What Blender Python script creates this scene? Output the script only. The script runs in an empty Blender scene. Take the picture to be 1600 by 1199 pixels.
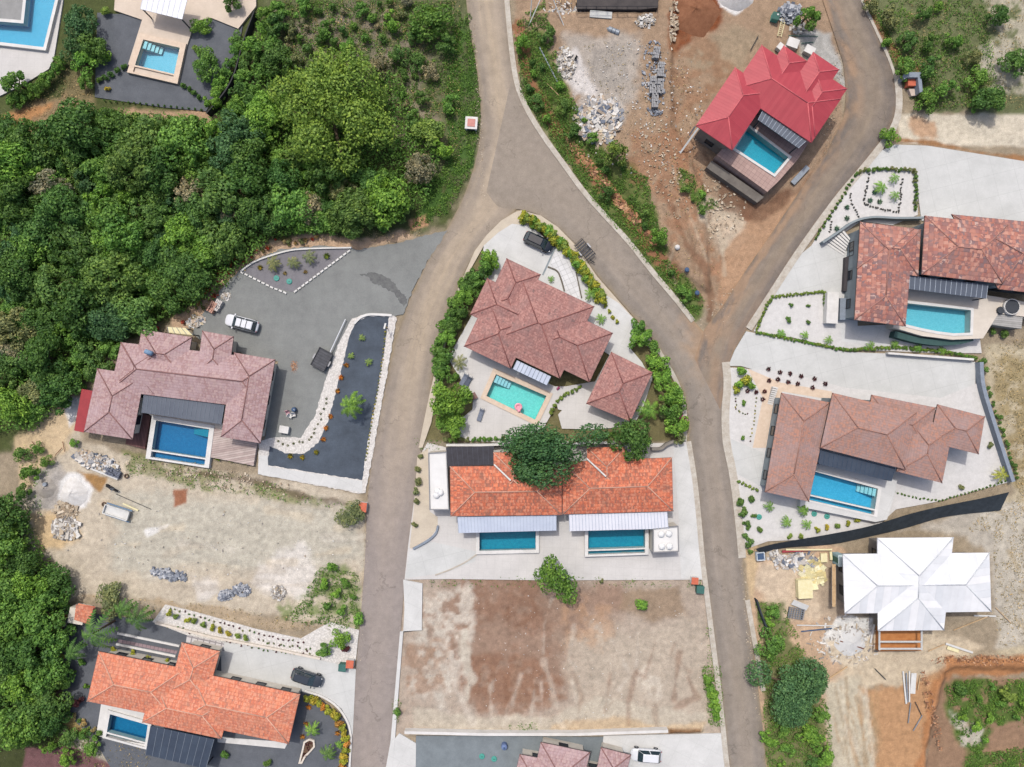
import bpy, math, random
import numpy as np
from mathutils import Vector, Matrix
from mathutils.geometry import tessellate_polygon
R = math.radians
SC = bpy.context.scene
COL = SC.collection
# ------------------------------------------------------------------ camera, light, exposure
S, H = 0.095, 105.0
cam = bpy.data.cameras.new('camera'); co = bpy.data.objects.new('camera', cam); COL.objects.link(co)
co.location = (0, 0, H); cam.sensor_width = 36; cam.lens = 18 * H / (800 * S); cam.clip_end = 3000
SC.camera = co
SUN = Vector((0.2, -0.48, -1.0)).normalized()
sl = bpy.data.lights.new('sun', 'SUN'); sl.energy = 2.05; sl.angle = R(1.1); sl.color = (1.0, 0.965, 0.91)
so = bpy.data.objects.new('sun', sl); COL.objects.link(so); so.rotation_euler = SUN.to_track_quat('-Z', 'Y').to_euler()
w = bpy.data.worlds.new('World'); SC.world = w; w.use_nodes = True
sk = w.node_tree.nodes.new('ShaderNodeTexSky'); sk.sky_type = 'NISHITA'; sk.sun_disc = False
sk.sun_elevation = R(62.5); sk.sun_rotation = R(-22.6); sk.dust_density = 4.0; sk.air_density = 0.8; sk.ozone_density = 0.4
bg = w.node_tree.nodes['Background']; bg.inputs[1].default_value = 0.15
w.node_tree.links.new(sk.outputs[0], bg.inputs[0])
SC.view_settings.view_transform = 'Standard'; SC.view_settings.look = 'None'
SC.view_settings.gamma = 1.0; SC.view_settings.exposure = 0.42
SC.cycles.max_bounces = 6; SC.cycles.transparent_max_bounces = 8; SC.cycles.caustics_reflective = False; SC.cycles.caustics_refractive = False
EXPO = 1.50

def lin(c):
    c /= 255.0
    return c / 12.92 if c <= 0.04045 else ((c + 0.055) / 1.055) ** 2.4
def C(r, g, b, k=1.0):
    return tuple(min(0.9, lin(v) / EXPO * k) for v in (r, g, b))
def W(px, py, z=0.0):
    k = S * (H - z) / H
    return Vector(((px - 800) * k, (599.5 - py) * k, z))
def Z(p, z):
    return Vector((p[0], p[1], z))

# ------------------------------------------------------------------ numpy noise
def _h(ix, iy, s):
    n = (ix.astype(np.int64) * 374761393 + iy.astype(np.int64) * 668265263 + s * 974634777) & 0x7fffffff
    n = ((n ^ (n >> 13)) * 1274126177) & 0x7fffffff
    return ((n ^ (n >> 16)) & 0xffff) / 65535.0
def vn(x, y, s=0):
    ix, iy = np.floor(x), np.floor(y); fx, fy = x - ix, y - iy
    fx = fx * fx * (3 - 2 * fx); fy = fy * fy * (3 - 2 * fy)
    a, b, c, d = _h(ix, iy, s), _h(ix + 1, iy, s), _h(ix, iy + 1, s), _h(ix + 1, iy + 1, s)
    return (a * (1 - fx) + b * fx) * (1 - fy) + (c * (1 - fx) + d * fx) * fy
def fbm(x, y, s=0, o=4):
    t, a, n = 0, 0.5, 0
    for i in range(o):
        t = t + a * vn(x * 2 ** i, y * 2 ** i, s + i * 7); n += a; a *= 0.55
    return t / n
def sdist(X, Y, poly):
    d = np.full(X.shape, 1e9); ins = np.zeros(X.shape, bool)
    n = len(poly)
    for i in range(n):
        x1, y1 = poly[i]; x2, y2 = poly[(i + 1) % n]
        ex, ey = x2 - x1, y2 - y1
        t = np.clip(((X - x1) * ex + (Y - y1) * ey) / (ex * ex + ey * ey + 1e-9), 0, 1)
        d = np.minimum(d, np.hypot(X - x1 - t * ex, Y - y1 - t * ey))
        if y1 != y2:
            ins ^= ((y1 > Y) != (y2 > Y)) & (X < (x2 - x1) * (Y - y1) / (y2 - y1) + x1)
    return np.where(ins, d, -d)
def ldist(X, Y, pts):
    d = np.full(X.shape, 1e9)
    for (x1, y1), (x2, y2) in zip(pts, pts[1:]):
        ex, ey = x2 - x1, y2 - y1
        t = np.clip(((X - x1) * ex + (Y - y1) * ey) / (ex * ex + ey * ey + 1e-9), 0, 1)
        d = np.minimum(d, np.hypot(X - x1 - t * ex, Y - y1 - t * ey))
    return d
def sst(a, b, x):
    t = np.clip((x - a) / (b - a + 1e-9), 0, 1); return t * t * (3 - 2 * t)
def inpoly(x, y, poly):
    r = False; n = len(poly)
    for i in range(n):
        x1, y1 = poly[i]; x2, y2 = poly[(i + 1) % n]
        if (y1 > y) != (y2 > y) and x < (x2 - x1) * (y - y1) / (y2 - y1) + x1: r = not r
    return r

# ------------------------------------------------------------------ materials
MATS = {}
class NT:
    def __init__(s, name):
        m = bpy.data.materials.new(name); m.use_nodes = True; s.m = m; s.t = m.node_tree; s.t.nodes.clear()
        s.out = s.n('ShaderNodeOutputMaterial')
    def n(s, ty, **kw):
        nd = s.t.nodes.new(ty)
        for k, v in kw.items():
            if k.startswith('i_'):
                key = k[2:]; nd.inputs[int(key) if key.isdigit() else key.replace('_', ' ')].default_value = v
            else: setattr(nd, k, v)
        return nd
    def l(s, a, b): s.t.links.new(a, b)
    def pos(s): return s.n('ShaderNodeNewGeometry').outputs['Position']
    def noise(s, v, sc, det=4, ro=0.6):
        n = s.n('ShaderNodeTexNoise', i_Scale=sc, i_Detail=det, i_Roughness=ro); s.l(v, n.inputs['Vector']); return n.outputs[0]
    def ramp(s, f, stops, interp='LINEAR'):
        r = s.n('ShaderNodeValToRGB'); r.color_ramp.interpolation = interp; e = r.color_ramp.elements
        while len(e) < len(stops): e.new(0.5)
        for i, (p, c) in enumerate(stops):
            e[i].position = p; e[i].color = (*c, 1) if len(c) == 3 else c
        s.l(f, r.inputs[0]); return r.outputs[0]
    def mix(s, f, a, b, ty='MIX'):
        m = s.n('ShaderNodeMix', data_type='RGBA', blend_type=ty)
        for v, k in ((f, 0), (a, 6), (b, 7)):
            if isinstance(v, (int, float)): m.inputs[k].default_value = v
            elif isinstance(v, tuple): m.inputs[k].default_value = (*v, 1) if len(v) == 3 else v
            else: s.l(v, m.inputs[k])
        return m.outputs[2]
    def math(s, op, a, b=0.0):
        m = s.n('ShaderNodeMath', operation=op)
        for i, v in enumerate((a, b)):
            if isinstance(v, (int, float)): m.inputs[i].default_value = v
            else: s.l(v, m.inputs[i])
        return m.outputs[0]
    def vm(s, op, a, b):
        m = s.n('ShaderNodeVectorMath', operation=op)
        for i, v in enumerate((a, b)):
            if isinstance(v, tuple): m.inputs[i].default_value = v
            else: s.l(v, m.inputs[i])
        return m.outputs[0]
    def bump(s, h, st=0.5, dist=0.05):
        b = s.n('ShaderNodeBump', i_Strength=st, i_Distance=dist); s.l(h, b.inputs['Height']); return b.outputs[0]
    def fin(s, col, rough=0.8, metal=0.0, nrm=None, spec=0.3, coat=0.0):
        p = s.n('ShaderNodeBsdfPrincipled', i_Roughness=rough, i_Metallic=metal)
        p.inputs['Specular IOR Level'].default_value = spec; p.inputs['Coat Weight'].default_value = coat
        if isinstance(col, tuple): p.inputs['Base Color'].default_value = (*col, 1)
        else: s.l(col, p.inputs['Base Color'])
        if nrm is not None: s.l(nrm, p.inputs['Normal'])
        s.l(p.outputs[0], s.out.inputs[0]); return s.m

def mat(name, c1, c2=None, sc=1.5, rough=0.8, metal=0.0, fine=0.18, bump=0.0, spec=0.3, coat=0.0, fsc=9.0, big=0.0):
    """two-tone worn surface: broad noise between c1 and c2, fine grit on top"""
    if name in MATS: return MATS[name]
    t = NT(name); p = t.pos(); c2 = c2 or tuple(v * 0.86 for v in c1)
    f = t.noise(p, sc, 6, 0.65)
    col = t.ramp(f, [(0.32, c2), (0.66, c1)])
    if big:
        col = t.mix(1.0, col, t.ramp(t.noise(p, 0.12, 3), [(0.3, (1 - big,) * 3), (0.7, (1 + big,) * 3)]), 'MULTIPLY')
    if fine:
        g = t.ramp(t.noise(p, fsc, 3, 0.7), [(0.25, (1 - fine,) * 3), (0.75, (1 + fine,) * 3)])
        col = t.mix(1.0, col, g, 'MULTIPLY')
    nr = t.bump(t.noise(p, fsc * 1.3, 3), bump, 0.04) if bump else None
    MATS[name] = t.fin(col, rough, metal, nr, spec, coat); return MATS[name]

def attr_mat(name, sc1=1.1, sc2=7.0, a1=0.16, a2=0.22, bump=0.4, speck=0.0, crack=0.0):
    t = NT(name); p = t.pos()
    at = t.n('ShaderNodeVertexColor', layer_name='Col').outputs[0]
    c = t.mix(1.0, at, t.ramp(t.noise(p, sc1, 5, 0.65), [(0.28, (1 - a1,) * 3), (0.72, (1 + a1,) * 3)]), 'MULTIPLY')
    c = t.mix(1.0, c, t.ramp(t.noise(p, sc2, 3, 0.7), [(0.25, (1 - a2,) * 3), (0.75, (1 + a2,) * 3)]), 'MULTIPLY')
    if speck:
        v = t.n('ShaderNodeTexVoronoi', i_Scale=3.4); t.l(p, v.inputs['Vector'])
        k = t.math('MULTIPLY', t.math('LESS_THAN', v.outputs['Distance'], 0.14), t.math('GREATER_THAN', t.noise(p, 0.5, 3), 0.54))
        c = t.mix(t.math('MULTIPLY', k, speck), c, C(196, 188, 176))
    if crack:
        v = t.n('ShaderNodeTexVoronoi', feature='DISTANCE_TO_EDGE', i_Scale=0.16); nz = t.n('ShaderNodeTexNoise', i_Scale=0.9, i_Detail=4.0); t.l(p, nz.inputs['Vector'])
        mx = t.n('ShaderNodeVectorMath', operation='MULTIPLY_ADD'); t.l(nz.outputs[1], mx.inputs[0]); mx.inputs[1].default_value = (2.6, 2.6, 0); t.l(p, mx.inputs[2]); t.l(mx.outputs[0], v.inputs['Vector'])
        k = t.math('MULTIPLY', t.math('LESS_THAN', v.outputs['Distance'], 0.008), t.math('GREATER_THAN', t.noise(p, 0.11, 2), 0.52))
        c = t.mix(t.math('MULTIPLY', k, crack), c, C(92, 86, 80))
    return t.fin(c, 0.92, 0, t.bump(t.noise(p, 5.5, 4, 0.7), bump, 0.12), 0.15)

def tile_mat(name, cols, cu=0.3, cv=0.42, big=None, bigsc=0.5, line=0.25, blot=None):
    """clay tiles in courses: one random colour per tile, weathered in patches"""
    t = NT(name); uv = t.n('ShaderNodeUVMap').outputs[0]; p = t.pos()
    q = t.vm('DIVIDE', uv, (cu, cv, 1.0)); sp = t.n('ShaderNodeSeparateXYZ'); t.l(q, sp.inputs[0])
    row = t.math('FLOOR', sp.outputs[1])
    xs = t.math('ADD', sp.outputs[0], t.math('MULTIPLY', row, 0.5))
    cb = t.n('ShaderNodeCombineXYZ'); t.l(t.math('FLOOR', xs), cb.inputs[0]); t.l(row, cb.inputs[1])
    wn = t.n('ShaderNodeTexWhiteNoise', noise_dimensions='2D'); t.l(cb.outputs[0], wn.inputs['Vector'])
    n = len(cols); f = wn.outputs[0]
    if blot:  # neighbouring tiles lean to the same batch
        f = t.math('ADD', t.math('MULTIPLY', f, 1 - blot), t.math('MULTIPLY', t.ramp(t.noise(p, bigsc * 2.2, 3), [(0.3, (0, 0, 0)), (0.7, (1, 1, 1))]), blot))
    c = t.ramp(f, [(i / n, k) for i, k in enumerate(cols)], 'CONSTANT')
    if big:
        c = t.mix(t.ramp(t.noise(p, bigsc, 4, 0.65), [(0.45, (0, 0, 0)), (0.75, (0.75,) * 3)]), c, big)
    fr = t.math('FRACT', sp.outputs[1])
    c = t.mix(1.0, c, t.ramp(fr, [(0.0, (1 - line,) * 3), (0.3, (1.04,) * 3), (1.0, (1.04,) * 3)]), 'MULTIPLY')
    hu = t.math('ABSOLUTE', t.math('SUBTRACT', t.math('FRACT', xs), 0.5))
    h = t.math('ADD', t.math('MULTIPLY', fr, -0.7), t.math('MULTIPLY', hu, -1.0))
    MATS[name] = t.fin(c, 0.85, 0, t.bump(h, 0.5, 0.06), 0.2); return MATS[name]

def leaf_mat(name='leaf', trans=0.28, var=0.5):
    t = NT(name); oi = t.n('ShaderNodeObjectInfo'); g = t.n('ShaderNodeNewGeometry')
    r = g.outputs['Random Per Island']
    c = t.mix(1.0, oi.outputs['Color'], t.ramp(r, [(0, (1 - var, 1 - var * 0.9, 1 - var)), (0.6, (1, 1, 1)), (1, (1 + var * 1.1, 1 + var * 0.75, 1 + var * 0.3))]), 'MULTIPLY')
    cl = t.ramp(t.noise(g.outputs['Position'], 0.55, 3), [(0.3, (0.72, 0.8, 0.8)), (0.7, (1.25, 1.15, 1.0))])
    c = t.mix(1.0, c, cl, 'MULTIPLY')
    p = t.n('ShaderNodeBsdfPrincipled', i_Roughness=0.6); p.inputs['Specular IOR Level'].default_value = 0.25; t.l(c, p.inputs['Base Color'])
    tr = t.n('ShaderNodeBsdfTranslucent'); t.l(t.mix(1.0, c, (1.1, 1.15, 0.72), 'MULTIPLY'), tr.inputs[0])
    m = t.n('ShaderNodeMixShader', i_0=trans); t.l(p.outputs[0], m.inputs[1]); t.l(tr.outputs[0], m.inputs[2])
    t.l(m.outputs[0], t.out.inputs[0]); MATS[name] = t.m; return t.m
def rand_mat(name, cols, rough=0.8):
    t = NT(name); g = t.n('ShaderNodeNewGeometry'); n = len(cols)
    c = t.ramp(g.outputs['Random Per Island'], [(i / n, k) for i, k in enumerate(cols)], 'CONSTANT')
    c = t.mix(1.0, c, t.ramp(t.noise(g.outputs['Position'], 6, 3), [(0.3, (0.8,) * 3), (0.7, (1.15,) * 3)]), 'MULTIPLY')
    MATS[name] = t.fin(c, rough); return MATS[name]
def water_mat(name, tint):
    t = NT(name); p = t.pos()
    nr = t.bump(t.noise(p, 2.2, 3), 0.12, 0.05)
    tr = t.n('ShaderNodeBsdfTransparent', i_Color=(*tint, 1))
    gl = t.n('ShaderNodeBsdfGlossy', i_Roughness=0.08); t.l(nr, gl.inputs['Normal'])
    fr = t.n('ShaderNodeFresnel', i_IOR=1.33); t.l(nr, fr.inputs['Normal'])
    m = t.n('ShaderNodeMixShader'); t.l(fr.outputs[0], m.inputs[0]); t.l(tr.outputs[0], m.inputs[1]); t.l(gl.outputs[0], m.inputs[2])
    t.l(m.outputs[0], t.out.inputs[0]); MATS[name] = t.m; return t.m
def plank_mat(name, c1, c2, w=0.18, ang=0.0):
    t = NT(name); p = t.pos()
    mp = t.n('ShaderNodeMapping'); mp.inputs['Rotation'].default_value = (0, 0, R(ang)); t.l(p, mp.inputs[0])
    sp = t.n('ShaderNodeSeparateXYZ'); t.l(mp.outputs[0], sp.inputs[0])
    y = t.math('DIVIDE', sp.outputs[1], w)
    wn = t.n('ShaderNodeTexWhiteNoise', noise_dimensions='1D'); t.l(t.math('FLOOR', y), wn.inputs['W'])
    c = t.mix(wn.outputs[0], c1, c2)
    c = t.mix(t.math('LESS_THAN', t.math('FRACT', y), 0.1), c, tuple(v * 0.35 for v in c2))
    c = t.mix(1.0, c, t.ramp(t.noise(p, 1.3, 4), [(0.3, (0.85,) * 3), (0.7, (1.12,) * 3)]), 'MULTIPLY')
    MATS[name] = t.fin(c, 0.75); return MATS[name]
def grid_mat(name, c1, c2, w=0.6, ang=0.0, joint=0.06):
    t = NT(name); p = t.pos()
    mp = t.n('ShaderNodeMapping'); mp.inputs['Rotation'].default_value = (0, 0, R(ang)); t.l(p, mp.inputs[0])
    q = t.vm('DIVIDE', mp.outputs[0], (w, w, 1)); sp = t.n('ShaderNodeSeparateXYZ'); t.l(q, sp.inputs[0])
    k = t.math('MAXIMUM', t.math('LESS_THAN', t.math('FRACT', sp.outputs[0]), joint), t.math('LESS_THAN', t.math('FRACT', sp.outputs[1]), joint))
    cb = t.n('ShaderNodeCombineXYZ'); t.l(t.math('FLOOR', sp.outputs[0]), cb.inputs[0]); t.l(t.math('FLOOR', sp.outputs[1]), cb.inputs[1])
    wn = t.n('ShaderNodeTexWhiteNoise', noise_dimensions='2D'); t.l(cb.outputs[0], wn.inputs['Vector'])
    c = t.mix(t.math('MULTIPLY', wn.outputs[0], 0.5), c1, c2)
    c = t.mix(k, c, tuple(v * 0.6 for v in c2))
    c = t.mix(1.0, c, t.ramp(t.noise(p, 0.8, 5), [(0.3, (0.9,) * 3), (0.7, (1.08,) * 3)]), 'MULTIPLY')
    MATS[name] = t.fin(c, 0.8); return MATS[name]

# ------------------------------------------------------------------ mesh building
class MB:
    def __init__(s): s.v, s.f, s.uv = [], [], {}
    def poly(s, pts, uv=None):
        i = len(s.v); s.v += [tuple(p) for p in pts]; s.f.append(tuple(range(i, i + len(pts))))
        if uv: s.uv[len(s.f) - 1] = uv
    def prism(s, pts, z0, z1, holes=(), cap0=False):
        """pts: xy loop; vertical walls and a top at z1; holes: inner xy loops"""
        loops = [[Vector((p[0], p[1], 0)) for p in pts]] + [[Vector((p[0], p[1], 0)) for p in h] for h in holes]
        flat = [p for l in loops for p in l]
        tri = tessellate_polygon(loops)
        b = len(s.v); s.v += [(p.x, p.y, z1) for p in flat]
        for t in tri:
            a, c, d = (flat[k] for k in t)
            up = (c - a).cross(d - a).z > 0
            s.f.append(tuple(b + k for k in (t if up else t[::-1])))
        k = 0
        for li, l in enumerate(loops):
            n = len(l); area = sum(l[i].x * l[(i + 1) % n].y - l[(i + 1) % n].x * l[i].y for i in range(n))
            ccw = (area > 0) == (li == 0)
            c = len(s.v); s.v += [(p.x, p.y, z0) for p in l]
            for i in range(n):
                j = (i + 1) % n; q = (c + i, c + j, b + k + j, b + k + i); s.f.append(q if ccw else q[::-1])
            k += n
        if cap0 and not holes:
            s.f.append(tuple(range(len(s.v) - len(pts), len(s.v))))
        return s
    def box(s, c, d, rz=0.0, rx=0.0, ry=0.0):
        m = Matrix.Translation(Vector(c)) @ Matrix.Rotation(rz, 4, 'Z') @ Matrix.Rotation(ry, 4, 'Y') @ Matrix.Rotation(rx, 4, 'X')
        i = len(s.v); x, y, z = (k / 2 for k in d)
        s.v += [tuple(m @ Vector(p)) for p in ((-x, -y, -z), (x, -y, -z), (x, y, -z), (-x, y, -z), (-x, -y, z), (x, -y, z), (x, y, z), (-x, y, z))]
        s.f += [tuple(i + k for k in q) for q in ((0, 3, 2, 1), (4, 5, 6, 7), (0, 1, 5, 4), (1, 2, 6, 5), (2, 3, 7, 6), (3, 0, 4, 7))]
        return s
    def tube(s, a, b, r0, r1=None, n=8, caps=True):
        a, b = Vector(a), Vector(b); r1 = r0 if r1 is None else r1
        d = (b - a).normalized(); u = d.orthogonal().normalized(); v = d.cross(u); i = len(s.v)
        for p, r in ((a, r0), (b, r1)):
            for k in range(n):
                an = 2 * math.pi * k / n; s.v.append(tuple(p + (u * math.cos(an) + v * math.sin(an)) * r))
        for k in range(n):
            j = (k + 1) % n; s.f.append((i + k, i + j, i + n + j, i + n + k))
        if caps: s.f.append(tuple(i + k for k in range(n))[::-1]); s.f.append(tuple(i + n + k for k in range(n)))
        return s
    def loft(s, rings, cap=True):
        i = len(s.v); n = len(rings[0])
        for r in rings: s.v += [tuple(p) for p in r]
        for a in range(len(rings) - 1):
            for k in range(n):
                j = (k + 1) % n; s.f.append((i + a * n + k, i + a * n + j, i + (a + 1) * n + j, i + (a + 1) * n + k))
        if cap: s.f.append(tuple(i + k for k in range(n))[::-1]); s.f.append(tuple(i + (len(rings) - 1) * n + k for k in range(n)))
        return s
    def lathe(s, c, prof, n=14):
        return s.loft([[(c[0] + r * math.cos(2 * math.pi * k / n), c[1] + r * math.sin(2 * math.pi * k / n), c[2] + z) for k in range(n)] for r, z in prof])

def base_of(o):
    v = Vector((0, 0, 0))
    while o is not None: v += o.location; o = o.parent
    return v
def obj(name, mb, m, parent=None, smooth=False, base=None, label=None):
    """one mesh object; MB vertices are world positions unless local"""
    me = bpy.data.meshes.new(name)
    off = base_of(parent) if parent is not None and base is None else Vector(base or (0, 0, 0))
    me.from_pydata([(v[0] - off.x, v[1] - off.y, v[2] - off.z) for v in mb.v], [], mb.f)
    if mb.uv:
        ul = me.uv_layers.new(name='UVMap')
        for p in me.polygons:
            u = mb.uv.get(p.index)
            if u:
                for k, li in enumerate(p.loop_indices): ul.data[li].uv = u[k]
    me.materials.append(m)
    if smooth: me.shade_smooth()
    o = bpy.data.objects.new(name, me); COL.objects.link(o)
    if parent is not None: o.parent = parent
    elif base is not None: o.location = off
    if label: o['label'] = label
    return o
REG = []
def tag(o, label, cat, group=None, kind=None):
    o['label'] = label; o['category'] = cat
    if group: o['group'] = group
    if kind: o['kind'] = kind
    REG.append(o); return o
def thing(name, label, cat, loc, group=None, rz=0.0):
    o = bpy.data.objects.new(name, None); COL.objects.link(o); o.location = loc; o.rotation_euler = (0, 0, rz); o.empty_display_size = 0.3
    return tag(o, label, cat, group)
def struct(name, mb, m, smooth=False):
    o = obj(name, mb, m, smooth=smooth); o['kind'] = 'structure'; return o
def stuff(name, mb, m, label, cat):
    o = obj(name, mb, m); return tag(o, label, cat, None, 'stuff')
def dup(o, loc, rz=0.0, scale=1.0, color=None):
    r = o.copy(); COL.objects.link(r); r.location = loc; r.rotation_euler = (0, 0, rz)
    r.scale = (scale,) * 3 if not isinstance(scale, tuple) else scale
    for ch in list(o.children):
        c = ch.copy(); COL.objects.link(c); c.parent = r
        if color and ch.name.startswith(('crown', 'frond', 'foliage')): c.color = color
        for g in list(ch.children):
            d = g.copy(); COL.objects.link(d); d.parent = c
    if color: r.color = color
    REG.append(r); return r
def xy(pts, z=0.0): return [W(x, y, z).xy for x, y in pts]
# ------------------------------------------------------------------ pools (cut into the ground first)
def offs(poly, d):
    """offset an xy polygon outwards by d (number or one per edge)"""
    n = len(poly); P = [Vector((p[0], p[1])) for p in poly]
    ar = sum(P[i].x * P[(i + 1) % n].y - P[(i + 1) % n].x * P[i].y for i in range(n)); sg = 1 if ar > 0 else -1
    ds = d if isinstance(d, (list, tuple)) else [d] * n; out = []
    L = []
    for i in range(n):
        e = (P[(i + 1) % n] - P[i]).normalized(); nr = Vector((e.y, -e.x)) * sg
        L.append((P[i] + nr * ds[i], e))
    for i in range(n):
        (a, e), (b, f) = L[i - 1], L[i]; den = e.x * f.y - e.y * f.x
        if abs(den) < 0.05: out.append(b); continue
        t = ((b.x - a.x) * f.y - (b.y - a.y) * f.x) / den; out.append(a + e * t)
    return out
POOLS = []
def pool(label, px, z, tile, coping, cw=0.45, inf=None, tw=1.0, depth=1.35, steps=None, water='water'):
    q = xy(px, z); n = len(q)
    ds = [cw] * n; holes = [q]; tr = None
    if inf is not None:
        ds[inf] = 0.22 + tw + 0.28
        a, b = q[inf], q[(inf + 1) % n]
        o1 = offs(q, [0.22 if i == inf else 0.0 for i in range(n)]); o2 = offs(q, [0.22 + tw if i == inf else 0.0 for i in range(n)])
        k, k1 = inf, (inf + 1) % n; tr = [o1[k], o1[k1], o2[k1], o2[k]]; holes.append(tr)
    outer = offs(q, ds)
    POOLS.append(dict(label=label, q=q, z=z, tile=tile, coping=coping, outer=outer, holes=holes, tr=tr, depth=depth, steps=steps, water=water))
    return outer

blue = {k: mat('pool_tile_caustic_' + k, C(*c), C(*d), 2.6, 0.4, fine=0.2, fsc=7) for k, c, d in (  # blue tile; noise in its colour stands in for caustic-like light mottle
    ('deep', (34, 132, 186), (24, 116, 170)), ('teal', (25, 160, 185), (15, 140, 170)), ('aqua', (140, 240, 228), (118, 226, 214)),
    ('sky', (134, 214, 228), (116, 202, 218)), ('azure', (84, 192, 232), (66, 178, 220)), ('petrol', (24, 132, 175), (14, 112, 158)),
    ('lagoon', (100, 200, 230), (82, 184, 216)), ('green', (30, 180, 204), (16, 166, 192)))}
M_white = mat('white_render', C(232, 230, 226), C(214, 212, 207), 0.8, 0.7, fine=0.05)
M_stonec = mat('pale_coping', C(232, 222, 208), C(216, 204, 188), 1.5, 0.7, fine=0.08)
M_beige = mat('beige_coping', C(228, 208, 186), C(214, 192, 170), 1.5, 0.7, fine=0.08)
water_mat('water', (0.80, 0.95, 0.98)); water_mat('deepwater', (0.72, 0.92, 0.97))

oA = pool('blue pool in the wooden deck of the mauve roofed house', [(244, 657), (327, 671), (321, 716), (237, 703)], 0.6, 'deep', 'w', 0.7, 2, 0.9, steps='r', water='deepwater')
oB = pool('turquoise pool holding the pink float', [(775, 585), (854, 619), (836, 656), (760, 619)], 0.25, 'aqua', 'b', 0.7, steps='l')
oC1 = pool('teal pool under the west pergola of the twin house', [(749, 830), (837, 829), (837, 859), (749, 861)], 0.5, 'teal', 'w', 0.5)
oC2 = pool('teal pool with overflow edge beside the white roof box', [(919, 829), (1008, 826), (1008, 856), (919, 859)], 0.8, 'teal', 'w', 0.5, 2, 0.55)
oD = pool('dark blue pool beside the orange roofed house', [(172, 1116), (231, 1133), (227, 1160), (167, 1144)], 0.5, 'petrol', 'w', 0.5, 2, 0.5, water='deepwater')
oF = pool('curved edge pool beside the mottled terracotta house', [(1408, 473), (1517, 485), (1516, 520), (1490, 521), (1465, 518), (1440, 513), (1408, 505)], 2.2, 'sky', 'w', 0.4)
oG = pool('bright blue pool between the brown roofed wings', [(1270, 736), (1372, 764), (1367, 796), (1262, 772)], 1.2, 'azure', 'w', 0.5, 2, 0.6, steps='r')
oH = pool('turquoise pool on the terrace of the red metal roofed house', [(1170, 199), (1232, 246), (1210, 272), (1149, 232)], 2.6, 'green', 'w', 0.35)
oJ = pool('small square pool below the white pavilion', [(224, 62), (281, 75), (272, 116), (211, 102)], 0.5, 'lagoon', 'b', 0.8, 2, 0.8, steps='l')
oK = pool('L shaped pool in the top corner', [(-60, -40), (-60, 62), (0, 66), (68, 74), (96, -40), (45, -40), (37, 37), (0, 34), (-20, 33), (-20, -40)], 0.6, 'azure', 'w', 0.45)

# ------------------------------------------------------------------ ground
xs = np.concatenate([-np.geomspace(420, 82, 16)[:-1], np.arange(-82, 82.01, 0.25), np.geomspace(82, 420, 16)[1:]])
ys = np.concatenate([-np.geomspace(420, 62, 16)[:-1], np.arange(-62, 62.01, 0.25), np.geomspace(62, 420, 16)[1:]])
GXw, GYw = np.meshgrid(xs, ys)
GX, GY = GXw / S + 800, 599.5 - GYw / S          # photo pixels of the flat ground
GC = np.zeros(GX.shape + (3,)); GZ = np.zeros(GX.shape)
def region(poly, pad):
    P = np.array(poly); x0, y0 = P.min(0) - pad; x1, y1 = P.max(0) + pad
    ax, ay = xs / S + 800, 599.5 - ys / S
    i = np.where((ax >= x0) & (ax <= x1))[0]; j = np.where((ay >= y0) & (ay <= y1))[0]
    if len(i) == 0 or len(j) == 0: return None
    return np.s_[j[0]:j[-1] + 1, i[0]:i[-1] + 1]
SEED = [0]
def paint(rgb, poly, soft=8, wob=10, ws=26, a=1.0, line=None, patch=None):
    SEED[0] += 13
    r = region(poly, soft + wob + (line or 0))
    if r is None: return
    X, Y = GX[r], GY[r]
    d = sdist(X, Y, poly) if line is None else line - ldist(X, Y, poly)
    d = d + wob * 2 * (fbm(X / ws, Y / ws, SEED[0], 4) - 0.5) * 1.6
    t = sst(-soft / 2, soft / 2, d) * a
    if patch: t = t * sst(patch - 0.12, patch + 0.12, fbm(X / 14 + 50, Y / 14, SEED[0] + 3, 4))
    GC[r] = GC[r] * (1 - t[..., None]) + np.array(C(*rgb)) * t[..., None]
def raise_(h, poly, soft, wob=4, line=None):
    SEED[0] += 13
    r = region(poly, soft + wob + (line or 0)); X, Y = GX[r], GY[r]
    d = (sdist(X, Y, poly) if line is None else line - ldist(X, Y, poly)) + wob * 2 * (fbm(X / 18, Y / 18, SEED[0]) - 0.5)
    GZ[r] += h * sst(-soft / 2, soft / 2, d)
GC[:] = C(160, 146, 124)
GC *= (0.85 + 0.3 * fbm(GX / 40, GY / 40, 2, 5))[..., None]
ALL = [(-4000, -4000), (5600, -4000), (5600, 5000), (-4000, 5000)]
# woods and scrub
paint((84, 92, 54), [(-4000, -4000), (735, -4000), (745, 180), (745, 250), (700, 350), (560, 380), (430, 385), (330, 480), (200, 530), (120, 620), (60, 690), (0, 700), (-4000, 700)], 20, 14)
paint((70, 76, 45), [(-4000, 760), (20, 775), (40, 880), (100, 900), (95, 1000), (85, 1120), (130, 1199), (150, 1400), (-4000, 1400)], 12, 10)
paint((108, 112, 80), [(400, 0), (720, 0), (745, 180), (720, 270), (640, 250), (600, 130), (450, 110), (400, 140)], 30, 18, a=0.9)
paint((150, 138, 124), [(440, 20), (560, 10), (640, 40), (690, 110), (640, 120), (560, 95), (480, 100)], 20, 20, a=0.8, patch=0.45)
paint((150, 138, 120), [(600, 150), (650, 140), (690, 200), (640, 240), (610, 210)], 14, 12, a=0.8, patch=0.45)
paint((70, 105, 45), [(690, 60), (735, 20), (750, 180), (735, 260), (690, 340), (640, 365), (650, 330), (700, 250), (700, 150)], 12, 8, a=0.85, patch=0.4)
paint((190, 150, 115), [(640, 345), (665, 335), (668, 350), (645, 358)], 6, 4)
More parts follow.
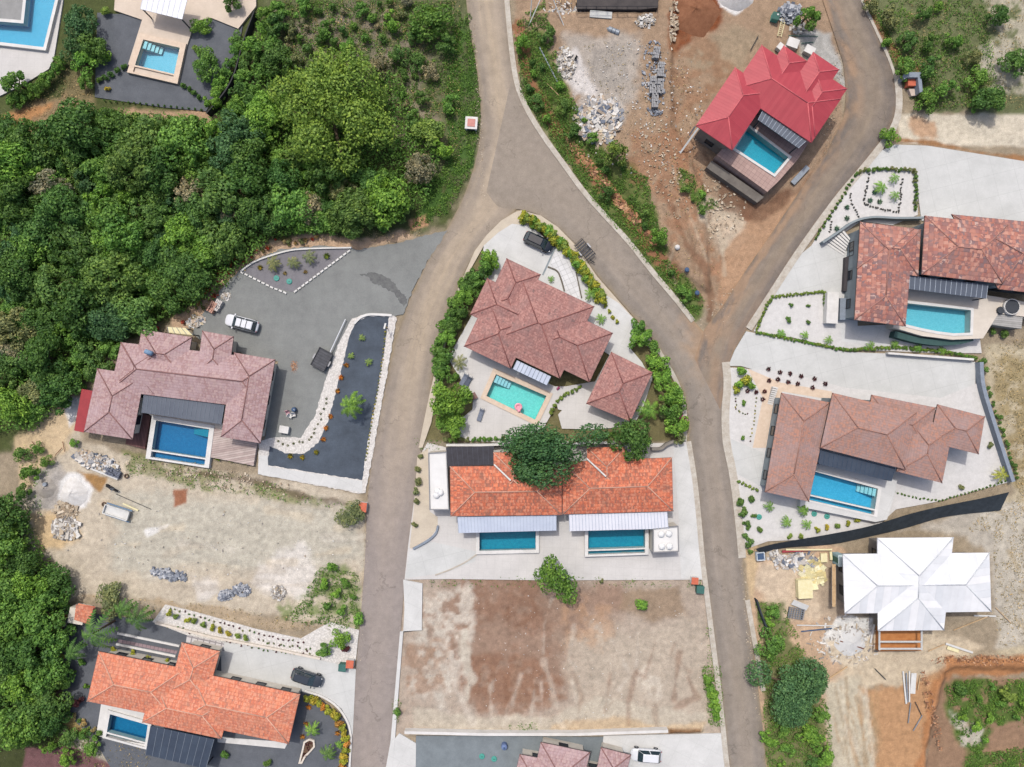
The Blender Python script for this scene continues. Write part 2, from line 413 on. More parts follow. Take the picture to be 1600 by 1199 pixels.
paint((165, 140, 110), [(0, 195), (60, 160), (95, 150), (130, 110), (140, 165), (100, 200), (60, 215), (0, 215)], 14, 10, a=0.85)
paint((190, 140, 95), [(0, 185), (50, 165), (85, 160), (60, 185), (10, 205)], 8, 6, a=0.9)
paint((120, 112, 80), [(95, 105), (140, 110), (145, 165), (105, 165)], 10, 8, a=0.8)
paint((180, 150, 122), [(180, 170), (300, 172), (340, 180), (330, 195), (200, 180)], 8, 6)
paint((196, 168, 140), [(268, 500), (310, 470), (350, 425), (400, 392), (440, 375), (500, 362), (560, 375), (640, 360), (660, 372), (560, 392), (440, 395), (390, 415), (350, 455), (320, 505), (275, 520)], 8, 6)
# north building site, beyond the road fork
paint((164, 140, 116), [(800, -300), (1300, -300), (1310, 100), (1320, 190), (1260, 330), (1180, 420), (1130, 500), (1060, 460), (950, 330), (860, 200), (806, 100)], 10, 6)
paint((95, 112, 55), [(803, 60), (850, 50), (880, 130), (930, 230), (1010, 280), (1040, 400), (1105, 470), (1085, 505), (1010, 410), (930, 320), (860, 215), (815, 150)], 10, 8, a=0.9)
paint((150, 108, 80), [(808, 40), (822, 110), (860, 190), (900, 240), (940, 290), (985, 340), (1010, 385), (1055, 430)], 8, 5, line=9, patch=0.4)
paint((176, 166, 154), [(880, 60), (1000, 60), (1000, 160), (960, 200), (920, 170), (890, 120)], 20, 10)
paint((168, 160, 150), [(905, 70), (985, 75), (985, 130), (930, 140)], 16, 10)
paint((212, 206, 200), [(872, 85), (900, 80), (915, 120), (940, 150), (930, 165), (900, 150), (880, 120)], 10, 8)
paint((196, 190, 182), [(905, 160), (960, 155), (975, 190), (950, 225), (910, 215)], 14, 10, a=0.7, patch=0.45)
paint((130, 78, 50), [(1060, 0), (1130, -10), (1128, 35), (1085, 60), (1050, 80), (1040, 50)], 10, 8)
paint((150, 108, 76), [(1038, 60), (1060, 50), (1060, 90), (1045, 90)], 8, 6, a=0.6)
paint((232, 230, 226), [(1118, -30), (1180, -30), (1172, 10), (1150, 22), (1126, 10)], 4, 3)
paint((160, 146, 122), [(1070, 70), (1150, 40), (1190, 60), (1150, 110), (1080, 110)], 14, 8, a=0.6)
paint((178, 176, 170), [(1240, 45), (1300, 50), (1318, 110), (1322, 140), (1290, 110), (1250, 85)], 8, 5)
paint((170, 125, 95), [(1040, 240), (1085, 220), (1110, 330), (1180, 340), (1130, 470), (1110, 440), (1060, 320)], 14, 10, a=0.7, patch=0.42)
paint((130, 96, 74), [(1030, 290), (1050, 330), (1072, 385), (1100, 420), (1112, 460), (1108, 500)], 6, 4, line=5, a=0.75)
paint((150, 110, 82), [(1040, 60), (1100, 60), (1150, 110), (1090, 190), (1060, 260), (1030, 240), (1040, 150)], 30, 24, a=0.55, patch=0.45)
paint((158, 116, 88), [(960, 220), (1050, 200), (1080, 260), (1060, 420), (1030, 330)], 20, 18, a=0.6, patch=0.42)
paint((140, 104, 80), [(1150, 320), (1250, 290), (1290, 230), (1260, 310), (1190, 400)], 14, 10, a=0.6)
paint((205, 192, 170), [(1090, 300), (1150, 320), (1180, 370), (1130, 400), (1100, 360)], 12, 10, a=0.7)
paint((180, 146, 116), [(1130, 395), (1180, 330), (1260, 300), (1195, 390), (1150, 460), (1130, 520), (1145, 560), (1125, 530)], 8, 6, a=0.9)
paint((110, 80, 62), [(1100, 240), (1120, 260), (1190, 320), (1240, 290), (1230, 320), (1190, 350), (1130, 330)], 10, 6, a=0.7)
paint((95, 120, 60), [(1060, 270), (1085, 280), (1120, 320), (1100, 330), (1070, 310)], 10, 8, patch=0.42)
# scrub east of the bend
paint((112, 118, 82), [(1345, -300), (2600, -300), (2600, 190), (1560, 182), (1430, 172), (1400, 120), (1370, 40)], 8, 8)
paint((186, 178, 158), [(1510, -40), (2600, -40), (2600, 160), (1540, 150), (1530, 90), (1560, 60)], 14, 12, a=0.9, patch=0.42)
paint((150, 100, 70), [(1350, 0), (1385, 60), (1405, 95), (1440, 112)], 6, 4, line=5, a=0.7)
paint((188, 182, 166), [(1530, 80), (1575, 70), (1570, 130), (1530, 120)], 12, 8, a=0.8)
paint((210, 200, 180), [(1405, 180), (2600, 175), (2600, 250), (1450, 226), (1400, 222)], 6, 4)
paint((190, 150, 115), [(1425, 185), (1465, 188), (1465, 215), (1430, 210)], 10, 8, a=0.8)
paint((160, 120, 84), [(1402, 218), (1460, 224), (1530, 238), (1600, 248)], 5, 3, line=4)
# west building plot
paint((198, 186, 166), [(40, 700), (110, 640), (130, 690), (230, 720), (400, 745), (560, 775), (572, 800), (570, 900), (556, 985), (440, 960), (250, 945), (110, 935), (95, 890), (40, 860), (30, 780)], 12, 8)
paint((192, 186, 170), [(180, 770), (560, 790), (560, 880), (180, 900)], 30, 14)
paint((210, 186, 150), [(20, 690), (80, 640), (115, 610), (130, 625), (110, 680), (60, 760), (30, 770)], 12, 10, a=0.9)
paint((226, 224, 220), [(105, 620), (125, 622), (115, 660), (108, 668), (98, 645)], 5, 3)
paint((176, 170, 162), [(55, 735), (90, 720), (110, 760), (85, 800), (55, 790)], 10, 6)
paint((228, 226, 222), [(90, 750), (105, 738), (130, 742), (145, 765), (140, 785), (115, 800), (88, 790)], 6, 5)
paint((164, 128, 84), [(118, 735), (165, 748), (155, 770), (142, 755)], 6, 4)
paint((216, 186, 140), [(40, 800), (120, 800), (130, 840), (60, 870), (45, 840)], 14, 10, a=0.8)
paint((160, 110, 84), [(272, 768), (292, 765), (290, 785), (272, 792)], 4, 3)
paint((222, 216, 208), [(400, 880), (470, 850), (500, 890), (480, 930), (420, 930), (380, 920)], 16, 10, a=0.8)
paint((218, 212, 204), [(300, 905), (340, 905), (345, 930), (310, 940)], 10, 6, a=0.8)
paint((232, 230, 226), [(225, 830), (265, 818), (262, 824), (230, 838)], 4, 3, a=0.8)
paint((130, 132, 84), [(190, 705), (300, 730), (400, 752), (480, 775), (560, 790), (560, 800), (400, 778), (300, 762), (200, 740)], 8, 6, a=0.75, patch=0.42)
paint((104, 88, 72), [(280, 735), (340, 745), (400, 752), (470, 775), (540, 788)], 5, 4, line=3.5, a=0.7)
paint((110, 130, 66), [(500, 890), (540, 880), (562, 905), (560, 980), (500, 965), (440, 970), (430, 950), (490, 930)], 10, 8, a=0.75, patch=0.42)
paint((178, 160, 134), [(120, 930), (240, 945), (430, 985), (480, 985), (470, 975), (250, 935)], 8, 6)
paint((186, 178, 160), [(100, 1130), (180, 1150), (240, 1175), (240, 1300), (120, 1300)], 10, 8)
paint((170, 150, 100), [(70, 960), (100, 960), (90, 1050), (92, 1110), (140, 1145), (110, 1150), (75, 1100), (72, 1020)], 8, 5)
paint((120, 88, 88), [(40, 1170), (110, 1168), (180, 1195), (180, 1300), (20, 1300)], 5, 3)
# centre plots
paint((118, 112, 78), [(700, 420), (815, 335), (900, 400), (1060, 600), (1072, 690), (660, 700), (680, 560)], 6, 4)
paint((150, 140, 120), [(650, 690), (1075, 690), (1072, 700), (655, 705)], 4, 3)
paint((180, 165, 149), [(628, 905), (1100, 905), (1130, 1150), (612, 1150)], 6, 4)
paint((146, 114, 94), [(680, 935), (740, 905), (870, 900), (960, 925), (930, 1000), (935, 1070), (860, 1120), (760, 1118), (700, 1080), (680, 1000)], 60, 44, 44, a=0.7)
paint((136, 98, 76), [(735, 920), (850, 908), (850, 975), (800, 990), (740, 970)], 40, 34, a=0.5, patch=.4)
paint((146, 110, 88), [(700, 1040), (760, 1010), (850, 1030), (880, 1090), (800, 1115), (750, 1110)], 20, 16, a=0.75, patch=0.4)
paint((208, 200, 186), [(700, 925), (735, 920), (745, 1000), (715, 1090), (690, 1110), (650, 1090), (640, 1000), (660, 945)], 18, 14, a=0.75, patch=0.42)
paint((160, 128, 104), [(632, 1000), (690, 1000), (690, 1080), (632, 1110)], 14, 12, a=0.7, patch=0.45)
paint((202, 194, 178), [(715, 1000), (728, 985), (735, 1030), (745, 1060), (730, 1090), (720, 1040)], 8, 6, a=0.8)
paint((150, 128, 104), [(970, 925), (1060, 915), (1068, 960), (1020, 970), (970, 950)], 14, 10, a=0.75)
paint((188, 175, 157), [(880, 990), (1100, 970), (1120, 1130), (900, 1140)], 30, 14, a=0.8)
paint((214, 204, 188), [(990, 1040), (1040, 1050), (1030, 1085), (990, 1070)], 14, 10, a=0.6, patch=0.48)
paint((188, 150, 116), [(870, 920), (960, 950), (950, 1010), (880, 1010)], 20, 16, a=0.5, patch=0.45)
paint((196, 186, 168), [(650, 1108), (760, 1118), (860, 1120), (930, 1090), (1100, 1120), (1100, 1143), (640, 1143)], 8, 6, a=0.85)
paint((196, 168, 130), [(860, 1130), (960, 1120), (1040, 1135), (1100, 1130), (1098, 1142), (860, 1142)], 8, 6, a=0.6)
paint((130, 96, 66), [(1046, 1138), (1095, 1136), (1096, 1144), (1046, 1146)], 4, 2)
# east site and dry hillside
paint((186, 174, 148), [(1540, 540), (2600, 500), (2600, 1020), (1560, 1020), (1555, 830), (1500, 830), (1585, 770), (1545, 610)], 8, 6)
paint((154, 138, 100), [(1550, 550), (1610, 560), (1615, 760), (1590, 770), (1560, 650)], 18, 14, a=0.8, patch=0.42)
paint((190, 184, 172), [(1400, 830), (1560, 790), (2600, 790), (2600, 1000), (1560, 1010), (1550, 870), (1490, 835)], 12, 8, a=0.8)
paint((198, 170, 142), [(1172, 870), (1300, 850), (1330, 860), (1320, 1000), (1350, 1100), (1340, 1300), (1190, 1300), (1190, 1150), (1175, 1000)], 8, 6)
paint((212, 196, 172), [(1180, 880), (1300, 880), (1310, 960), (1200, 980)], 18, 12, a=0.7)
paint((176, 158, 136), [(1278, 880), (1315, 880), (1318, 985), (1285, 985)], 10, 6, a=0.8)
paint((222, 220, 214), [(1310, 965), (1365, 965), (1362, 1020), (1345, 1045), (1300, 1035), (1285, 1000)], 5, 4)
paint((206, 190, 164), [(1290, 1000), (1480, 990), (1560, 1010), (1480, 1030), (1470, 1060), (1350, 1080), (1320, 1060)], 10, 8, a=0.9)
paint((186, 146, 108), [(1345, 1080), (1400, 1075), (1470, 1040), (1470, 1075), (1440, 1140), (1430, 1300), (1360, 1300), (1370, 1170)], 10, 8)
paint((196, 186, 164), [(1285, 1060), (1345, 1060), (1370, 1180), (1360, 1300), (1290, 1300), (1300, 1150)], 12, 8)
paint((176, 126, 86), [(1475, 1025), (2600, 1025), (2600, 1050), (1490, 1055), (1460, 1110), (1440, 1199), (1430, 1199), (1450, 1090)], 6, 4)
paint((150, 120, 96), [(1470, 1062), (2600, 1055), (2600, 1400), (1440, 1400), (1445, 1190)], 12, 8, a=0.9)
paint((90, 112, 54), [(1475, 1065), (2600, 1062), (2600, 1140), (1550, 1130), (1530, 1180), (1490, 1150)], 12, 10, patch=0.4)
paint((90, 112, 54), [(1510, 1180), (2600, 1170), (2600, 1300), (1500, 1300)], 12, 10, patch=0.4)
paint((214, 206, 194), [(1485, 1110), (1540, 1140), (1530, 1165), (1500, 1165)], 10, 8, a=0.7, patch=0.45)
paint((92, 108, 58), [(1185, 945), (1225, 945), (1235, 1000), (1270, 1040), (1290, 1120), (1300, 1300), (1200, 1300), (1200, 1150), (1190, 1050)], 10, 8, a=0.8)
paint((200, 176, 140), [(1165, 850), (1185, 850), (1182, 930), (1175, 960), (1168, 930)], 6, 4)
# tracks and streaks
rt = random.Random(8)
for k in range(26):
    x, y = rt.uniform(1040, 1130), rt.uniform(200, 500); paint(rt.choice([(196, 180, 156), (132, 104, 82), (150, 124, 100)]), [(x, y), (x + rt.uniform(-10, 30), y + rt.uniform(30, 90))], 4, 3, line=rt.uniform(1, 3), a=.5); raise_(-.07, [(x, y), (x + 8, y + 50)], 3, 2, line=1.6)
for k in range(30):
    x, y = rt.uniform(1290, 1370), rt.uniform(1040, 1160); paint(rt.choice([(214, 204, 184), (160, 136, 104), (184, 150, 112)]), [(x, y), (x + rt.uniform(5, 25), y + rt.uniform(40, 110))], 3, 2, line=rt.uniform(.8, 2.5), a=.5)
for k in range(26):
    x, y = rt.uniform(640, 1080), rt.uniform(930, 1110); paint(rt.choice([(214, 204, 190), (150, 124, 104), (206, 196, 180), (134, 98, 76)]), [(x, y), (x + rt.uniform(-20, 20), y + rt.uniform(10, 60)), (x + rt.uniform(-30, 40), y + rt.uniform(40, 90))], 6, 4, line=rt.uniform(1, 5), a=.42); raise_(rt.choice((-.08, .08)), [(x, y), (x + rt.uniform(-25, 35), y + 60)], 4, 3, line=1.8)
for k in range(24):
    x, y = rt.uniform(150, 540), rt.uniform(780, 920); paint(rt.choice([(214, 206, 192), (176, 164, 146), (206, 190, 164)]), [(x, y), (x + rt.uniform(30, 90), y + rt.uniform(-10, 14))], 8, 5, line=rt.uniform(2, 6), a=.4); raise_(rt.choice((-.07, .07)), [(x, y), (x + 60, y + rt.uniform(-10, 10))], 4, 3, line=1.6)
for k in range(40):
    x, y = rt.uniform(1550, 1640), rt.uniform(550, 980); paint(rt.choice([(206, 196, 170), (150, 132, 96), (170, 152, 116)]), [(x, y), (x + rt.uniform(10, 40), y + rt.uniform(5, 30))], 4, 3, line=rt.uniform(.8, 2), a=.5)
# banks and mounds
raise_(0.7, [(815, 20), (835, 110), (905, 210), (1000, 330), (1060, 420), (1110, 460), (1100, 300), (1050, 200), (1050, 20)], 10)
raise_(0.9, [(1475, 1035), (1600, 1035), (1700, 1035)], 16, 4, line=8)
raise_(0.8, [(1470, 1045), (1455, 1100), (1440, 1170), (1435, 1230)], 14, 4, line=6)
raise_(0.5, [(60, 745), (85, 738), (95, 770), (70, 785)], 26)
raise_(0.8, [(1050, 1141), (1094, 1140)], 8, 2, line=3)
raise_(0.8, [(1480, -60), (1900, -60), (1900, 160), (1500, 165), (1430, 120)], 60, 10)
GC *= (0.82 + 0.36 * fbm(GX / 6, GY / 6, 77, 4))[..., None]
GC *= (0.9 + 0.2 * fbm(GX / 22, GY / 22, 78, 4))[..., None]
bumpy = fbm(GX / 9, GY / 9, 31, 4)
GZ += -0.16 + 0.10 * bumpy + 0.06 * (fbm(GX / 3, GY / 3, 91, 2) - 0.5)
cx, cy = GX[:-1, :-1] + 0.5 * (GX[1:, 1:] - GX[:-1, :-1]), GY[:-1, :-1] + 0.5 * (GY[1:, 1:] - GY[:-1, :-1])
keep = np.ones(cx.shape, bool)
wx, wy = (cx - 800) * S, (599.5 - cy) * S
for P in POOLS:
    o = np.array([tuple(p) for p in offs(P['outer'], -0.22)]); r = np.where((wx > o[:, 0].min() - 1) & (wx < o[:, 0].max() + 1) & (wy > o[:, 1].min() - 1) & (wy < o[:, 1].max() + 1))
    if len(r[0]): keep[r] &= sdist(wx[r], wy[r], [tuple(p) for p in o]) < 0
def np_mesh(name, V, F, cols=None):
    me = bpy.data.meshes.new(name); n, m, k = len(V), len(F), F.shape[1]
    me.vertices.add(n); me.vertices.foreach_set('co', np.ascontiguousarray(V, np.float32).ravel())
    me.loops.add(m * k); me.loops.foreach_set('vertex_index', np.ascontiguousarray(F, np.int32).ravel())
    me.polygons.add(m); me.polygons.foreach_set('loop_start', np.arange(0, m * k, k, dtype=np.int32)); me.polygons.foreach_set('loop_total', np.full(m, k, np.int32))
    me.update(calc_edges=True)
    if cols is not None:
        a = me.color_attributes.new('Col', 'FLOAT_COLOR', 'POINT'); a.data.foreach_set('color', np.concatenate([cols, np.ones((n, 1))], 1).astype(np.float32).ravel())
    return me
ny, nx = GX.shape
idx = np.arange(ny * nx).reshape(ny, nx)
Fq = np.stack([idx[:-1, :-1], idx[:-1, 1:], idx[1:, 1:], idx[1:, :-1]], -1)[keep]
gm = np_mesh('ground', np.stack([GXw, GYw, GZ], -1).reshape(-1, 3), Fq, GC.reshape(-1, 3))
gm.materials.append(attr_mat('soil', 1.3, 9.0, 0.18, 0.34, 0.6, speck=0.3)); gm.shade_smooth()
go = bpy.data.objects.new('ground', gm); COL.objects.link(go); go['kind'] = 'structure'
def gz(px, py):
    i = int(np.clip(np.searchsorted(xs, (px - 800) * S), 0, nx - 1)); j = int(np.clip(np.searchsorted(ys, (599.5 - py) * S), 0, ny - 1)); return float(GZ[j, i])

# ------------------------------------------------------------------ roads: ribbons between two traced edges
def resample(pts, n):
    P = np.array(pts, float); d = np.concatenate([[0], np.cumsum(np.hypot(*np.diff(P, axis=0).T))]); t = np.linspace(0, d[-1], n)
    Q = np.stack([np.interp(t, d, P[:, 0]), np.interp(t, d, P[:, 1])], 1)
    for _ in range(6): Q[1:-1] = (Q[:-2] + 2 * Q[1:-1] + Q[2:]) / 4
    return Q
M_road = attr_mat('road_surface', 0.9, 9.0, 0.12, 0.17, 0.2, crack=0.3)
def road(name, left, right, z, fn, n=300, m=30):
    A, B = resample(left, n), resample(right, n); u = np.linspace(0, 1, m)
    P = A[:, None, :] * (1 - u[None, :, None]) + B[:, None, :] * u[None, :, None]
    X, Y = P[..., 0], P[..., 1]; U = np.broadcast_to(u, X.shape); Vv = np.broadcast_to(np.linspace(0, 1, n)[:, None], X.shape)
    c = fn(X, Y, U, Vv)
    V = np.stack([(X - 800) * S, (599.5 - Y) * S, np.full(X.shape, z)], -1).reshape(-1, 3)
    i = np.arange(n * m).reshape(n, m); F = np.stack([i[:-1, :-1], i[1:, :-1], i[1:, 1:], i[:-1, 1:]], -1).reshape(-1, 4)
    me = np_mesh(name, V, F, c.reshape(-1, 3)); me.materials.append(M_road)
    if me.polygons[0].normal.z < 0: me.flip_normals()
    o = bpy.data.objects.new(name, me); COL.objects.link(o); o['kind'] = 'structure'
def lerp3(a, b, t): return a * (1 - t[..., None]) + b * t[..., None]
def roadcol(base, dust, edge, seed, k=1.0, red=None):
    base, dust, edge = (np.array(C(*c)) for c in (base, dust, edge))
    def fn(X, Y, U, Vv):
        L = Vv * 90
        st = .6 * fbm(U * 9 + 0.5 * fbm(L / 3, U * 2, seed + 5), L * 0.35, seed, 4) + .4 * fbm(U * 30 + fbm(L / 4, U, seed + 6), L * .12, seed + 1, 3)
        mid = np.exp(-((U - 0.5) / 0.30) ** 2)
        c = lerp3(np.broadcast_to(base, X.shape + (3,)), dust, np.clip((st * 0.9 + mid * 0.75 - 0.45) * k, 0, 1))
        tr = np.exp(-((np.abs(U - 0.5) - 0.2) / 0.07) ** 2)
        c = c * (1 + 0.12 * (tr * fbm(L / 4, U * 3, seed + 9) - 0.35))[..., None]
        ed = np.exp(-np.minimum(U, 1 - U) / 0.06) * fbm(L * 1.1, U * 6, seed + 3) * 1.5
        c = lerp3(c, edge, np.clip(ed * 0.9, 0, 1))
        return c * (0.88 + 0.24 * fbm(X / 16, Y / 16, seed + 20, 5))[..., None]
    return fn
fA = roadcol((156, 145, 133), (190, 173, 150), (150, 134, 108), 5)
def fA2(X, Y, U, Vv):
    c = fA(X, Y, U, Vv); t = sst(500, 950, Y) * 0.8
    return lerp3(c, np.array(C(156, 147, 143)) * (0.92 + 0.16 * fbm(X / 10, Y / 22, 8))[..., None], t)
road('road', [(727, -120), (728, 0), (733, 40), (742, 90), (748, 130), (752, 180), (750, 220), (740, 265), (722, 315), (697, 360), (672, 400), (648, 450), (632, 490), (618, 530), (605, 590), (592, 660), (581, 720), (574, 780), (570, 880), (564, 960), (556, 1050), (551, 1120), (546, 1199), (540, 1320)],
     [(790, -120), (792, 0), (797, 60), (806, 130), (818, 168), (826, 200), (828, 250), (818, 300), (806, 332), (780, 352), (757, 376), (735, 405), (720, 440), (704, 475), (690, 525), (676, 590), (664, 670), (650, 760), (638, 850), (632, 910), (625, 1000), (618, 1080), (611, 1160), (600, 1320)], 0.016, fA2)
fB = roadcol((142, 134, 126), (164, 152, 138), (156, 140, 114), 25)
def fB2(X, Y, U, Vv):
    c = fB(X, Y, U, Vv); n_ = fbm(X / 26, Y / 26, 131, 4) - .5; m = fbm(X / 9, Y / 9, 133, 4) - .5
    t = sst(470, 300, Y + n_ * 90) ; c = lerp3(c, np.array(C(158, 147, 134)) * (.92 + .16 * fbm(X / 14, Y / 14, 8))[..., None], t * .8)
    d = np.hypot(X - 1122, (Y - 530) * .8) + n_ * 60 + m * 40
    return lerp3(c, np.array(C(178, 148, 118)), sst(75, 10, d) * .75)
road('road', [(760, 300), (778, 325), (812, 327), (845, 336), (872, 354), (902, 384), (932, 429), (967, 469), (1002, 509), (1030, 544), (1052, 578), (1068, 612), (1075, 650), (1078, 700), (1088, 760), (1094, 820), (1100, 890), (1106, 930), (1114, 990), (1122, 1050), (1130, 1120), (1138, 1199), (1150, 1320)],
     [(800, 120), (822, 168), (850, 213), (880, 253), (910, 296), (945, 335), (985, 378), (1020, 424), (1055, 465), (1082, 500), (1110, 530), (1132, 562), (1138, 590), (1134, 620), (1132, 660), (1136, 695), (1144, 735), (1150, 790), (1157, 845), (1163, 890), (1168, 950), (1176, 1010), (1184, 1070), (1192, 1140), (1197, 1199), (1206, 1320)], 0.024, fB2)
fC = roadcol((122, 115, 110), (160, 144, 125), (146, 124, 100), 45, .95)
def fC2(X, Y, U, Vv):
    c = fC(X, Y, U, Vv); e = fbm(U * 6, Vv * 26, 71, 4)
    c = lerp3(c, np.array(C(172, 143, 116)), np.clip((sst(0.5, 0.05, U) * 1.0 + sst(0.62, 1.0, Vv) * 0.5) * sst(0.3, 0.75, e) * 1.0, 0, 0.75))
    return c
road('road', [(1270, -120), (1285, 0), (1302, 50), (1318, 100), (1322, 150), (1318, 185), (1290, 240), (1252, 295), (1205, 365), (1160, 430), (1128, 480), (1100, 515), (1085, 560)],
     [(1335, -120), (1347, 0), (1367, 45), (1388, 90), (1399, 120), (1403, 160), (1396, 190), (1376, 222), (1346, 262), (1311, 302), (1271, 356), (1236, 406), (1202, 460), (1168, 512), (1145, 550), (1138, 590), (1125, 640)], 0.031, fC2)
# ------------------------------------------------------------------ paved sheets
def slab_mat(name, c1, c2, w, ang, joint=0.012):
    t = NT(name); p = t.pos(); mp = t.n('ShaderNodeMapping'); mp.inputs['Rotation'].default_value = (0, 0, R(ang)); t.l(p, mp.inputs[0])
    q = t.vm('DIVIDE', mp.outputs[0], (w, w, 1)); sp = t.n('ShaderNodeSeparateXYZ'); t.l(q, sp.inputs[0])
    k = t.math('MAXIMUM', t.math('LESS_THAN', t.math('FRACT', sp.outputs[0]), joint), t.math('LESS_THAN', t.math('FRACT', sp.outputs[1]), joint))
    c = t.ramp(t.noise(p, 0.45, 6, .65), [(.3, c2), (.68, c1)])
    c = t.mix(1.0, c, t.ramp(t.noise(p, .13, 3), [(.3, (.93,) * 3), (.7, (1.05,) * 3)]), 'MULTIPLY')
    c = t.mix(1.0, c, t.ramp(t.noise(p, 6, 3, .7), [(.25, (.94,) * 3), (.75, (1.06,) * 3)]), 'MULTIPLY')
    st = t.ramp(t.noise(p, 1.1, 5, .7), [(.62, (0, 0, 0)), (.78, (.35,) * 3)])
    c = t.mix(st, c, tuple(v * .72 for v in c2)); c = t.mix(t.math('MULTIPLY', k, .45), c, tuple(v * .6 for v in c2))
    MATS[name] = t.fin(c, .85); return MATS[name]
M_conc = slab_mat('concrete', C(220, 220, 217), C(206, 206, 203), 2.4, 26)
M_conc2 = slab_mat('grey_concrete', C(213, 214, 211), C(200, 201, 198), 3.2, -14)
M_walk = mat('tan_pavement', C(212, 200, 180), C(198, 186, 168), 0.7, 0.85, fine=0.10, fsc=7)
M_terr = slab_mat('terrace_tile', C(216, 213, 209), C(205, 202, 198), 1.2, 3, .018)
M_wgrav = mat('white_gravel', C(220, 218, 215), C(208, 206, 203), 1.2, 0.9, fine=0.09, fsc=6, bump=0.25)
def stone_mat(name, c1, c2, sc=3.2):
    t = NT(name); p = t.pos(); v = t.n('ShaderNodeTexVoronoi', i_Scale=sc); t.l(p, v.inputs['Vector']); sp = t.n('ShaderNodeSeparateXYZ'); t.l(v.outputs['Color'], sp.inputs[0])
    c = t.mix(sp.outputs[0], c1, c2); c = t.mix(1.0, c, t.ramp(v.outputs['Distance'], [(.25, (1.03,) * 3), (.75, (.78,) * 3)]), 'MULTIPLY')
    MATS[name] = t.fin(c, .9, 0, t.bump(v.outputs['Distance'], -.6, .08)); return MATS[name]
M_wstone = stone_mat('white_stones', C(234, 230, 224), C(218, 213, 206), 4.2)
M_grav = mat('grey_gravel', C(142, 145, 142), C(130, 132, 130), 0.6, 0.95, fine=0.13, fsc=7, bump=0.5, big=0.07)
M_bgrav = mat('black_gravel', C(88, 98, 110), C(74, 82, 92), 0.5, 0.95, fine=0.14, fsc=8, bump=0.5, big=0.10)
M_bgrav2 = mat('charcoal_gravel', C(106, 110, 116), C(92, 96, 102), 0.5, 0.95, fine=0.12, fsc=8, bump=0.5, big=0.06)
M_kerb = mat('kerb_concrete', C(206, 200, 188), C(180, 170, 155), 1.0, 0.9, fine=0.15, fsc=5)
zc = [0.040]
def sheet(name, px, m, z=None, holes=(), t=0.35):
    if z is None: zc[0] += 0.004; z = zc[0]
    for h in holes:
        if not all(inpoly(v.x, v.y, [tuple(k) for k in xy(px, z)]) for v in h): print('HOLE OUTSIDE', name, px[0])
    return struct(name, MB().prism(xy(px, z), z - t, z, holes=holes), m)
def jag(px, step=5.0, amp=1.3, seed=1):
    rnd = random.Random(seed + len(px)); out = []
    for i, a in enumerate(px):
        b = px[(i + 1) % len(px)]; d = math.hypot(b[0] - a[0], b[1] - a[1]); n = max(1, int(d / step)); nx_, ny_ = -(b[1] - a[1]) / (d + 1e-6), (b[0] - a[0]) / (d + 1e-6)
        for k in range(n):
            f = k / n; j = rnd.uniform(-amp, amp); out.append((a[0] + (b[0] - a[0]) * f + nx_ * j, a[1] + (b[1] - a[1]) * f + ny_ * j))
    return out
def strip_pts(P, wd):
    P = [Vector(p) for p in P]; L, Rr = [], []
    for i, p in enumerate(P):
        d = (P[min(i + 1, len(P) - 1)] - P[max(i - 1, 0)]).normalized(); n = Vector((-d.y, d.x)) * wd / 2
        L.append(p + n); Rr.append(p - n)
    return L + Rr[::-1]
def smooth_px(px, n=None):
    Q = resample(px, n or max(8, len(px) * 5)); return [tuple(q) for q in Q]
def strip(mb, px, wd, z0, z1, sm=True):
    mb.prism(strip_pts(xy(smooth_px(px) if sm else px, z1), wd), z0, z1); return mb
def kerb(px, wd=0.5, z=0.13, m=None): return struct('kerb', strip(MB(), px, wd, -0.3, z), m or M_kerb)

kerb([(792, 0), (797, 60), (806, 131), (822, 170), (850, 215), (880, 255), (910, 298), (945, 337), (985, 380), (1020, 426), (1056, 467), (1083, 502)], 0.75)
kerb([(1347, 0), (1368, 45), (1389, 90), (1400, 120), (1404, 160)], 0.4)
kerb([(1402, 118), (1407, 160), (1402, 195), (1382, 222), (1350, 262), (1314, 303), (1274, 357), (1239, 407), (1204, 462), (1170, 514)], 1.0, 0.12)
kerb([(1134, 566), (1138, 600), (1133, 640), (1134, 690), (1145, 735), (1152, 790), (1158, 846), (1160, 872)], 1.15, 0.12)
kerb([(1168, 938), (1176, 985), (1186, 1040), (1193, 1080)], 0.7, 0.12)
kerb([(1076, 690), (1086, 750), (1092, 810), (1098, 880), (1104, 925), (1112, 990), (1120, 1050), (1128, 1120), (1136, 1199), (1144, 1260)], 0.75, 0.14)
kerb([(1070, 690), (1071, 640), (1062, 606), (1048, 578), (1028, 546)], 0.6, 0.13)
# island pavements
sheet('pavement', [(742, 392), (760, 368), (783, 345), (806, 331), (815, 329), (845, 337), (872, 355), (902, 386), (932, 431), (967, 471), (1002, 511), (1024, 540), (1016, 545), (985, 517), (950, 474), (922, 440), (903, 418), (880, 388), (855, 365), (832, 352), (800, 352), (778, 366), (757, 384)], M_walk, 0.13)
sheet('pavement', [(742, 392), (756, 384), (733, 425), (714, 470), (700, 520), (686, 590), (674, 660), (660, 700), (654, 700), (664, 650), (678, 585), (692, 520), (706, 472), (722, 436)], M_walk, 0.126)
sheet('driveway', [(756, 384), (778, 364), (800, 350), (832, 353), (862, 384), (872, 392), (846, 442), (800, 470), (750, 430)], M_conc, 0.135)
sheet('pavement', [(866, 386), (880, 386), (905, 418), (930, 450), (967, 474), (999, 508), (1002, 520), (986, 546), (1003, 566), (1016, 590), (960, 560), (900, 520), (846, 442)], M_conc, 0.139)
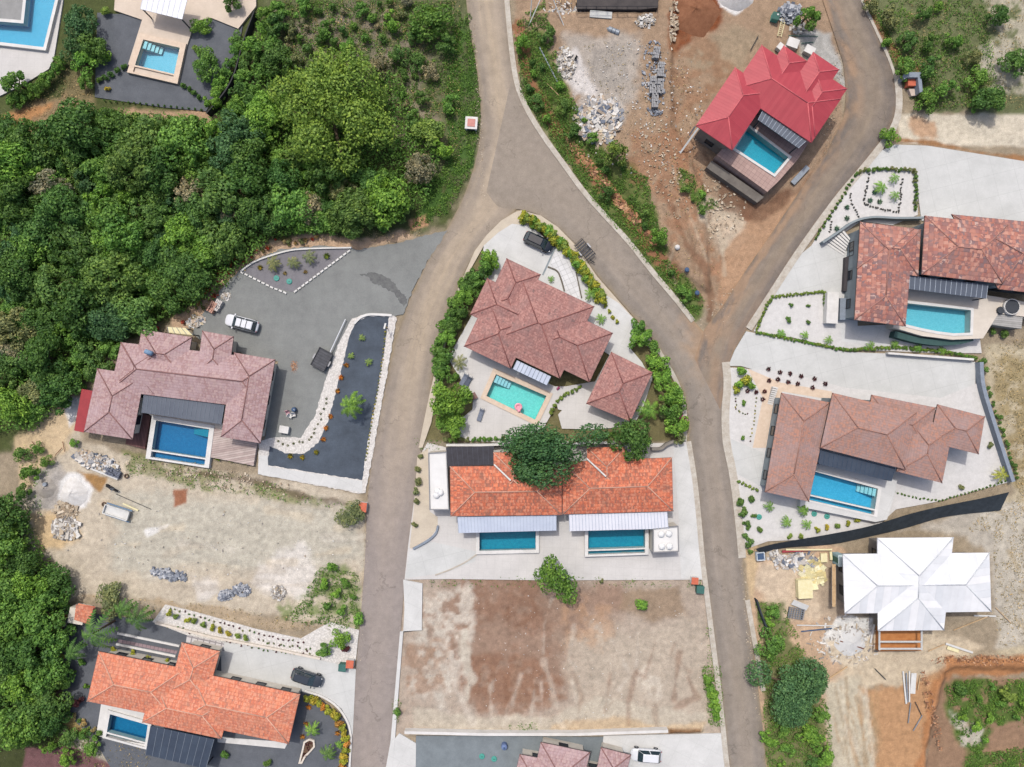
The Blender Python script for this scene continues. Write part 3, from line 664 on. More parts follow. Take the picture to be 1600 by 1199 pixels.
sheet('garden_path', [(868, 392), (884, 402), (902, 428), (906, 470), (890, 466), (878, 445), (872, 424), (858, 420)], grid_mat('white_pavers', C(226, 226, 226), C(208, 208, 208), 0.75, -25, 0.05), 0.145)
sheet('pavement', [(790, 398), (700, 560), (722, 596), (770, 590), (800, 470)], M_conc, 0.137)
sheet('terrace', [(737, 548), (872, 606), (872, 628), (850, 668), (824, 682), (786, 692), (718, 688), (712, 662), (738, 640), (740, 618), (726, 612), (728, 580)], M_terr, 0.15, holes=[offs(oB, -0.1)])
sheet('terrace', [(872, 648), (893, 626), (918, 632), (990, 662), (958, 669), (925, 671), (878, 670)], M_terr, 0.148)
sheet('terrace', [(858, 604), (884, 604), (930, 596), (956, 548), (1022, 584), (1004, 640), (990, 664), (872, 640), (868, 625)], M_terr, 0.142)
# duplex apron
sheet('pavement', [(668, 692), (700, 700), (1060, 692), (1074, 690), (1085, 750), (1091, 810), (1098, 880), (1100, 906), (860, 907), (700, 905), (632, 906), (638, 850), (650, 760), (660, 705)], M_terr, 0.11, holes=[offs(oC1, -0.1), offs(oC2, -0.1)])
sheet('driveway', [(640, 862), (672, 846), (745, 862), (742, 878), (690, 896), (633, 904)], M_conc2, 0.118)
sheet('pavement', [(652, 712), (669, 700), (672, 800), (684, 808), (684, 824), (674, 838), (644, 858), (640, 856), (648, 780)], M_walk, 0.122)
sheet('pavement', [(1052, 700), (1074, 694), (1084, 750), (1090, 810), (1097, 880), (1098, 904), (1064, 904), (1060, 800)], M_conc, 0.123)
sheet('pavement', [(630, 906), (660, 912), (659, 985), (625, 987), (617, 1080), (610, 1160), (603, 1199), (596, 1260), (606, 1260), (616, 1170), (622, 1090), (630, 988), (632, 950)], M_conc, 0.116)
# property at the foot
sheet('gravel_yard', [(650, 1150), (948, 1152), (940, 1300), (645, 1300)], mat('bluegrey_gravel', C(134, 143, 147), C(120, 128, 132), 0.6, 0.95, fine=0.1, fsc=7, big=0.06), 0.06)
sheet('driveway', [(943, 1150), (1130, 1146), (1140, 1199), (1146, 1300), (930, 1300)], M_conc, 0.07)
sheet('pavement', [(612, 1160), (624, 1146), (650, 1162), (648, 1300), (600, 1300)], M_conc, 0.09)
# west gravel yard with its beds
sheet('gravel_yard', jag([(700, 360), (690, 375), (668, 408), (644, 456), (630, 492), (560, 500), (530, 560), (505, 610), (495, 660), (480, 690), (412, 700), (420, 640), (434, 566), (366, 549), (312, 530), (300, 522), (308, 500), (318, 490), (345, 452), (376, 420), (410, 400), (440, 389), (500, 384), (560, 390), (620, 380), (665, 368)]), M_grav, 0.034)
sheet('gravel_bed', [(380, 424), (396, 410), (430, 399), (455, 391), (545, 390), (458, 457), (427, 449)], mat('bed_gravel', C(136, 134, 138), C(122, 120, 124), 0.8, 0.95, fine=0.14, fsc=8, bump=0.4), 0.045)
sheet('stone_strip', jag([(550, 498), (572, 490), (612, 492), (620, 496), (604, 590), (592, 655), (584, 702), (571, 770), (560, 771), (403, 741), (404, 690), (430, 683), (470, 684), (492, 650), (505, 605), (528, 540)], 4, .9), M_wstone, 0.075)
sheet('gravel_bed', jag([(556, 503), (576, 494), (608, 495), (598, 560), (588, 620), (580, 662), (573, 702), (566, 750), (418, 727), (421, 697), (445, 708), (476, 709), (497, 692), (512, 660), (525, 612), (537, 565), (546, 525)], 4, .9, 3), M_bgrav, 0.085)
sheet('pavement', [(404, 712), (418, 712), (419, 729), (566, 752), (566, 770), (403, 741)], M_conc, 0.10)
# bottom west property
sheet('gravel_yard', [(100, 955), (240, 970), (290, 990), (345, 1015), (480, 1075), (545, 1130), (545, 1300), (230, 1300), (150, 1160), (100, 1110), (94, 1040)], M_bgrav2, 0.036, holes=[offs(oD, -0.1)])
sheet('stone_strip', [(238, 972), (258, 945), (300, 955), (400, 983), (470, 998), (515, 972), (530, 976), (561, 985), (556, 1032), (538, 1040), (500, 1034), (420, 1015), (330, 1000), (290, 992)], M_wstone, 0.055)
sheet('driveway', [(345, 1003), (420, 1014), (520, 1036), (556, 1046), (551, 1150), (545, 1128), (534, 1108), (516, 1093), (496, 1084), (468, 1080), (346, 1052)], M_conc2, 0.06)
sheet('garden_path', [(292, 993), (350, 1004), (350, 1018), (290, 1008)], grid_mat('checker_pavers', C(218, 215, 212), C(190, 184, 186), 0.9, 12, 0.2), 0.065)
sheet('garden_path', [(185, 999), (278, 1017), (275, 1022), (184, 1004)], grid_mat('pink_pavers', C(160, 140, 144), C(140, 124, 128), 0.6, 12, 0.12), 0.05)
sheet('terrace', [(158, 1100), (226, 1112), (238, 1130), (232, 1164), (150, 1150)], M_white, 0.3, holes=[offs(oD, -0.1)])
sheet('terrace', [(340, 1152), (450, 1160), (445, 1170), (340, 1160)], M_white, 0.1)
# north west gardens
sheet('gravel_yard', [(152, 20), (180, 22), (350, 20), (385, 10), (370, 90), (322, 174), (255, 168), (148, 152)], M_bgrav2, 0.04, holes=[offs(oJ, -0.1)])
sheet('terrace', [(182, -30), (178, 16), (222, 31), (200, 101), (212, 104), (276, 120), (305, 33), (330, 28), (372, 45), (400, 10), (400, -30)], mat('beige_terrace', C(222, 206, 188), C(208, 192, 174), 0.7, 0.8, fine=0.06), 0.3, holes=[offs(oJ, -0.1)])
sheet('terrace', [(-80, -60), (108, -60), (84, 92), (76, 108), (40, 130), (0, 150), (-80, 150)], M_terr, 0.12, holes=[offs(oK, -0.1)])
sheet('terrace', [(-80, -60), (42, -60), (34, 35), (0, 31), (-80, 30)], mat('grey_deck', C(158, 158, 156), C(142, 142, 140), 0.7, 0.8, fine=0.06), 0.62)
# east properties
sheet('driveway', [(1398, 226), (1450, 228), (1600, 252), (1750, 270), (1750, 360), (1440, 345), (1430, 268), (1385, 262), (1345, 268), (1376, 236)], M_conc2, 0.06)
sheet('white_gravel', [(1345, 266), (1388, 262), (1434, 266), (1434, 336), (1395, 352), (1345, 346), (1310, 370), (1280, 388), (1268, 384), (1290, 348)], M_wgrav, 0.065)
sheet('driveway', [(1268, 384), (1290, 376), (1330, 396), (1330, 460), (1204, 462), (1238, 408)], M_conc2, 0.07)
sheet('white_gravel', [(1204, 461), (1330, 457), (1330, 510), (1430, 505), (1470, 530), (1530, 520), (1534, 552), (1470, 552), (1320, 546), (1240, 528), (1178, 518)], M_wgrav, 0.075)
sheet('pavement', [(1292, 456), (1340, 456), (1340, 510), (1440, 512), (1450, 536), (1390, 540), (1315, 534), (1312, 506), (1290, 510)], M_conc, 0.08)
sheet('driveway', [(1166, 518), (1240, 532), (1320, 550), (1470, 556), (1524, 566), (1524, 640), (1380, 632), (1300, 606), (1230, 594), (1158, 572), (1138, 572), (1148, 548)], M_conc2, 0.085)
sheet('white_gravel', [(1136, 574), (1230, 582), (1320, 606), (1470, 622), (1524, 600), (1538, 600), (1560, 690), (1582, 752), (1460, 785), (1400, 796), (1372, 822), (1290, 842), (1200, 846), (1166, 858), (1154, 800), (1144, 735), (1132, 690), (1133, 640)], M_wgrav, 0.09, holes=[offs(oG, -0.1)])
sheet('pavement', [(1168, 576), (1220, 598), (1300, 612), (1300, 625), (1222, 612), (1200, 700), (1176, 700), (1192, 622)], M_beige, 0.098)
sheet('driveway', [(1142, 686), (1194, 708), (1188, 760), (1145, 737)], M_conc2, 0.1)
sheet('terrace', [(1254, 710), (1402, 750), (1398, 772), (1386, 812), (1368, 816), (1250, 792)], M_conc, 1.15, holes=[offs(oG, -0.1)], t=1.5)
sheet('terrace', [(1396, 436), (1545, 462), (1582, 468), (1640, 480), (1640, 500), (1560, 490), (1536, 529), (1488, 531), (1440, 525), (1396, 512)], mat('cream_terrace', C(226, 216, 202), C(212, 202, 188), 0.7, 0.8, fine=0.05), 2.15, holes=[offs(oF, -0.1)], t=2.6)
struct('terrace', MB().prism(xy([(1540, 488), (1598, 496), (1596, 514), (1540, 506)], 2.0), -0.3, 2.0), plank_mat('grey_planks', C(182, 180, 176), C(164, 162, 158), 0.3, 5))
# timber decks of the mauve-roofed house
M_deck = plank_mat('red_brown_planks', C(126, 88, 84), C(104, 72, 68), 0.22, -100)
M_deck2 = plank_mat('pale_planks', C(206, 190, 182), C(176, 156, 150), 0.32, -10)
sheet('terrace', [(205, 640), (235, 650), (226, 702), (196, 694)], M_deck, 0.5, t=0.9)
sheet('terrace', [(222, 638), (352, 662), (348, 676), (238, 652)], M_stonec, 0.52, t=0.9)
sheet('terrace', [(331, 668), (402, 690), (396, 728), (325, 714)], M_deck2, 0.55, t=0.9)
# red-roofed house stands on a podium
M_pod = mat('podium_concrete', C(128, 122, 114), C(108, 102, 96), 0.8, 0.9, fine=0.12, fsc=4)
struct('terrace', MB().prism(xy([(1120, 243), (1166, 184), (1190, 178), (1264, 222), (1246, 250), (1216, 284), (1199, 300)], 2.5), -0.3, 2.5, holes=[offs(oH, -0.1)]), grid_mat('pink_tiles', C(186, 158, 148), C(166, 138, 130), 0.6, 35, 0.05))
struct('terrace', MB().prism(xy([(1112, 251), (1194, 308), (1183, 317), (1104, 262)], 1.2), -0.3, 1.2), M_pod)

sheet('wet_patch', jag([(562, 428), (572, 428), (580, 426), (590, 428), (606, 434), (618, 444), (624, 454), (634, 464), (636, 472), (630, 480), (624, 470), (616, 458), (604, 452), (594, 446), (582, 442), (578, 436), (572, 431), (562, 430)], 2.0, 1.5), mat('wet_gravel', C(84, 86, 88), C(112, 114, 112), 1.6, 0.6, fine=0.12), 0.0385)
# ------------------------------------------------------------------ pools
M_stepw = mat('pool_step', C(190, 235, 240), C(170, 225, 235), 1, 0.6, fine=0.03)
def basin(mb, loop, z, dp):
    P = [Vector((p[0], p[1])) for p in loop]; n = len(P)
    ar = sum(P[i].x * P[(i + 1) % n].y - P[(i + 1) % n].x * P[i].y for i in range(n))
    if ar < 0: P = P[::-1]
    for i in range(n):
        a, b = P[i], P[(i + 1) % n]; mb.poly([Z(b, z), Z(a, z), Z(a, z - dp), Z(b, z - dp)])
    for t in tessellate_polygon([[Vector((p.x, p.y, 0)) for p in P]]):
        a, b, c = (P[k] for k in t); up = (b - a).cross(c - a) > 0
        mb.poly([Z(P[k], z - dp) for k in (t if up else t[::-1])])
def flat(loop, z):
    mb = MB(); P = [Vector((p[0], p[1], 0)) for p in loop]
    for t in tessellate_polygon([P]):
        a, b, c = (P[k] for k in t); up = (b - a).cross(c - a).z > 0
        mb.poly([Z(P[k], z) for k in (t if up else t[::-1])])
    return mb
for P in POOLS:
    q = P['q']; c = sum((Vector(p) for p in q), Vector((0, 0))) / len(q)
    t = thing('swimming_pool', P['label'], 'pool', (c.x, c.y, 0))
    obj('coping', MB().prism(P['outer'], -0.3, P['z'] + 0.03, holes=[offs(h, -0.001) for h in P['holes']]), M_white if P['coping'] == 'w' else M_beige, t)
    mb = MB(); basin(mb, offs(q, 0.02), P['z'] + 0.02, P['depth'])
    if P['tr']: basin(mb, offs(P['tr'], 0.02), P['z'] + 0.02, 0.95)
    obj('basin', mb, blue[P['tile']], t)
    obj('water', flat(offs(q, 0.015), P['z'] - 0.08), MATS[P['water']], t)
    if P['tr']: obj('overflow_water', flat(offs(P['tr'], 0.015), P['z'] - 0.55), MATS[P['water']], t)
    if P['steps']:
        a, b, d = (Vector(q[k]) for k in ((0, 1, 3) if P['steps'] == 'l' else (1, 0, 2)))
        e, f = (b - a).normalized(), (d - a).normalized(); mb = MB()
        for k in range(5):
            o = a + e * (0.15 + 0.5 * k) + f * 0.12
            mb.prism([o, o + e * 0.46, o + e * 0.46 + f * 1.1, o + f * 1.1], P['z'] - P['depth'], P['z'] - 0.2 - 0.2 * k)
        obj('step', mb, M_stepw if P['tile'] in ('azure', 'lagoon', 'aqua') else blue['teal'], t)

# ------------------------------------------------------------------ houses
TM = {
 'mauve': tile_mat('mauve_tiles', [C(178, 152, 148), C(188, 160, 156), C(168, 136, 134), C(178, 150, 150), C(166, 136, 133)], 0.26, 0.4, C(192, 168, 170), 0.35, 0.12, 0.35),
 'rose': tile_mat('rose_tiles', [C(176, 130, 122), C(168, 122, 114), C(186, 140, 130), C(158, 114, 108), C(174, 128, 120), C(134, 106, 102)], 0.3, 0.42, C(150, 122, 118), 0.55, 0.16, 0.5),
 'orange': tile_mat('orange_tiles', [C(216, 126, 94), C(228, 138, 104), C(206, 114, 84), C(222, 148, 118), C(196, 112, 88), C(166, 110, 92), C(224, 130, 98)], 0.22, 0.5, C(150, 108, 92), 0.9, 0.22, 0.3),
 'orange2': tile_mat('pale_orange_tiles', [C(222, 138, 106), C(230, 150, 118), C(214, 126, 96), C(226, 156, 128), C(206, 126, 102), C(178, 124, 106)], 0.22, 0.5, C(196, 140, 116), 0.8, 0.2, 0.3),
 'mottle': tile_mat('mottled_tiles', [C(168, 120, 112), C(188, 132, 116), C(148, 110, 106), C(202, 150, 132), C(160, 110, 102), C(182, 122, 106), C(138, 112, 112), C(200, 170, 158)], 0.45, 0.62, C(172, 132, 122), 0.35, 0.18, 0.25),
 'umber': tile_mat('umber_tiles', [C(166, 134, 123), C(172, 138, 127), C(160, 129, 119), C(182, 136, 118), C(158, 128, 120)], 0.26, 0.36, C(168, 148, 146), 0.3, 0.12, 0.4),
}
def metal_mat(name, c1, c2, w=0.5, dark=0.8):
    t = NT(name); uv = t.n('ShaderNodeUVMap').outputs[0]; sp = t.n('ShaderNodeSeparateXYZ'); t.l(uv, sp.inputs[0])
    u = t.math('DIVIDE', sp.outputs[0], w); fr = t.math('FRACT', u)
    wn = t.n('ShaderNodeTexWhiteNoise', noise_dimensions='1D'); t.l(t.math('FLOOR', u), wn.inputs['W'])
    c = t.mix(wn.outputs[0], c1, c2)
    c = t.mix(1.0, c, t.ramp(fr, [(0, (dark,) * 3), (0.12, (1,) * 3), (1, (1,) * 3)]), 'MULTIPLY')
    c = t.mix(1.0, c, t.ramp(t.noise(t.pos(), 0.6, 4), [(0.3, (0.93,) * 3), (0.7, (1.06,) * 3)]), 'MULTIPLY')
    MATS[name] = t.fin(c, 0.5, 0, t.bump(t.math('LESS_THAN', fr, 0.12), 0.5, 0.03), 0.3); return MATS[name]
TM['red'] = metal_mat('red_metal', C(186, 76, 84), C(178, 68, 78), 0.45, 0.92)
TM['white'] = metal_mat('white_metal', C(247, 247, 247), C(226, 229, 232), 1.05, 0.95)
CAP = {'mauve': mat('mauve_cap', C(150, 112, 108)), 'rose': mat('rose_cap', C(150, 98, 92)), 'orange': mat('mortar_cap', C(214, 168, 146)), 'orange2': mat('mortar_cap2', C(226, 176, 152)),
       'mottle': mat('mottle_cap', C(176, 130, 118)), 'umber': mat('umber_cap', C(170, 128, 114)), 'red': mat('red_cap', C(216, 112, 116), C(206, 102, 108)), 'white': mat('white_cap', C(216, 220, 224))}
M_fasc = mat('dark_fascia', C(82, 74, 72)); M_fascw = mat('white_fascia', C(225, 225, 225))
M_glass = mat('window_glass', C(40, 52, 62), C(30, 40, 50), 1.0, 0.12, fine=0.0, spec=0.8)
M_frame = mat('dark_frame', C(62, 62, 64)); M_post = mat('dark_post', C(74, 74, 78))
M_seam = mat('grey_seam', C(120, 130, 142))
def hip(mb, cap, q, z, pitch, tm, ov=0.0):
    """hip roof over the quad q (xy) with eaves at height z"""
    P = [Vector((p[0], p[1])) for p in q]
    ar = sum(P[i].x * P[(i + 1) % 4].y - P[(i + 1) % 4].x * P[i].y for i in range(4))
    if ar < 0: P = P[::-1]
    if (P[1] - P[0]).length + (P[3] - P[2]).length > (P[2] - P[1]).length + (P[0] - P[3]).length: P = P[1:] + P[:1]
    a, b, c, d = P; wd = ((a - b).length + (c - d).length) / 2
    m1, m2 = (a + b) / 2, (c + d) / 2; L = (m2 - m1).length; dr = (m2 - m1) / L; ins = min(wd / 2, L / 2 - 0.05)
    zr = z + pitch * ins; r1, r2 = m1 + dr * ins, m2 - dr * ins
    A, B, Cc, D = (Z(p, z) for p in (a, b, c, d)); r1, r2 = Z(r1, zr), Z(r2, zr)
    for f in ((A, B, r1), (B, Cc, r2, r1), (Cc, D, r2), (D, A, r1, r2)):
        e = (f[1] - f[0]).normalized(); n = e.cross(f[2] - f[0]).normalized(); s = n.cross(e)
        mb.poly(f, [((p - A).dot(e), (p - f[0]).dot(s)) for p in f])
    for p, r in ((A, r1), (B, r1), (Cc, r2), (D, r2), (r1, r2)):
        if (r - p).length > 0.3: cap.tube(p, r, 0.085, n=6)
    return P
def wall_poly(q, ins): return offs(q, -ins)
def window(parent, a, b, z0, z1, n, door=False):
    """pane and frame on the wall line a-b, n = outward normal"""
    e = (b - a).normalized(); L = (b - a).length; mid = (a + b) / 2; rz = math.atan2(e.y, e.x); h = z1 - z0
    f = MB(); zc_ = (z0 + z1) / 2
    for s in (-1, 1): f.box(Z(mid + e * s * (L / 2 - 0.04) + n * 0.03, zc_), (0.08, 0.12, h), rz)
    for s in (-1, 1): f.box(Z(mid + n * 0.03, zc_ + s * (h / 2 - 0.04)), (L - 0.16, 0.12, 0.08), rz)
    o = obj('door' if door else 'window', f, M_frame, parent)
    obj('pane', MB().box(Z(mid + n * 0.015, zc_), (L - 0.16, 0.04, h - 0.16), rz), M_glass, o)
def house(name, label, blocks, z, tm, wallm, pitch=0.42, zb=0.0, ins=0.65, fasc=None, windows=True, dz=None):
    """blocks: roof rectangles traced at the eaves, in photo pixels"""
    Q = []
    for i, b in enumerate(blocks):
        zz = z + 0.006 * i + (dz[i] if dz else 0); Q.append(([W(x, y, zz).xy for x, y in b], zz))
    c = sum((sum((Vector(p) for p in q), Vector((0, 0))) / 4 for q, _ in Q), Vector((0, 0))) / len(Q)
    t = thing(name, label, 'house', (c.x, c.y, 0)); wm = MB()
    wq = []
    for i, (q, zz) in enumerate(Q):
        mb, cap, fs = MB(), MB(), MB(); P = hip(mb, cap, q, zz, pitch, tm)
        r = obj('roof', mb, TM[tm], t); obj('ridge_cap', cap, CAP[tm], r, smooth=True)
        o = offs(P, -0.003); fs.prism(P, zz - 0.2, zz - 0.004); fs.poly([Z(p, zz - 0.19) for p in P[::-1]])
        obj('fascia', fs, fasc or M_fasc, r)
        wp = offs(P, -(ins + 0.012 * i)); wm.prism(wp, zb - 0.3, zz - 0.1); wq.append((wp, zz))
    obj('wall', wm, wallm, t)
    if windows:
        for i, (wp, zz) in enumerate(wq):
            n4 = len(wp)
            for k in range(n4):
                a, b = wp[k], wp[(k + 1) % n4]; e = (b - a); L = e.length; e = e / L; n = Vector((e.y, -e.x))
                nw = int(L // 3.2)
                for j in range(nw):
                    m = a + e * L * (j + 0.5) / nw
                    if any(inside_xy(m + n * 0.3, o) for jj, (o, _) in enumerate(wq) if jj != i): continue
                    if m.dot(n) > 0 and m.length > 8: continue      # faces away from the middle of the estate: plain wall
                    window(t, m - e * 0.7, m + e * 0.7, zb + 0.9, zb + 2.2, n)
    return t
def inside_xy(p, poly): return inpoly(p[0], p[1], [(v[0], v[1]) for v in poly])
def canopy(t, px, z, m, seams, along=0, posts=(), name='canopy', th=0.1, sm=None, drop=0.0):
    """flat standing-seam or glazed canopy: slab with raised seams; along: which edge pair the seams divide"""
    q = [W(x, y, z - (drop if i >= 2 else 0)) for i, (x, y) in enumerate(px)]
    mb = MB(); n = len(q); up = Vector((0, 0, th))
    if ((q[1] - q[0]).cross(q[2] - q[0])).z < 0: q = [q[1], q[0], q[3], q[2]]
    mb.poly([p + up for p in q]); mb.poly(q[::-1])
    for i in range(4): a, b = q[i], q[(i + 1) % 4]; mb.poly([a, b, b + up, a + up])
    c = obj(name, mb, m, t); s = MB()
    for k in range(seams + 1):
        f = k / seams; a, b = (q[0].lerp(q[1], f), q[3].lerp(q[2], f)) if along == 0 else (q[0].lerp(q[3], f), q[1].lerp(q[2], f))
        s.tube(a + up, b + up, 0.045, n=4)
    obj('seam', s, sm or M_seam, c)
    for i in posts:
        ctr = sum(q, Vector()) / 4; p = q[i] + (ctr - q[i]).normalized() * 0.25
        obj('post', MB().box((p.x, p.y, p.z / 2), (0.14, 0.14, p.z - 0.02)), M_post, t)
    return c
M_wl = mat('cream_wall', C(226, 218, 204), C(212, 204, 190), 0.7, 0.85, fine=0.05)
M_wg = mat('grey_wall', C(150, 160, 164), C(136, 146, 150), 0.7, 0.85, fine=0.06)
M_wt = mat('taupe_wall', C(176, 152, 136), C(160, 138, 122), 0.7, 0.85, fine=0.06)
M_wc = mat('raw_concrete_wall', C(148, 142, 134), C(124, 118, 110), 0.8, 0.9, fine=0.12)
M_cdark = mat('dark_standing_seam', C(66, 78, 94), C(54, 64, 80), 0.5, 0.45, fine=0.05, spec=0.4)
M_cgrey = mat('grey_standing_seam', C(96, 104, 116), C(82, 90, 104), 0.35, 0.45, fine=0.05, spec=0.4)
M_cpale = mat('pale_corrugated', C(198, 208, 224), C(184, 194, 212), 0.5, 0.5, fine=0.03, spec=0.4)

# A mauve
hA = house('mauve_house', 'mauve tiled house with courtyard pool west of the gravel yard', [
    [(189, 535), (430, 562), (413, 640), (172, 610)], [(152, 576), (226, 587), (207, 687), (131, 675)], [(221, 515), (300, 527), (288, 592), (211, 580)],
    [(316, 517), (365, 526), (357, 590), (308, 582)], [(366, 551), (430, 562), (407, 693), (345, 683)], [(189, 536), (252, 545), (240, 615), (176, 604)]], 3.3, 'mauve', M_wl, 0.3)
canopy(hA, [(226, 614), (351, 633), (346, 663), (222, 645)], 2.9, M_cgrey, 18, 0, (2, 3))
lq = xy([(127, 608), (147, 611), (133, 676), (115, 673)], 2.6); mb = MB(); P4 = [Z(p, z) for p, z in zip(lq, (2.5, 2.85, 2.85, 2.5))]
mb.poly(P4[::-1]); mb.poly([p - Vector((0, 0, 0.08)) for p in P4])
for i in range(4): a, b = P4[i], P4[(i + 1) % 4]; d = Vector((0, 0, 0.08)); mb.poly([a, b, b - d, a - d])
obj('lean_to_roof', mb, mat('red_sheet', C(172, 66, 70), C(152, 58, 62), 0.6, 0.5, fine=0.08), hA)
tk = thing('water_heater', 'blue cylindrical water heater on the mauve tiled roof', 'water heater', W(231, 551, 4.4))
obj('tank', MB().tube(W(227, 549, 4.75), W(238, 553, 4.75), 0.33, n=14), mat('blue_grey_tank', C(130, 160, 190)), tk, True)
obj('stand', MB().box(W(232, 551, 4.3), (1.1, 0.5, 0.3), R(-15)), M_post, tk)
# B rose
th = R(25.5); ca, sa = math.cos(th), math.sin(th)
def LB(u0, u1, v0, v1): return [(840 + u * ca - v * sa, 500 + u * sa + v * ca) for u, v in ((u0, v0), (u1, v0), (u1, v1), (u0, v1))]
hB = house('rose_house', 'rose brown tiled house at the tip of the road island', [LB(-60, 71, -57, 68), LB(-85, -26, -66, 20), LB(-99, 0, -25, 38), LB(-86, -5, 0, 87), LB(0, 115, -32, 53)], 3.2, 'rose', M_wl, 0.28, dz=[0.05, 0, 0, 0, 0])
canopy(hB, LB(-2, 57, 71, 86), 2.75, M_cpale, 9, 0, (2, 3))
hB2 = house('rose_garage', 'small rose brown tiled garage beside the pool garden', [[(955, 550), (1020, 582), (985, 659), (916, 631)]], 3.0, 'rose', M_wl, 0.3)
# C duplex
hC = house('twin_house', 'orange tiled twin house with its two pale pergolas', [[(703, 729), (878, 727), (878, 805), (704, 807)], [(771, 707), (832, 707), (834, 780), (772, 780)],
    [(879, 722), (1050, 715), (1052, 799), (879, 804)], [(917, 699), (976, 699), (978, 775), (918, 775)]], 3.4, 'orange', M_wl, 0.3)
canopy(hC, [(715, 808), (869, 805), (869, 829), (717, 833)], 2.9, M_cpale, 30, 0, (2, 3), sm=mat('pale_seam', C(180, 190, 208)))
canopy(hC, [(889, 804), (1042, 800), (1044, 826), (890, 830)], 3.0, mat('white_corrugated', C(228, 230, 238), C(216, 219, 228), 0.5, 0.5, fine=0.03), 30, 0, (2, 3), sm=MATS['pale_seam'])
canopy(hC, [(697, 699), (771, 697), (771, 726), (701, 729)], 3.0, mat('black_mats', C(60, 60, 68), C(48, 46, 52), 1.5, 0.6, fine=0.1), 9, 0, (), 'solar_mat', sm=mat('black_seam', C(80, 80, 90)))
for a_, b_ in (((772, 726), (798, 751)), ((917, 717), (947, 745))):
    fm = MB(); fm.tube(W(*a_, 3.6), W(*b_, 4.52), .13, n=6); obj('flashing', fm, M_white, hC)
for lb, q, zz, ds in (('white flat roofed wing of the twin house with three domes', [(669, 708), (698, 706), (702, 797), (671, 797)], 3.0, [(684, 768), (682, 774), (688, 770)]),
                      ('white flat roofed box with four round domes beside the teal pool', [(1020, 826), (1060, 822), (1061, 862), (1020, 864)], 3.0, [(1033, 835), (1045, 834), (1034, 854), (1046, 854)])):
    P = xy(q, zz); c = sum(P, Vector((0, 0))) / 4; t = thing('flat_roof_annex', lb, 'annex', (c.x, c.y, 0))
    obj('wall', MB().prism(offs(P, -0.02), -0.2, zz - 0.05), M_wl, t); obj('roof', MB().prism(offs(P, -0.14), zz - 0.06, zz - 0.03), mat('white_membrane', C(236, 235, 232), C(224, 223, 220), 0.6, 0.7, fine=0.03), t)
    obj('parapet', MB().prism(P, zz - 0.3, zz + 0.12, holes=[offs(P, -0.14)]), mat('grey_parapet', C(150, 150, 152)), t)
    for x, y in ds: p = W(x, y, zz); obj('dome', MB().lathe((p.x, p.y, zz - 0.03), [(0.5, 0), (0.5, 0.12), (0.42, 0.3), (0.2, 0.42), (0.01, 0.45)]), mat('dome_white', C(240, 240, 238), C(232, 232, 230)), t, True)
# D pale orange
hD = house('long_orange_house', 'long pale orange tiled house in the bottom corner', [[(154, 1018), (290, 1045), (272, 1124), (136, 1096)], [(296, 1048), (469, 1085), (451, 1163), (279, 1127)],
    [(284, 1004), (344, 1018), (322, 1095), (264, 1080)], [(240, 1060), (364, 1088), (346, 1155), (222, 1129)]], 3.2, 'orange2', M_wl, 0.3)
canopy(hD, [(236, 1134), (335, 1155), (322, 1201), (228, 1179)], 2.9, M_cdark, 9, 0, (2, 3))
# E
hE = house('pink_house', 'pinkish tiled house cut by the bottom edge', [[(845, 1160), (922, 1176), (905, 1250), (828, 1235)], [(812, 1179), (960, 1206), (945, 1280), (796, 1250)], [(939, 1168), (986, 1180), (968, 1250), (925, 1240)]], 3.2, 'mauve', M_wl, 0.36)
# F mottled
hF = house('mottled_house', 'mottled terracotta house wrapped round the curved pool', [[(1344, 347), (1428, 357), (1415, 510), (1335, 500)], [(1346, 349), (1439, 359), (1435, 432), (1339, 420)],
    [(1445, 337), (1575, 352), (1567, 444), (1440, 429)], [(1487, 335), (1660, 352), (1648, 462), (1560, 452)]], 5.0, 'mottle', M_wg, 0.3, dz=[0, 0, 0.5, 0])
canopy(hF, [(1421, 431), (1543, 445), (1540, 467), (1420, 452)], 4.6, M_cgrey, 15, 0, (2, 3), sm=mat('pale_bar', C(176, 186, 198)))
# G umber
hG = house('umber_house', 'brown tiled house of four roofs beside the bright blue pool', [[(1221, 614), (1297, 629), (1264, 784), (1195, 769)], [(1301, 614), (1432, 645), (1415, 734), (1282, 700)],
    [(1362, 617), (1462, 637), (1448, 705), (1350, 685)], [(1414, 648), (1490, 668), (1472, 755), (1401, 737)], [(1465, 632), (1539, 651), (1529, 710), (1452, 691)]], 4.2, 'umber', M_wg, 0.27, dz=[0, 0.6, -0.1, 0, 0.1])
canopy(hG, [(1281, 703), (1398, 731), (1392, 752), (1279, 725)], 3.9, M_cdark, 16, 0, (2, 3), sm=mat('navy_seam', C(60, 78, 100)))
# H red
th = R(34); ca, sa = math.cos(th), math.sin(th)
def LH(u0, u1, v0, v1): return [(1200 + u * ca - v * sa, 140 + u * sa + v * ca) for u, v in ((u0, v0), (u1, v0), (u1, v1), (u0, v1))]
hH = house('red_roofed_house', 'red metal roofed house above the road bend', [LH(-47, 103, -52, 31), LH(-62, 7, 0, 110), LH(-18, 26, -71, 10), LH(26, 75, -88, 0), LH(40, 102, -70, 20)], 5.6, 'red', M_wc, 0.3, ins=0.8, fasc=CAP['red'])
canopy(hH, [(1191, 174), (1259, 221), (1247, 232), (1184, 188)], 5.2, M_cgrey, 12, 0, (2, 3), sm=MATS['pale_bar'])
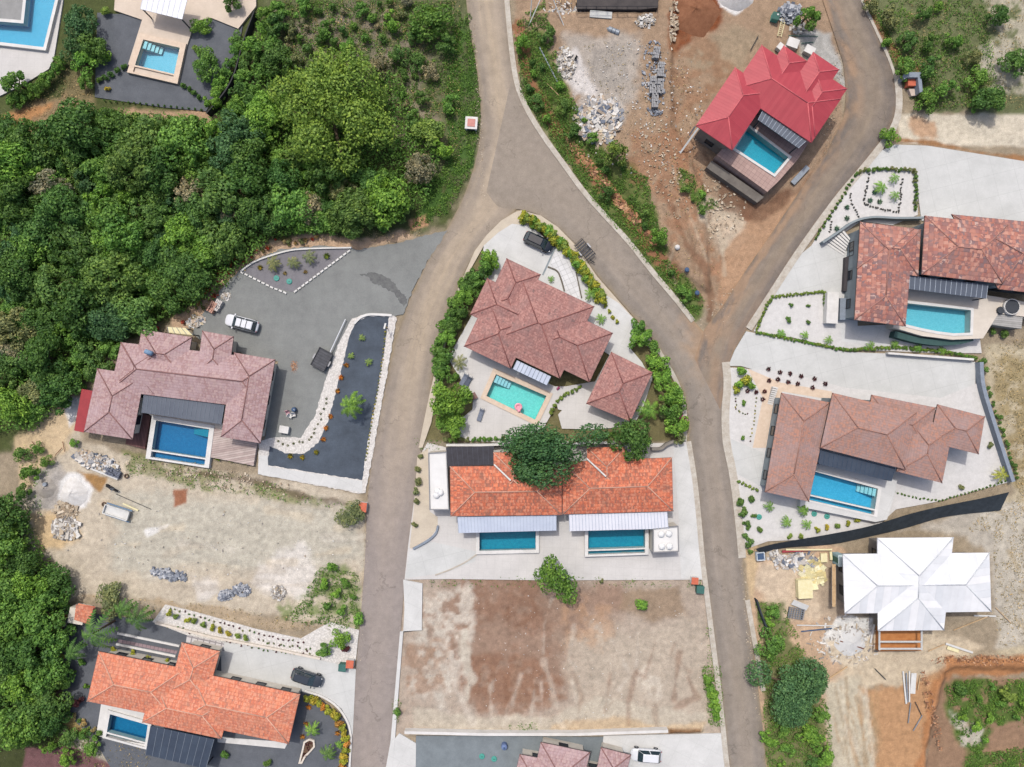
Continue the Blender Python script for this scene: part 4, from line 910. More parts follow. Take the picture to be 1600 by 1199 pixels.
# I white
hI = house('white_roofed_house', 'unfinished white metal roofed house on the bare east plot', [[(1317, 866), (1546, 864), (1549, 956), (1320, 959)], [(1371, 841), (1490, 840), (1475, 985), (1372, 986)]], 4.2, 'white', M_wc, 0.27, ins=0.9, fasc=M_fascw)
pq = xy([(1374, 982), (1442, 980), (1440, 1017), (1373, 1018)], 0.9)
obj('porch_floor', MB().prism(pq, -0.2, 0.9), mat('orange_brick_floor', C(206, 140, 84), C(186, 120, 66), 1.2, 0.85, fine=0.12), hI)
fr = MB()
for y in (1003, 1014): fr.tube(W(1374, y, 2.9), W(1440, y, 2.9), 0.14, n=6)
for x in (1374, 1440):
    fr.tube(W(x, 984, 2.9), W(x, 1016, 2.9), 0.14, n=6)
    fr.tube(W(x, 1014, 0.9), W(x, 1014, 2.9), 0.1, n=6)
obj('porch_frame', fr, mat('grey_beam', C(206, 208, 206)), hI)
# J pavilion
pv = thing('pavilion', 'white roofed shade pavilion above the small square pool', 'pavilion', tuple(W(262, 25)))
canopy(pv, [(226, -14), (294, -4), (285, 31), (220, 15)], 3.0, mat('white_sheet', C(238, 240, 244), C(226, 228, 236), 0.5, 0.5, fine=0.02), 8, 0, (2, 3), 'roof', sm=mat('white_seam', C(232, 234, 240)))
# ------------------------------------------------------------------ plants
M_leaf = leaf_mat(); M_bark = mat('bark', C(118, 100, 82), C(86, 72, 58), 3, 0.95, fine=0.2)
G_ = dict(dark=C(76, 108, 54, 1.85), mid=C(92, 128, 60, 1.85), bright=C(106, 144, 62, 1.75), lime=C(124, 148, 74, 1.5), olive=C(122, 130, 90, 1.5), grey=C(150, 146, 122, 1.4), pine=C(72, 106, 68, 1.7),
          croton=C(160, 166, 66, 1.4), gold=C(176, 166, 70, 1.4), orange=C(200, 146, 76, 1.4), red=C(180, 88, 72, 1.5), purple=C(96, 58, 66, 1.5), blue=C(108, 146, 130, 1.4), pink=C(190, 96, 148, 1.5), dry=C(176, 158, 114, 1.4), forest=C(70, 104, 52, 1.8), moss=C(90, 120, 62, 1.8))
def leaves_mesh(name, P, Nn, size, rng, asp=0.62, fold=0.0):
    """one small diamond leaf per point"""
    n = len(P); Nn = Nn / (np.linalg.norm(Nn, axis=1, keepdims=True) + 1e-9)
    t = np.cross(Nn, rng.normal(size=(n, 3))); t /= np.linalg.norm(t, axis=1, keepdims=True) + 1e-9; b = np.cross(Nn, t)
    s = size * rng.uniform(0.6, 1.35, (n, 1)) if np.isscalar(size) else size[:, None] * rng.uniform(0.7, 1.3, (n, 1))
    V = np.stack([P - t * s * 0.5, P - b * s * 0.5 * asp + Nn * s * fold, P + t * s * 0.5, P + b * s * 0.5 * asp + Nn * s * fold], 1).reshape(-1, 3)
    me = np_mesh(name, V, np.arange(4 * n).reshape(n, 4)); me.materials.append(M_leaf); return me
def crown(name, r, h, n, leaf, seed, lobes=9, z0=0.3, jag=0.75, spread=0.8):
    rng = np.random.default_rng(seed); an = rng.uniform(0, 6.28, lobes); rr = np.sqrt(rng.uniform(0, 1, lobes)) * spread * r; rr[0] = 0
    zc_ = h * (0.5 + 0.36 * (1 - (rr / (spread * r)) ** 2)) + rng.uniform(-.2, .14, lobes) * h; lr = r * rng.uniform(0.14, 0.44, lobes) * (1.15 - 0.3 * lobes / 34)
    cx_ = np.stack([rr * np.cos(an), rr * np.sin(an), zc_], 1)
    k = rng.choice(lobes, n, p=lr ** 2 / (lr ** 2).sum()); d = rng.normal(size=(n, 3)); d[:, 2] += 0.35; d /= np.linalg.norm(d, axis=1, keepdims=True)
    P = cx_[k] + d * (lr[k] * rng.uniform(0.62, 1.08, n) ** 0.7)[:, None] * np.array([1, 1, 0.8])
    P[:, 2] = np.maximum(P[:, 2], h * z0 * rng.uniform(0.5, 1.1, n))
    return leaves_mesh(name, P, d + rng.normal(size=(n, 3)) * jag + np.array([0, 0, 0.35]), leaf, rng), cx_
def trunk_mesh(name, cs, r, h, seed):
    mb = MB(); rnd = random.Random(seed); top = Vector((0, 0, h * 0.42)); rt = 0.045 * r + 0.03
    mb.tube((0, 0, -0.3), top, rt * 1.4, rt)
    for c in cs[:6]: c = Vector(c); m = top.lerp(c, 0.55) + Vector((rnd.uniform(-.1, .1), rnd.uniform(-.1, .1), 0.1)) * r * 0.3; mb.tube(top, m, rt * 0.75, rt * 0.5, 6); mb.tube(m, c, rt * 0.5, rt * 0.2, 6)
    me = bpy.data.meshes.new(name); me.from_pydata(mb.v, [], mb.f); me.materials.append(M_bark); return me
PROTO = {}
for key, r, h, n, leaf, lobes in (('big', 4.6, 6.5, 6400, 0.45, 34), ('med', 2.9, 4.6, 3000, 0.37, 22), ('small', 1.6, 2.4, 1200, 0.28, 11)):
    for v in range(3):
        m, cs = crown('crown', r, h, n, leaf, 11 * v + len(key), lobes); PROTO[key, v] = (r, m, trunk_mesh('trunk', cs, r, h, v))
m, cs = crown('crown', 8.6, 9.0, 15000, 0.40, 71, 48, 0.4, 0.8, 0.86); PROTO['huge', 0] = (8.6, m, trunk_mesh('trunk', cs, 8.6, 9.0, 3))
m, cs = crown('crown', 5.2, 6.0, 12500, 0.30, 83, 18, 0.3, 0.9, 0.72); PROTO['fine', 0] = (5.2, m, trunk_mesh('trunk', cs, 5.2, 6.0, 4))
m, cs = crown('crown', 3.4, 4.2, 2100, 0.38, 95, 16, 0.35, 0.8, 0.8); PROTO['loose', 0] = (3.4, m, trunk_mesh('trunk', cs, 3.4, 4.2, 5))
for v in range(3): m, cs = crown('foliage', 0.8, 0.9, 460, 0.22, 51 + v, 9, 0.05, .75, .5); PROTO['shrub', v] = (0.8, m, None)
def spiky(name, r, n, w, up, seed, tiers=1):
    rng = random.Random(seed); mb = MB()
    for k in range(n):
        a = 2.4 * k + rng.uniform(-.2, .2); e = up * rng.uniform(0.5, 1.4); L = r * rng.uniform(0.8, 1.1); d = Vector((math.cos(a), math.sin(a), 0)); s = Vector((-d.y, d.x, 0)) * w * r
        p0, p1, p2 = Vector((0, 0, 0.05)), d * L * 0.55 + Vector((0, 0, L * e)), d * L + Vector((0, 0, L * e * 0.75))
        mb.poly([p0 - s * 0.5, p0 + s * 0.5, p1 + s, p2, p1 - s])
    me = bpy.data.meshes.new(name); me.from_pydata(mb.v, [], mb.f); me.materials.append(M_leaf); return me
for v in range(2): PROTO['agave', v] = (0.6, spiky('foliage', 0.6, 22, 0.10, 0.7, v), None)
def frond_mesh(name, r, h, n, seed):
    rng = random.Random(seed); mb = MB()
    for k in range(n):
        a = 6.283 * k / n + rng.uniform(-.25, .25); L = r * rng.uniform(0.8, 1.08); d = Vector((math.cos(a), math.sin(a), 0)); s = Vector((-d.y, d.x, 0)); lift = rng.uniform(0.15, 0.6)
        pt = lambda f: Vector((0, 0, h)) + d * L * f + Vector((0, 0, L * (lift * f - 0.85 * f * f)))
        m = 10
        for j in range(1, m):
            f = j / m; p = pt(f); q = pt(min(1, f + 0.02)); wl = L * 0.24 * math.sin(math.pi * (0.12 + 0.85 * f)) ** 0.7
            for sg in (-1, 1):
                tip = p + s * sg * wl + d * wl * 0.55 + Vector((0, 0, -wl * 0.35)); mb.poly([p, p + (q - p) * 5, tip] if sg > 0 else [p + (q - p) * 5, p, tip])
        for j in range(6): a0, b0 = pt(j / 6), pt((j + 1) / 6); mb.poly([a0 - s * 0.03, b0 - s * 0.025, b0 + s * 0.025, a0 + s * 0.03])
    me = bpy.data.meshes.new(name); me.from_pydata(mb.v, [], mb.f); me.materials.append(M_leaf); return me
for v in range(3):
    mb = MB(); mb.tube((0, 0, -0.2), (0.05, 0, 1.1), 0.12, 0.1); mb.tube((0.05, 0, 1.1), (0, 0, 2.3), 0.1, 0.08)
    me = bpy.data.meshes.new('trunk'); me.from_pydata(mb.v, [], mb.f); me.materials.append(M_bark)
    PROTO['palm', v] = (1.8, frond_mesh('fronds', 1.8, 2.3, 9 + 2 * v, v), me)
RN = random.Random(5)
def plant(kind, px, py, rpx, color, name, label, cat, group=None, z=None, jit=0.12, hs=1.0, rot=None, sq=None):
    """a tree, palm, shrub or rosette standing at ground pixel (px, py) with a crown of rpx pixels"""
    vs = [k for k in PROTO if k[0] == kind]; key = RN.choice(vs); r, cm, tm = PROTO[key]; sc = rpx * S / r
    z = z if z is not None else (gz(px, py) if tm is not None else gz(px, py) + 0.12)
    zt = {'big': 4.5, 'med': 3.2, 'small': 1.7, 'huge': 6.5, 'fine': 4, 'loose': 3, 'palm': 2.2}.get(kind, 0.4) * sc * hs + z
    p = W(px, py, zt); p.z = z; rz = RN.uniform(0, 6.28) if rot is None else rot
    c = G_[color] if isinstance(color, str) else color; j = 1 + RN.uniform(-jit, jit); g = RN.uniform(-jit, jit) * 0.5
    c = (c[0] * j * (1 + g), c[1] * j, c[2] * j * (1 - g), 1)
    if tm is None:
        o = bpy.data.objects.new(name, cm); COL.objects.link(o); o.location = p; o.rotation_euler = (0, 0, rz); o.scale = (sc, sc, sc * hs); o.color = c
        return tag(o, label, cat, group)
    t = thing(name, label, cat, p, group, rz); q = RN.uniform(0.86, 1.16) if kind not in ('palm', 'huge', 'fine') else 1; q = sq or q; t.scale = (sc * q, sc / q, sc * hs * RN.uniform(0.85, 1.15))
    for nm, me in (('fronds' if kind == 'palm' else 'crown', cm), ('trunk', tm)):
        o = bpy.data.objects.new(nm, me); COL.objects.link(o); o.parent = t; o.color = c
    return t
def along(px, step, jit=0.0):
    P = np.array(px, float); d = np.concatenate([[0], np.cumsum(np.hypot(*np.diff(P, axis=0).T))]); out = []
    for s in np.arange(step / 2, d[-1], step):
        out.append((float(np.interp(s, d, P[:, 0])) + RN.uniform(-jit, jit), float(np.interp(s, d, P[:, 1])) + RN.uniform(-jit, jit)))
    return out
def scatter(poly, r0, r1, seed, tries=4000, sep=0.78, avoid=()):
    rnd = random.Random(seed); P = np.array(poly); out = list(avoid); n0 = len(out)
    for _ in range(tries):
        x, y = rnd.uniform(P[:, 0].min(), P[:, 0].max()), rnd.uniform(P[:, 1].min(), P[:, 1].max())
        if not inpoly(x, y, poly): continue
        r = rnd.uniform(r0, r1)
        if all((x - a) ** 2 + (y - b) ** 2 > ((r + c) * sep) ** 2 for a, b, c in out): out.append((x, y, r))
    return out[n0:]
def size_kind(r): return 'big' if r > 34 else 'med' if r > 21 else 'small'
WORD = dict(dark='dark green', mid='mid green', bright='bright green', lime='lime green', olive='olive', grey='greyish', pine='blue green', forest='deep green', moss='mossy green')
def wood(poly, r0, r1, seed, where, cols, avoid=(), name='tree', sep=0.62):
    pts = scatter(poly, r0, r1, seed, 3000, sep, avoid)
    for x, y, r in pts:
        c = random.Random(int(x * 31 + y * 17)).choices([k for k, _ in cols], [q for _, q in cols])[0]
        plant(size_kind(r), x, y, r * 1.15, c, name, f"{WORD[c]} {'broad' if r > 34 else 'round' if r > 26 else 'small'} tree in the {where}", 'tree', f'trees in the {where}')
    return pts
BIG = [(515, 172, 92), (640, 285, 38)]
plant('huge', 515, 172, 95, C(118, 150, 70, 1.35), 'tree', 'huge lime green spreading tree above the wood, widest crown of all', 'tree', hs=0.85)
mixc = [('dark', 2.5), ('mid', 3.5), ('forest', 2.5), ('bright', 2), ('moss', 2.5), ('pine', 1), ('lime', .7), ('olive', .5)]
wd = list(BIG)
for poly, where, sd in (
    ([(0, 205), (60, 212), (130, 172), (180, 190), (190, 330), (0, 330)], 'wood below the corner pool', 1),
    ([(180, 190), (340, 192), (395, 150), (420, 170), (420, 240), (400, 340), (190, 330)], 'wood below the small square pool', 2),
    ([(0, 330), (190, 330), (190, 430), (170, 550), (120, 610), (80, 650), (10, 655), (0, 655)], 'wood west of the mauve house', 3),
    ([(190, 330), (400, 340), (372, 372), (318, 412), (276, 462), (222, 500), (186, 518), (160, 545), (170, 430)], 'wood uphill of the mauve house', 4),
    ([(420, 240), (560, 250), (640, 290), (660, 310), (630, 330), (560, 350), (430, 348), (385, 360), (400, 320)], 'wood above the gravel yard', 5)):
    wd += wood(poly, 13, 42, sd, where, mixc, wd)
wood([(-5, 780), (25, 790), (40, 885), (95, 895), (92, 950), (78, 1000), (72, 1060), (80, 1120), (60, 1150), (-5, 1160)], 20, 36, 6, 'wood beside the long orange house', [('dark', 2), ('mid', 3), ('bright', 2), ('forest', 2)])
wood([(378, 80), (415, 10), (440, 10), (430, 60), (420, 110), (395, 140), (370, 160)], 11, 20, 7, 'slope beside the square pool fence', [('dark', 2), ('mid', 3), ('bright', 1)], [(515, 172, 80)])
for x, y, r, c, lb in ((80, 290, 30, 'grey', 'greyish dry tree in the wood below the corner pool'), (290, 300, 27, 'grey', 'greyish dry tree in the middle of the wood'), (362, 318, 30, 'grey', 'greyish bare twigged tree at the upper edge of the gravel yard wood'),
    (478, 328, 25, 'grey', 'pale grey flowering tree above the triangular bed'), (655, 262, 24, 'grey', 'tree with white speckled leaves near the road'), (20, 550, 22, 'grey', 'pale dry tree at the west edge of the wood'),
    (668, 205, 26, 'lime', 'yellow green bushy tree between the huge lime tree and the road kiosk'), (690, 225, 20, 'bright', 'bright green bushy tree beside the yellow green one by the road'),
    (705, 160, 16, 'mid', 'small green tree above the road kiosk'), (670, 30, 30, 'mid', 'round green tree on the scrub slope at the top edge'), (700, 65, 18, 'dark', 'dark round bush near the top of the road'),
    (612, 30, 16, 'bright', 'bright bush on the scrub slope near the top edge'), (545, 75, 14, 'bright', 'lone bright bush in the dry scrub'), (650, 95, 15, 'dark', 'dark bush in the dry scrub west of the road'), (435, 90, 26, 'dark', 'dark tree at the corner of the dry scrub')):
    plant(size_kind(r), x, y, r, c, 'tree', lb, 'tree')
for x, y, r in scatter([(440, 0), (640, 0), (650, 80), (690, 110), (640, 200), (610, 120), (450, 100)], 7, 17, 33, 2500, 0.96): plant('shrub' if r < 12 else 'small', x, y, r, RN.choice(['mid', 'olive', 'olive', 'moss', 'grey', 'dark']), 'shrub', 'low shrub scattered in the dry scrub west of the road', 'shrub', 'shrubs in the dry scrub')
# strips round the corner pools
for x, y, r, c, lb in ((120, 30, 26, 'pine', 'blue green bushy tree beside the L shaped pool'), (140, 70, 22, 'dark', 'dark tree between the two top pools'), (112, 75, 20, 'pine', 'tree at the outer corner of the L shaped pool'),
    (128, 95, 20, 'bright', 'bright hedge tree below the pool corner'), (130, 125, 14, 'mid', 'lowest tree of the strip between the two top pools'), (25, 130, 21, 'mid', 'round bush on the terrace of the L shaped pool'), (160, 78, 14, 'bright', 'bright round bush at the edge of the charcoal gravel'),
    (165, 20, 10, 'lime', 'lime shrub beside the beige terrace'), (318, 100, 23, 'mid', 'spreading tree in the charcoal gravel east of the square pool'), (312, 38, 15, 'bright', 'palm like shrub beside the pavilion terrace'), (308, 78, 10, 'lime', 'thin lime shrub by the white stones of the square pool'),
    (360, 2, 16, 'dark', 'dark round bush at the top of the pavilion terrace')):
    plant(size_kind(r) if r > 12 else 'shrub', x, y, r, c, 'tree' if r > 13 else 'shrub', lb, 'tree' if r > 13 else 'shrub')
for x, y in along([(372, 55), (364, 95), (350, 120), (340, 145), (325, 160)], 15, 2): plant('small', x, y, 14, RN.choice(['mid', 'bright']), 'hedge_bush', 'bushy hedge plant inside the fence of the square pool garden', 'hedge', 'hedge along the square pool fence')
for x, y in along([(10, 165), (40, 150), (62, 130), (80, 112), (90, 98)], 14, 2): plant('small', x, y, 12, 'mid', 'hedge_bush', 'hedge bush along the terrace rim of the L shaped pool', 'hedge', 'hedge below the L shaped pool')
for x, y in along([(150, 128), (195, 105)], 11, 1): plant('shrub', x, y, 7, 'dark', 'shrub', 'dark clipped shrub in the row west of the square pool', 'shrub', 'row west of the square pool')
for x, y in along([(284, 130), (300, 143), (318, 158)], 10, 1): plant('shrub', x, y, 6.5, 'dark', 'shrub', 'dark clipped shrub in the row east of the square pool', 'shrub', 'row east of the square pool')
for x, y in along([(158, 157), (230, 163), (318, 172)], 9.5, 0.6): plant('shrub', x, y, 2.6, 'dark', 'shrub', 'tiny shrub in the line at the foot of the charcoal gravel', 'shrub', 'line of tiny shrubs')
plant('shrub', 168, 139, 6, 'gold', 'shrub', 'yellow shrub alone on the charcoal gravel', 'shrub')
# road island
for i, (x, y) in enumerate(along([(768, 398), (752, 422), (736, 440), (722, 466), (712, 490), (700, 512), (690, 540), (686, 566), (690, 588)], 12, 2)):
    plant('small', x, y, 17, ['bright', 'mid', 'dark', 'mid', 'dark', 'mid'][i % 6], 'hedge_bush', 'bushy hedge plant between the road and the rose house', 'hedge', 'hedge west of the rose house')
plant('med', 703, 622, 33, 'bright', 'tree', 'dense bright green tree beside the pool loungers', 'tree'); plant('med', 704, 664, 24, 'bright', 'tree', 'smaller bright tree below the one by the loungers', 'tree')
plant('palm', 717, 566, 13, 'olive', 'palm', 'pale fan palm at the corner of the pool terrace', 'palm'); plant('shrub', 712, 590, 9, 'mid', 'shrub', 'green shrub under the pale fan palm', 'shrub')
for i, (x, y) in enumerate(along([(816, 338), (838, 350), (858, 364), (878, 382), (896, 402), (914, 428), (930, 450), (942, 470)], 6, 1.5)):
    plant('shrub', x, y, 13, ['croton', 'lime', 'croton', 'bright'][i % 4], 'croton_bush', 'yellow green croton bush in the hedge along the tip of the island', 'croton', 'croton hedge on the island tip')
for x, y in ((946, 478), (952, 487), (958, 496), (964, 503)): plant('shrub', x, y, 5, 'croton', 'croton_bush', 'small croton at the tail of the island hedge', 'croton', 'tail of the island hedge')
for x, y, r in ((923, 460, 11), (940, 498, 9), (861, 436, 6)): plant('palm', x, y, r, 'bright', 'palm', 'small palm in the white gravel beside the rose house', 'palm', 'small palms beside the rose house')
for i, (x, y, r, c) in enumerate(((1000, 512, 14, 'mid'), (1003, 530, 20, 'bright'), (1018, 548, 15, 'mid'), (1028, 570, 18, 'bright'), (1038, 592, 18, 'bright'), (1046, 614, 22, 'bright'), (1052, 640, 20, 'mid'), (1056, 664, 20, 'bright'), (1060, 684, 13, 'olive'), (1066, 656, 9, 'pink'), (1036, 640, 12, 'olive'))):
    plant(size_kind(r), x, y, r, c, 'hedge_bush', 'magenta flowering bush at the road edge of the garage hedge' if c == 'pink' else 'overgrown hedge bush between the garage and the east road', 'hedge', None if c == 'pink' else 'hedge east of the garage')
plant('palm', 1014, 640, 19, 'bright', 'palm', 'green palm behind the tiled garage', 'palm', hs=1.2)
for dx, dy, r in ((866, 704, 70),): plant('fine', dx, dy, r, C(74, 110, 70, 1.75), 'tree', 'big dark feathery tree overhanging the twin house roof', 'tree', hs=1.0, rot=.2, sq=1.22)
plant('med', 988, 690, 33, 'dark', 'tree', 'dark green round tree at the upper edge of the twin house roof', 'tree', hs=1.2)
for x, y in along([(690, 688), (800, 684), (870, 684)], 9, 1): plant('shrub', x, y, 6, RN.choice(['olive', 'mid']), 'hedge_bush', 'low hedge plant between the pool terrace and the twin house', 'hedge', 'low hedge above the twin house')
for x, y in along([(925, 682), (962, 678)], 9, 1): plant('shrub', x, y, 7, 'mid', 'hedge_bush', 'low hedge plant between the two big trees above the twin house', 'hedge', 'short hedge above the twin house')
for x, y in along([(858, 648), (872, 625), (884, 616), (902, 608), (908, 603)], 7, 0.5): plant('shrub', x, y, 5, 'lime', 'hedge_bush', 'clipped lime hedge plant east of the turquoise pool', 'hedge', 'lime hedge east of the turquoise pool')
plant('shrub', 872, 607, 4, 'pink', 'shrub', 'pink flowering shrub at the end of the glass canopy', 'shrub')
for x, y, r in ((657, 714, 6), (652, 734, 7), (655, 753, 9), (650, 768, 8), (652, 783, 7), (648, 820, 7)): plant('shrub', x, y, r, 'olive', 'shrub', 'shrub in the tan strip beside the white flat roofed wing', 'shrub', 'shrubs of the tan strip')
plant('loose', 872, 906, 39, 'mid', 'tree', 'loose leafed tree standing between the twin house and the bare lot', 'tree', hs=1.25, rot=.4, sq=.92)
plant('shrub', 1001, 946, 13, 'bright', 'shrub', 'lone green shrub on the bare lot', 'shrub'); plant('shrub', 940, 908, 5, 'olive', 'shrub', 'small tuft at the top edge of the bare lot', 'shrub')
# gravel yard
for x, y, r in ((425, 411, 13), (457, 410, 11), (482, 401, 12)): plant('palm', x, y, r, 'olive', 'palm', 'feathery cycad in the triangular gravel bed', 'palm', 'cycads of the triangular bed')
for x, y, r, c in ((406, 418, 5, 'gold'), (445, 427, 4, 'dry'), (477, 425, 4, 'dry'), (510, 400, 6, 'lime')): plant('agave', x, y, r, c, 'agave', 'small rosette plant in the triangular gravel bed', 'succulent', 'rosettes of the triangular bed')
plant('palm', 548, 634, 21, 'bright', 'palm', 'tall coconut palm on the black gravel bed', 'palm', hs=1.6)
for x, y, r in ((565, 528, 6), (548, 556, 6), (576, 566, 7)): plant('palm', x, y, r, 'lime', 'palm', 'young palm ringed by stones on the black gravel', 'palm', 'young palms on the black gravel')
for x, y in ((541, 571), (533, 590), (527, 611), (516, 651), (509, 669), (505, 687), (494, 707), (453, 713), (472, 715)): plant('agave', x, y, 5, 'orange' if y < 700 else 'gold', 'bromeliad', 'orange rosette at the rim of the black gravel bed', 'succulent', 'orange rosettes of the black bed')
for x, y in along([(604, 510), (598, 560), (588, 620), (579, 670), (571, 720)], 5.5, 0.7): plant('shrub', x, y, 2.2, RN.choice(['olive', 'dry', 'gold']), 'border_plant', 'tiny border plant along the road side of the black gravel', 'plant', 'border of the black gravel')
for x, y in along([(512, 620), (500, 655), (484, 688), (450, 695), (432, 690)], 8, 2): plant('agave', x, y, 2.4, 'olive', 'border_plant', 'tiny tuft in the white stone strip', 'plant', 'tufts of the white stone strip')
for i, (x, y) in enumerate(along([(290, 500), (320, 470), (345, 440), (365, 412), (398, 392), (440, 376), (500, 370)], 5.0, 8)):
    plant('agave' if i % 2 else 'shrub', x, y, RN.uniform(2, 5), RN.choice(['red', 'red', 'dry', 'olive', 'dry', 'olive']), 'bank_plant', 'small plant on the sandy bank above the gravel yard', 'plant', 'plants of the sandy bank')
for x, y in ((344, 426), (322, 455), (368, 404), (360, 410)): plant('agave', x, y, 5.5, 'red', 'bromeliad', 'red bromeliad on the sandy bank', 'plant', 'red bromeliads of the sandy bank')
plant('loose', 548, 806, 26, 'olive', 'tree', 'thin olive bush beside the orange capped kiosk', 'tree', hs=0.6)
for x, y in ((340, 716), (361, 718), (385, 722)): plant('agave', x, y, 6, 'lime', 'deck_plant', 'yellow plant in the row below the pale deck', 'plant', 'plants below the pale deck')
# bottom west garden
for x, y, r in ((150, 988, 30), (115, 1018, 18), (214, 968, 22), (190, 955, 18)): plant('palm', x, y, r, 'dark', 'palm', 'dark green feather palm in the garden above the long orange house', 'palm', 'feather palms of the long orange house', hs=1.4)
plant('loose', 172, 938, 30, 'olive', 'tree', 'olive mesquite like tree above the small orange roofed shed', 'tree', hs=0.7)
for x, y in ((265, 958), (275, 963), (293, 969), (304, 971), (318, 976), (332, 981), (344, 985), (357, 990), (372, 993), (384, 997)): plant('shrub', x, y, 7, RN.choice(['croton', 'gold', 'lime']), 'croton_bush', 'yellow croton in the row on the white stone strip', 'croton', 'croton row of the white strip')
for x, y in along([(262, 950), (300, 960), (400, 990), (480, 1006)], 8, 1.5) + along([(260, 978), (320, 993), (400, 1012), (490, 1025)], 7, 2.5) + along([(402, 1000), (440, 1008), (490, 1016)], 6, 3): plant('shrub', x, y, 2.3, RN.choice(['purple', 'dark', 'purple', 'olive']), 'border_plant', 'tiny dark plant dotted over the white stone strip', 'plant', 'dots of the white strip')
plant('small', 530, 1000, 15, 'bright', 'tree', 'bright bush at the street end of the white stone strip', 'shrub'); plant('small', 508, 1016, 13, 'mid', 'tree', 'green bush beside the bin at the driveway mouth', 'shrub'); plant('shrub', 540, 1014, 9, 'purple', 'shrub', 'purple leaved bush at the driveway mouth', 'shrub')
for x, y in ((178, 1016), (208, 1022), (232, 1028), (262, 1034)): plant('shrub', x, y, 8, 'croton', 'croton_bush', 'croton against the upper eave of the long orange house', 'croton', 'crotons at the upper eave')
for i, (x, y) in enumerate(along([(478, 1088), (496, 1096), (512, 1108), (526, 1122), (537, 1140), (542, 1160), (538, 1180), (534, 1205)], 9, 1)): plant('shrub', x, y, 9.5, ['croton', 'gold', 'croton', 'orange'][i % 4], 'croton_bush', 'yellow orange croton bush in the curved hedge by the driveway', 'croton', 'curved croton hedge')
for x, y, r, c in ((488, 1140, 13, 'bright'), (512, 1178, 14, 'moss'), (530, 1165, 8, 'bright')): plant('palm', x, y, r, c, 'palm', 'low palm in the corner garden by the curved hedge', 'palm', 'low palms of the corner garden')
for x, y in ((482, 1106), (478, 1132), (472, 1152), (527, 1146)): plant('agave', x, y, 5, 'orange', 'bromeliad', 'orange rosette in the corner garden', 'succulent', 'orange rosettes of the corner garden')
for x, y, r, c, lb in ((122, 1096, 11, 'purple', 'dark red bush beside the dark blue pool'), (108, 1105, 8, 'bright', 'bright shrub beside the dark red bush'), (114, 1052, 7, 'moss', 'small shrub ringed by stones on the charcoal gravel'), (128, 1034, 8, 'mid', 'green shrub on the charcoal gravel near the palms'), (135, 1072, 6, 'bright', 'bright shrub at the west eave of the long orange house'), (155, 1146, 7, 'moss', 'shrub at the corner of the white pool terrace'), (353, 1178, 9, 'mid', 'shrub ringed by white stones below the long orange house'), (418, 1192, 9, 'moss', 'shrub at the bottom edge below the long orange house')): plant('shrub', x, y, r, c, 'shrub', lb, 'shrub')
for x, y in along([(82, 975), (95, 1020), (92, 1060), (96, 1105), (130, 1130), (150, 1145)], 9, 3): plant('shrub', x, y, RN.uniform(4, 8), RN.choice(['lime', 'moss', 'dry', 'mid']), 'border_plant', 'border shrub between the charcoal gravel and the wood', 'shrub', 'border west of the charcoal gravel')
for x, y, r in scatter([(85, 1125), (140, 1150), (155, 1185), (110, 1199), (60, 1170), (40, 1150)], 9, 17, 41, 200, 0.9): plant('small', x, y, r, RN.choice(['bright', 'moss', 'mid']), 'bush', 'green bush beside the pink paved yard in the bottom corner', 'bush', 'bushes by the pink yard')
# north building site and red house
plant('small', 963, 239, 18, 'lime', 'tree', 'round lime tree beside the rubbish heap', 'tree', hs=1.5); plant('small', 1264, 22, 20, 'mid', 'tree', 'round green tree beside the tarpaulins', 'tree', hs=1.5)
plant('small', 1392, 213, 14, 'bright', 'tree', 'small round green tree at the road side driveway corner', 'tree')
for poly, n, sd, lb, g in (([(808, 20), (850, 10), (860, 100), (915, 190), (900, 220), (850, 190), (815, 120)], 60, 51, 'green bush on the road bank beside the building site', 'bushes of the road bank'),
    ([(915, 200), (960, 225), (1010, 285), (1040, 370), (1095, 450), (1095, 490), (1040, 430), (985, 350), (930, 280)], 70, 52, 'green bush on the bank above the east road', 'bushes of the east road bank'),
    ([(1060, 275), (1080, 280), (1120, 320), (1105, 335), (1070, 312)], 90, 53, 'green bush below the red roofed house', 'bushes below the red roofed house')):
    for x, y, r in scatter(poly, 7, 15, sd, n, 0.95): plant('shrub' if r < 11 else 'small', x, y, r, RN.choice(['mid', 'dark', 'bright', 'moss']), 'bush', lb, 'bush', g)
for x, y, r in scatter([(1350, 0), (1500, 0), (1530, 100), (1560, 150), (1570, 180), (1440, 170), (1420, 150), (1380, 60)], 10, 20, 61, 260, 1.0): plant('small' if r > 12 else 'shrub', x, y, r, RN.choice(['mid', 'moss', 'olive', 'dark']), 'bush', 'wild bush on the scrub slope east of the bend', 'bush', 'bushes east of the bend')
for x, y, r in ((1590, 100, 22), (1560, 25, 16), (1550, 155, 24)): plant('med', x, y, r, 'dark', 'tree', 'dark round tree on the pale east slope', 'tree', 'round trees of the east slope')
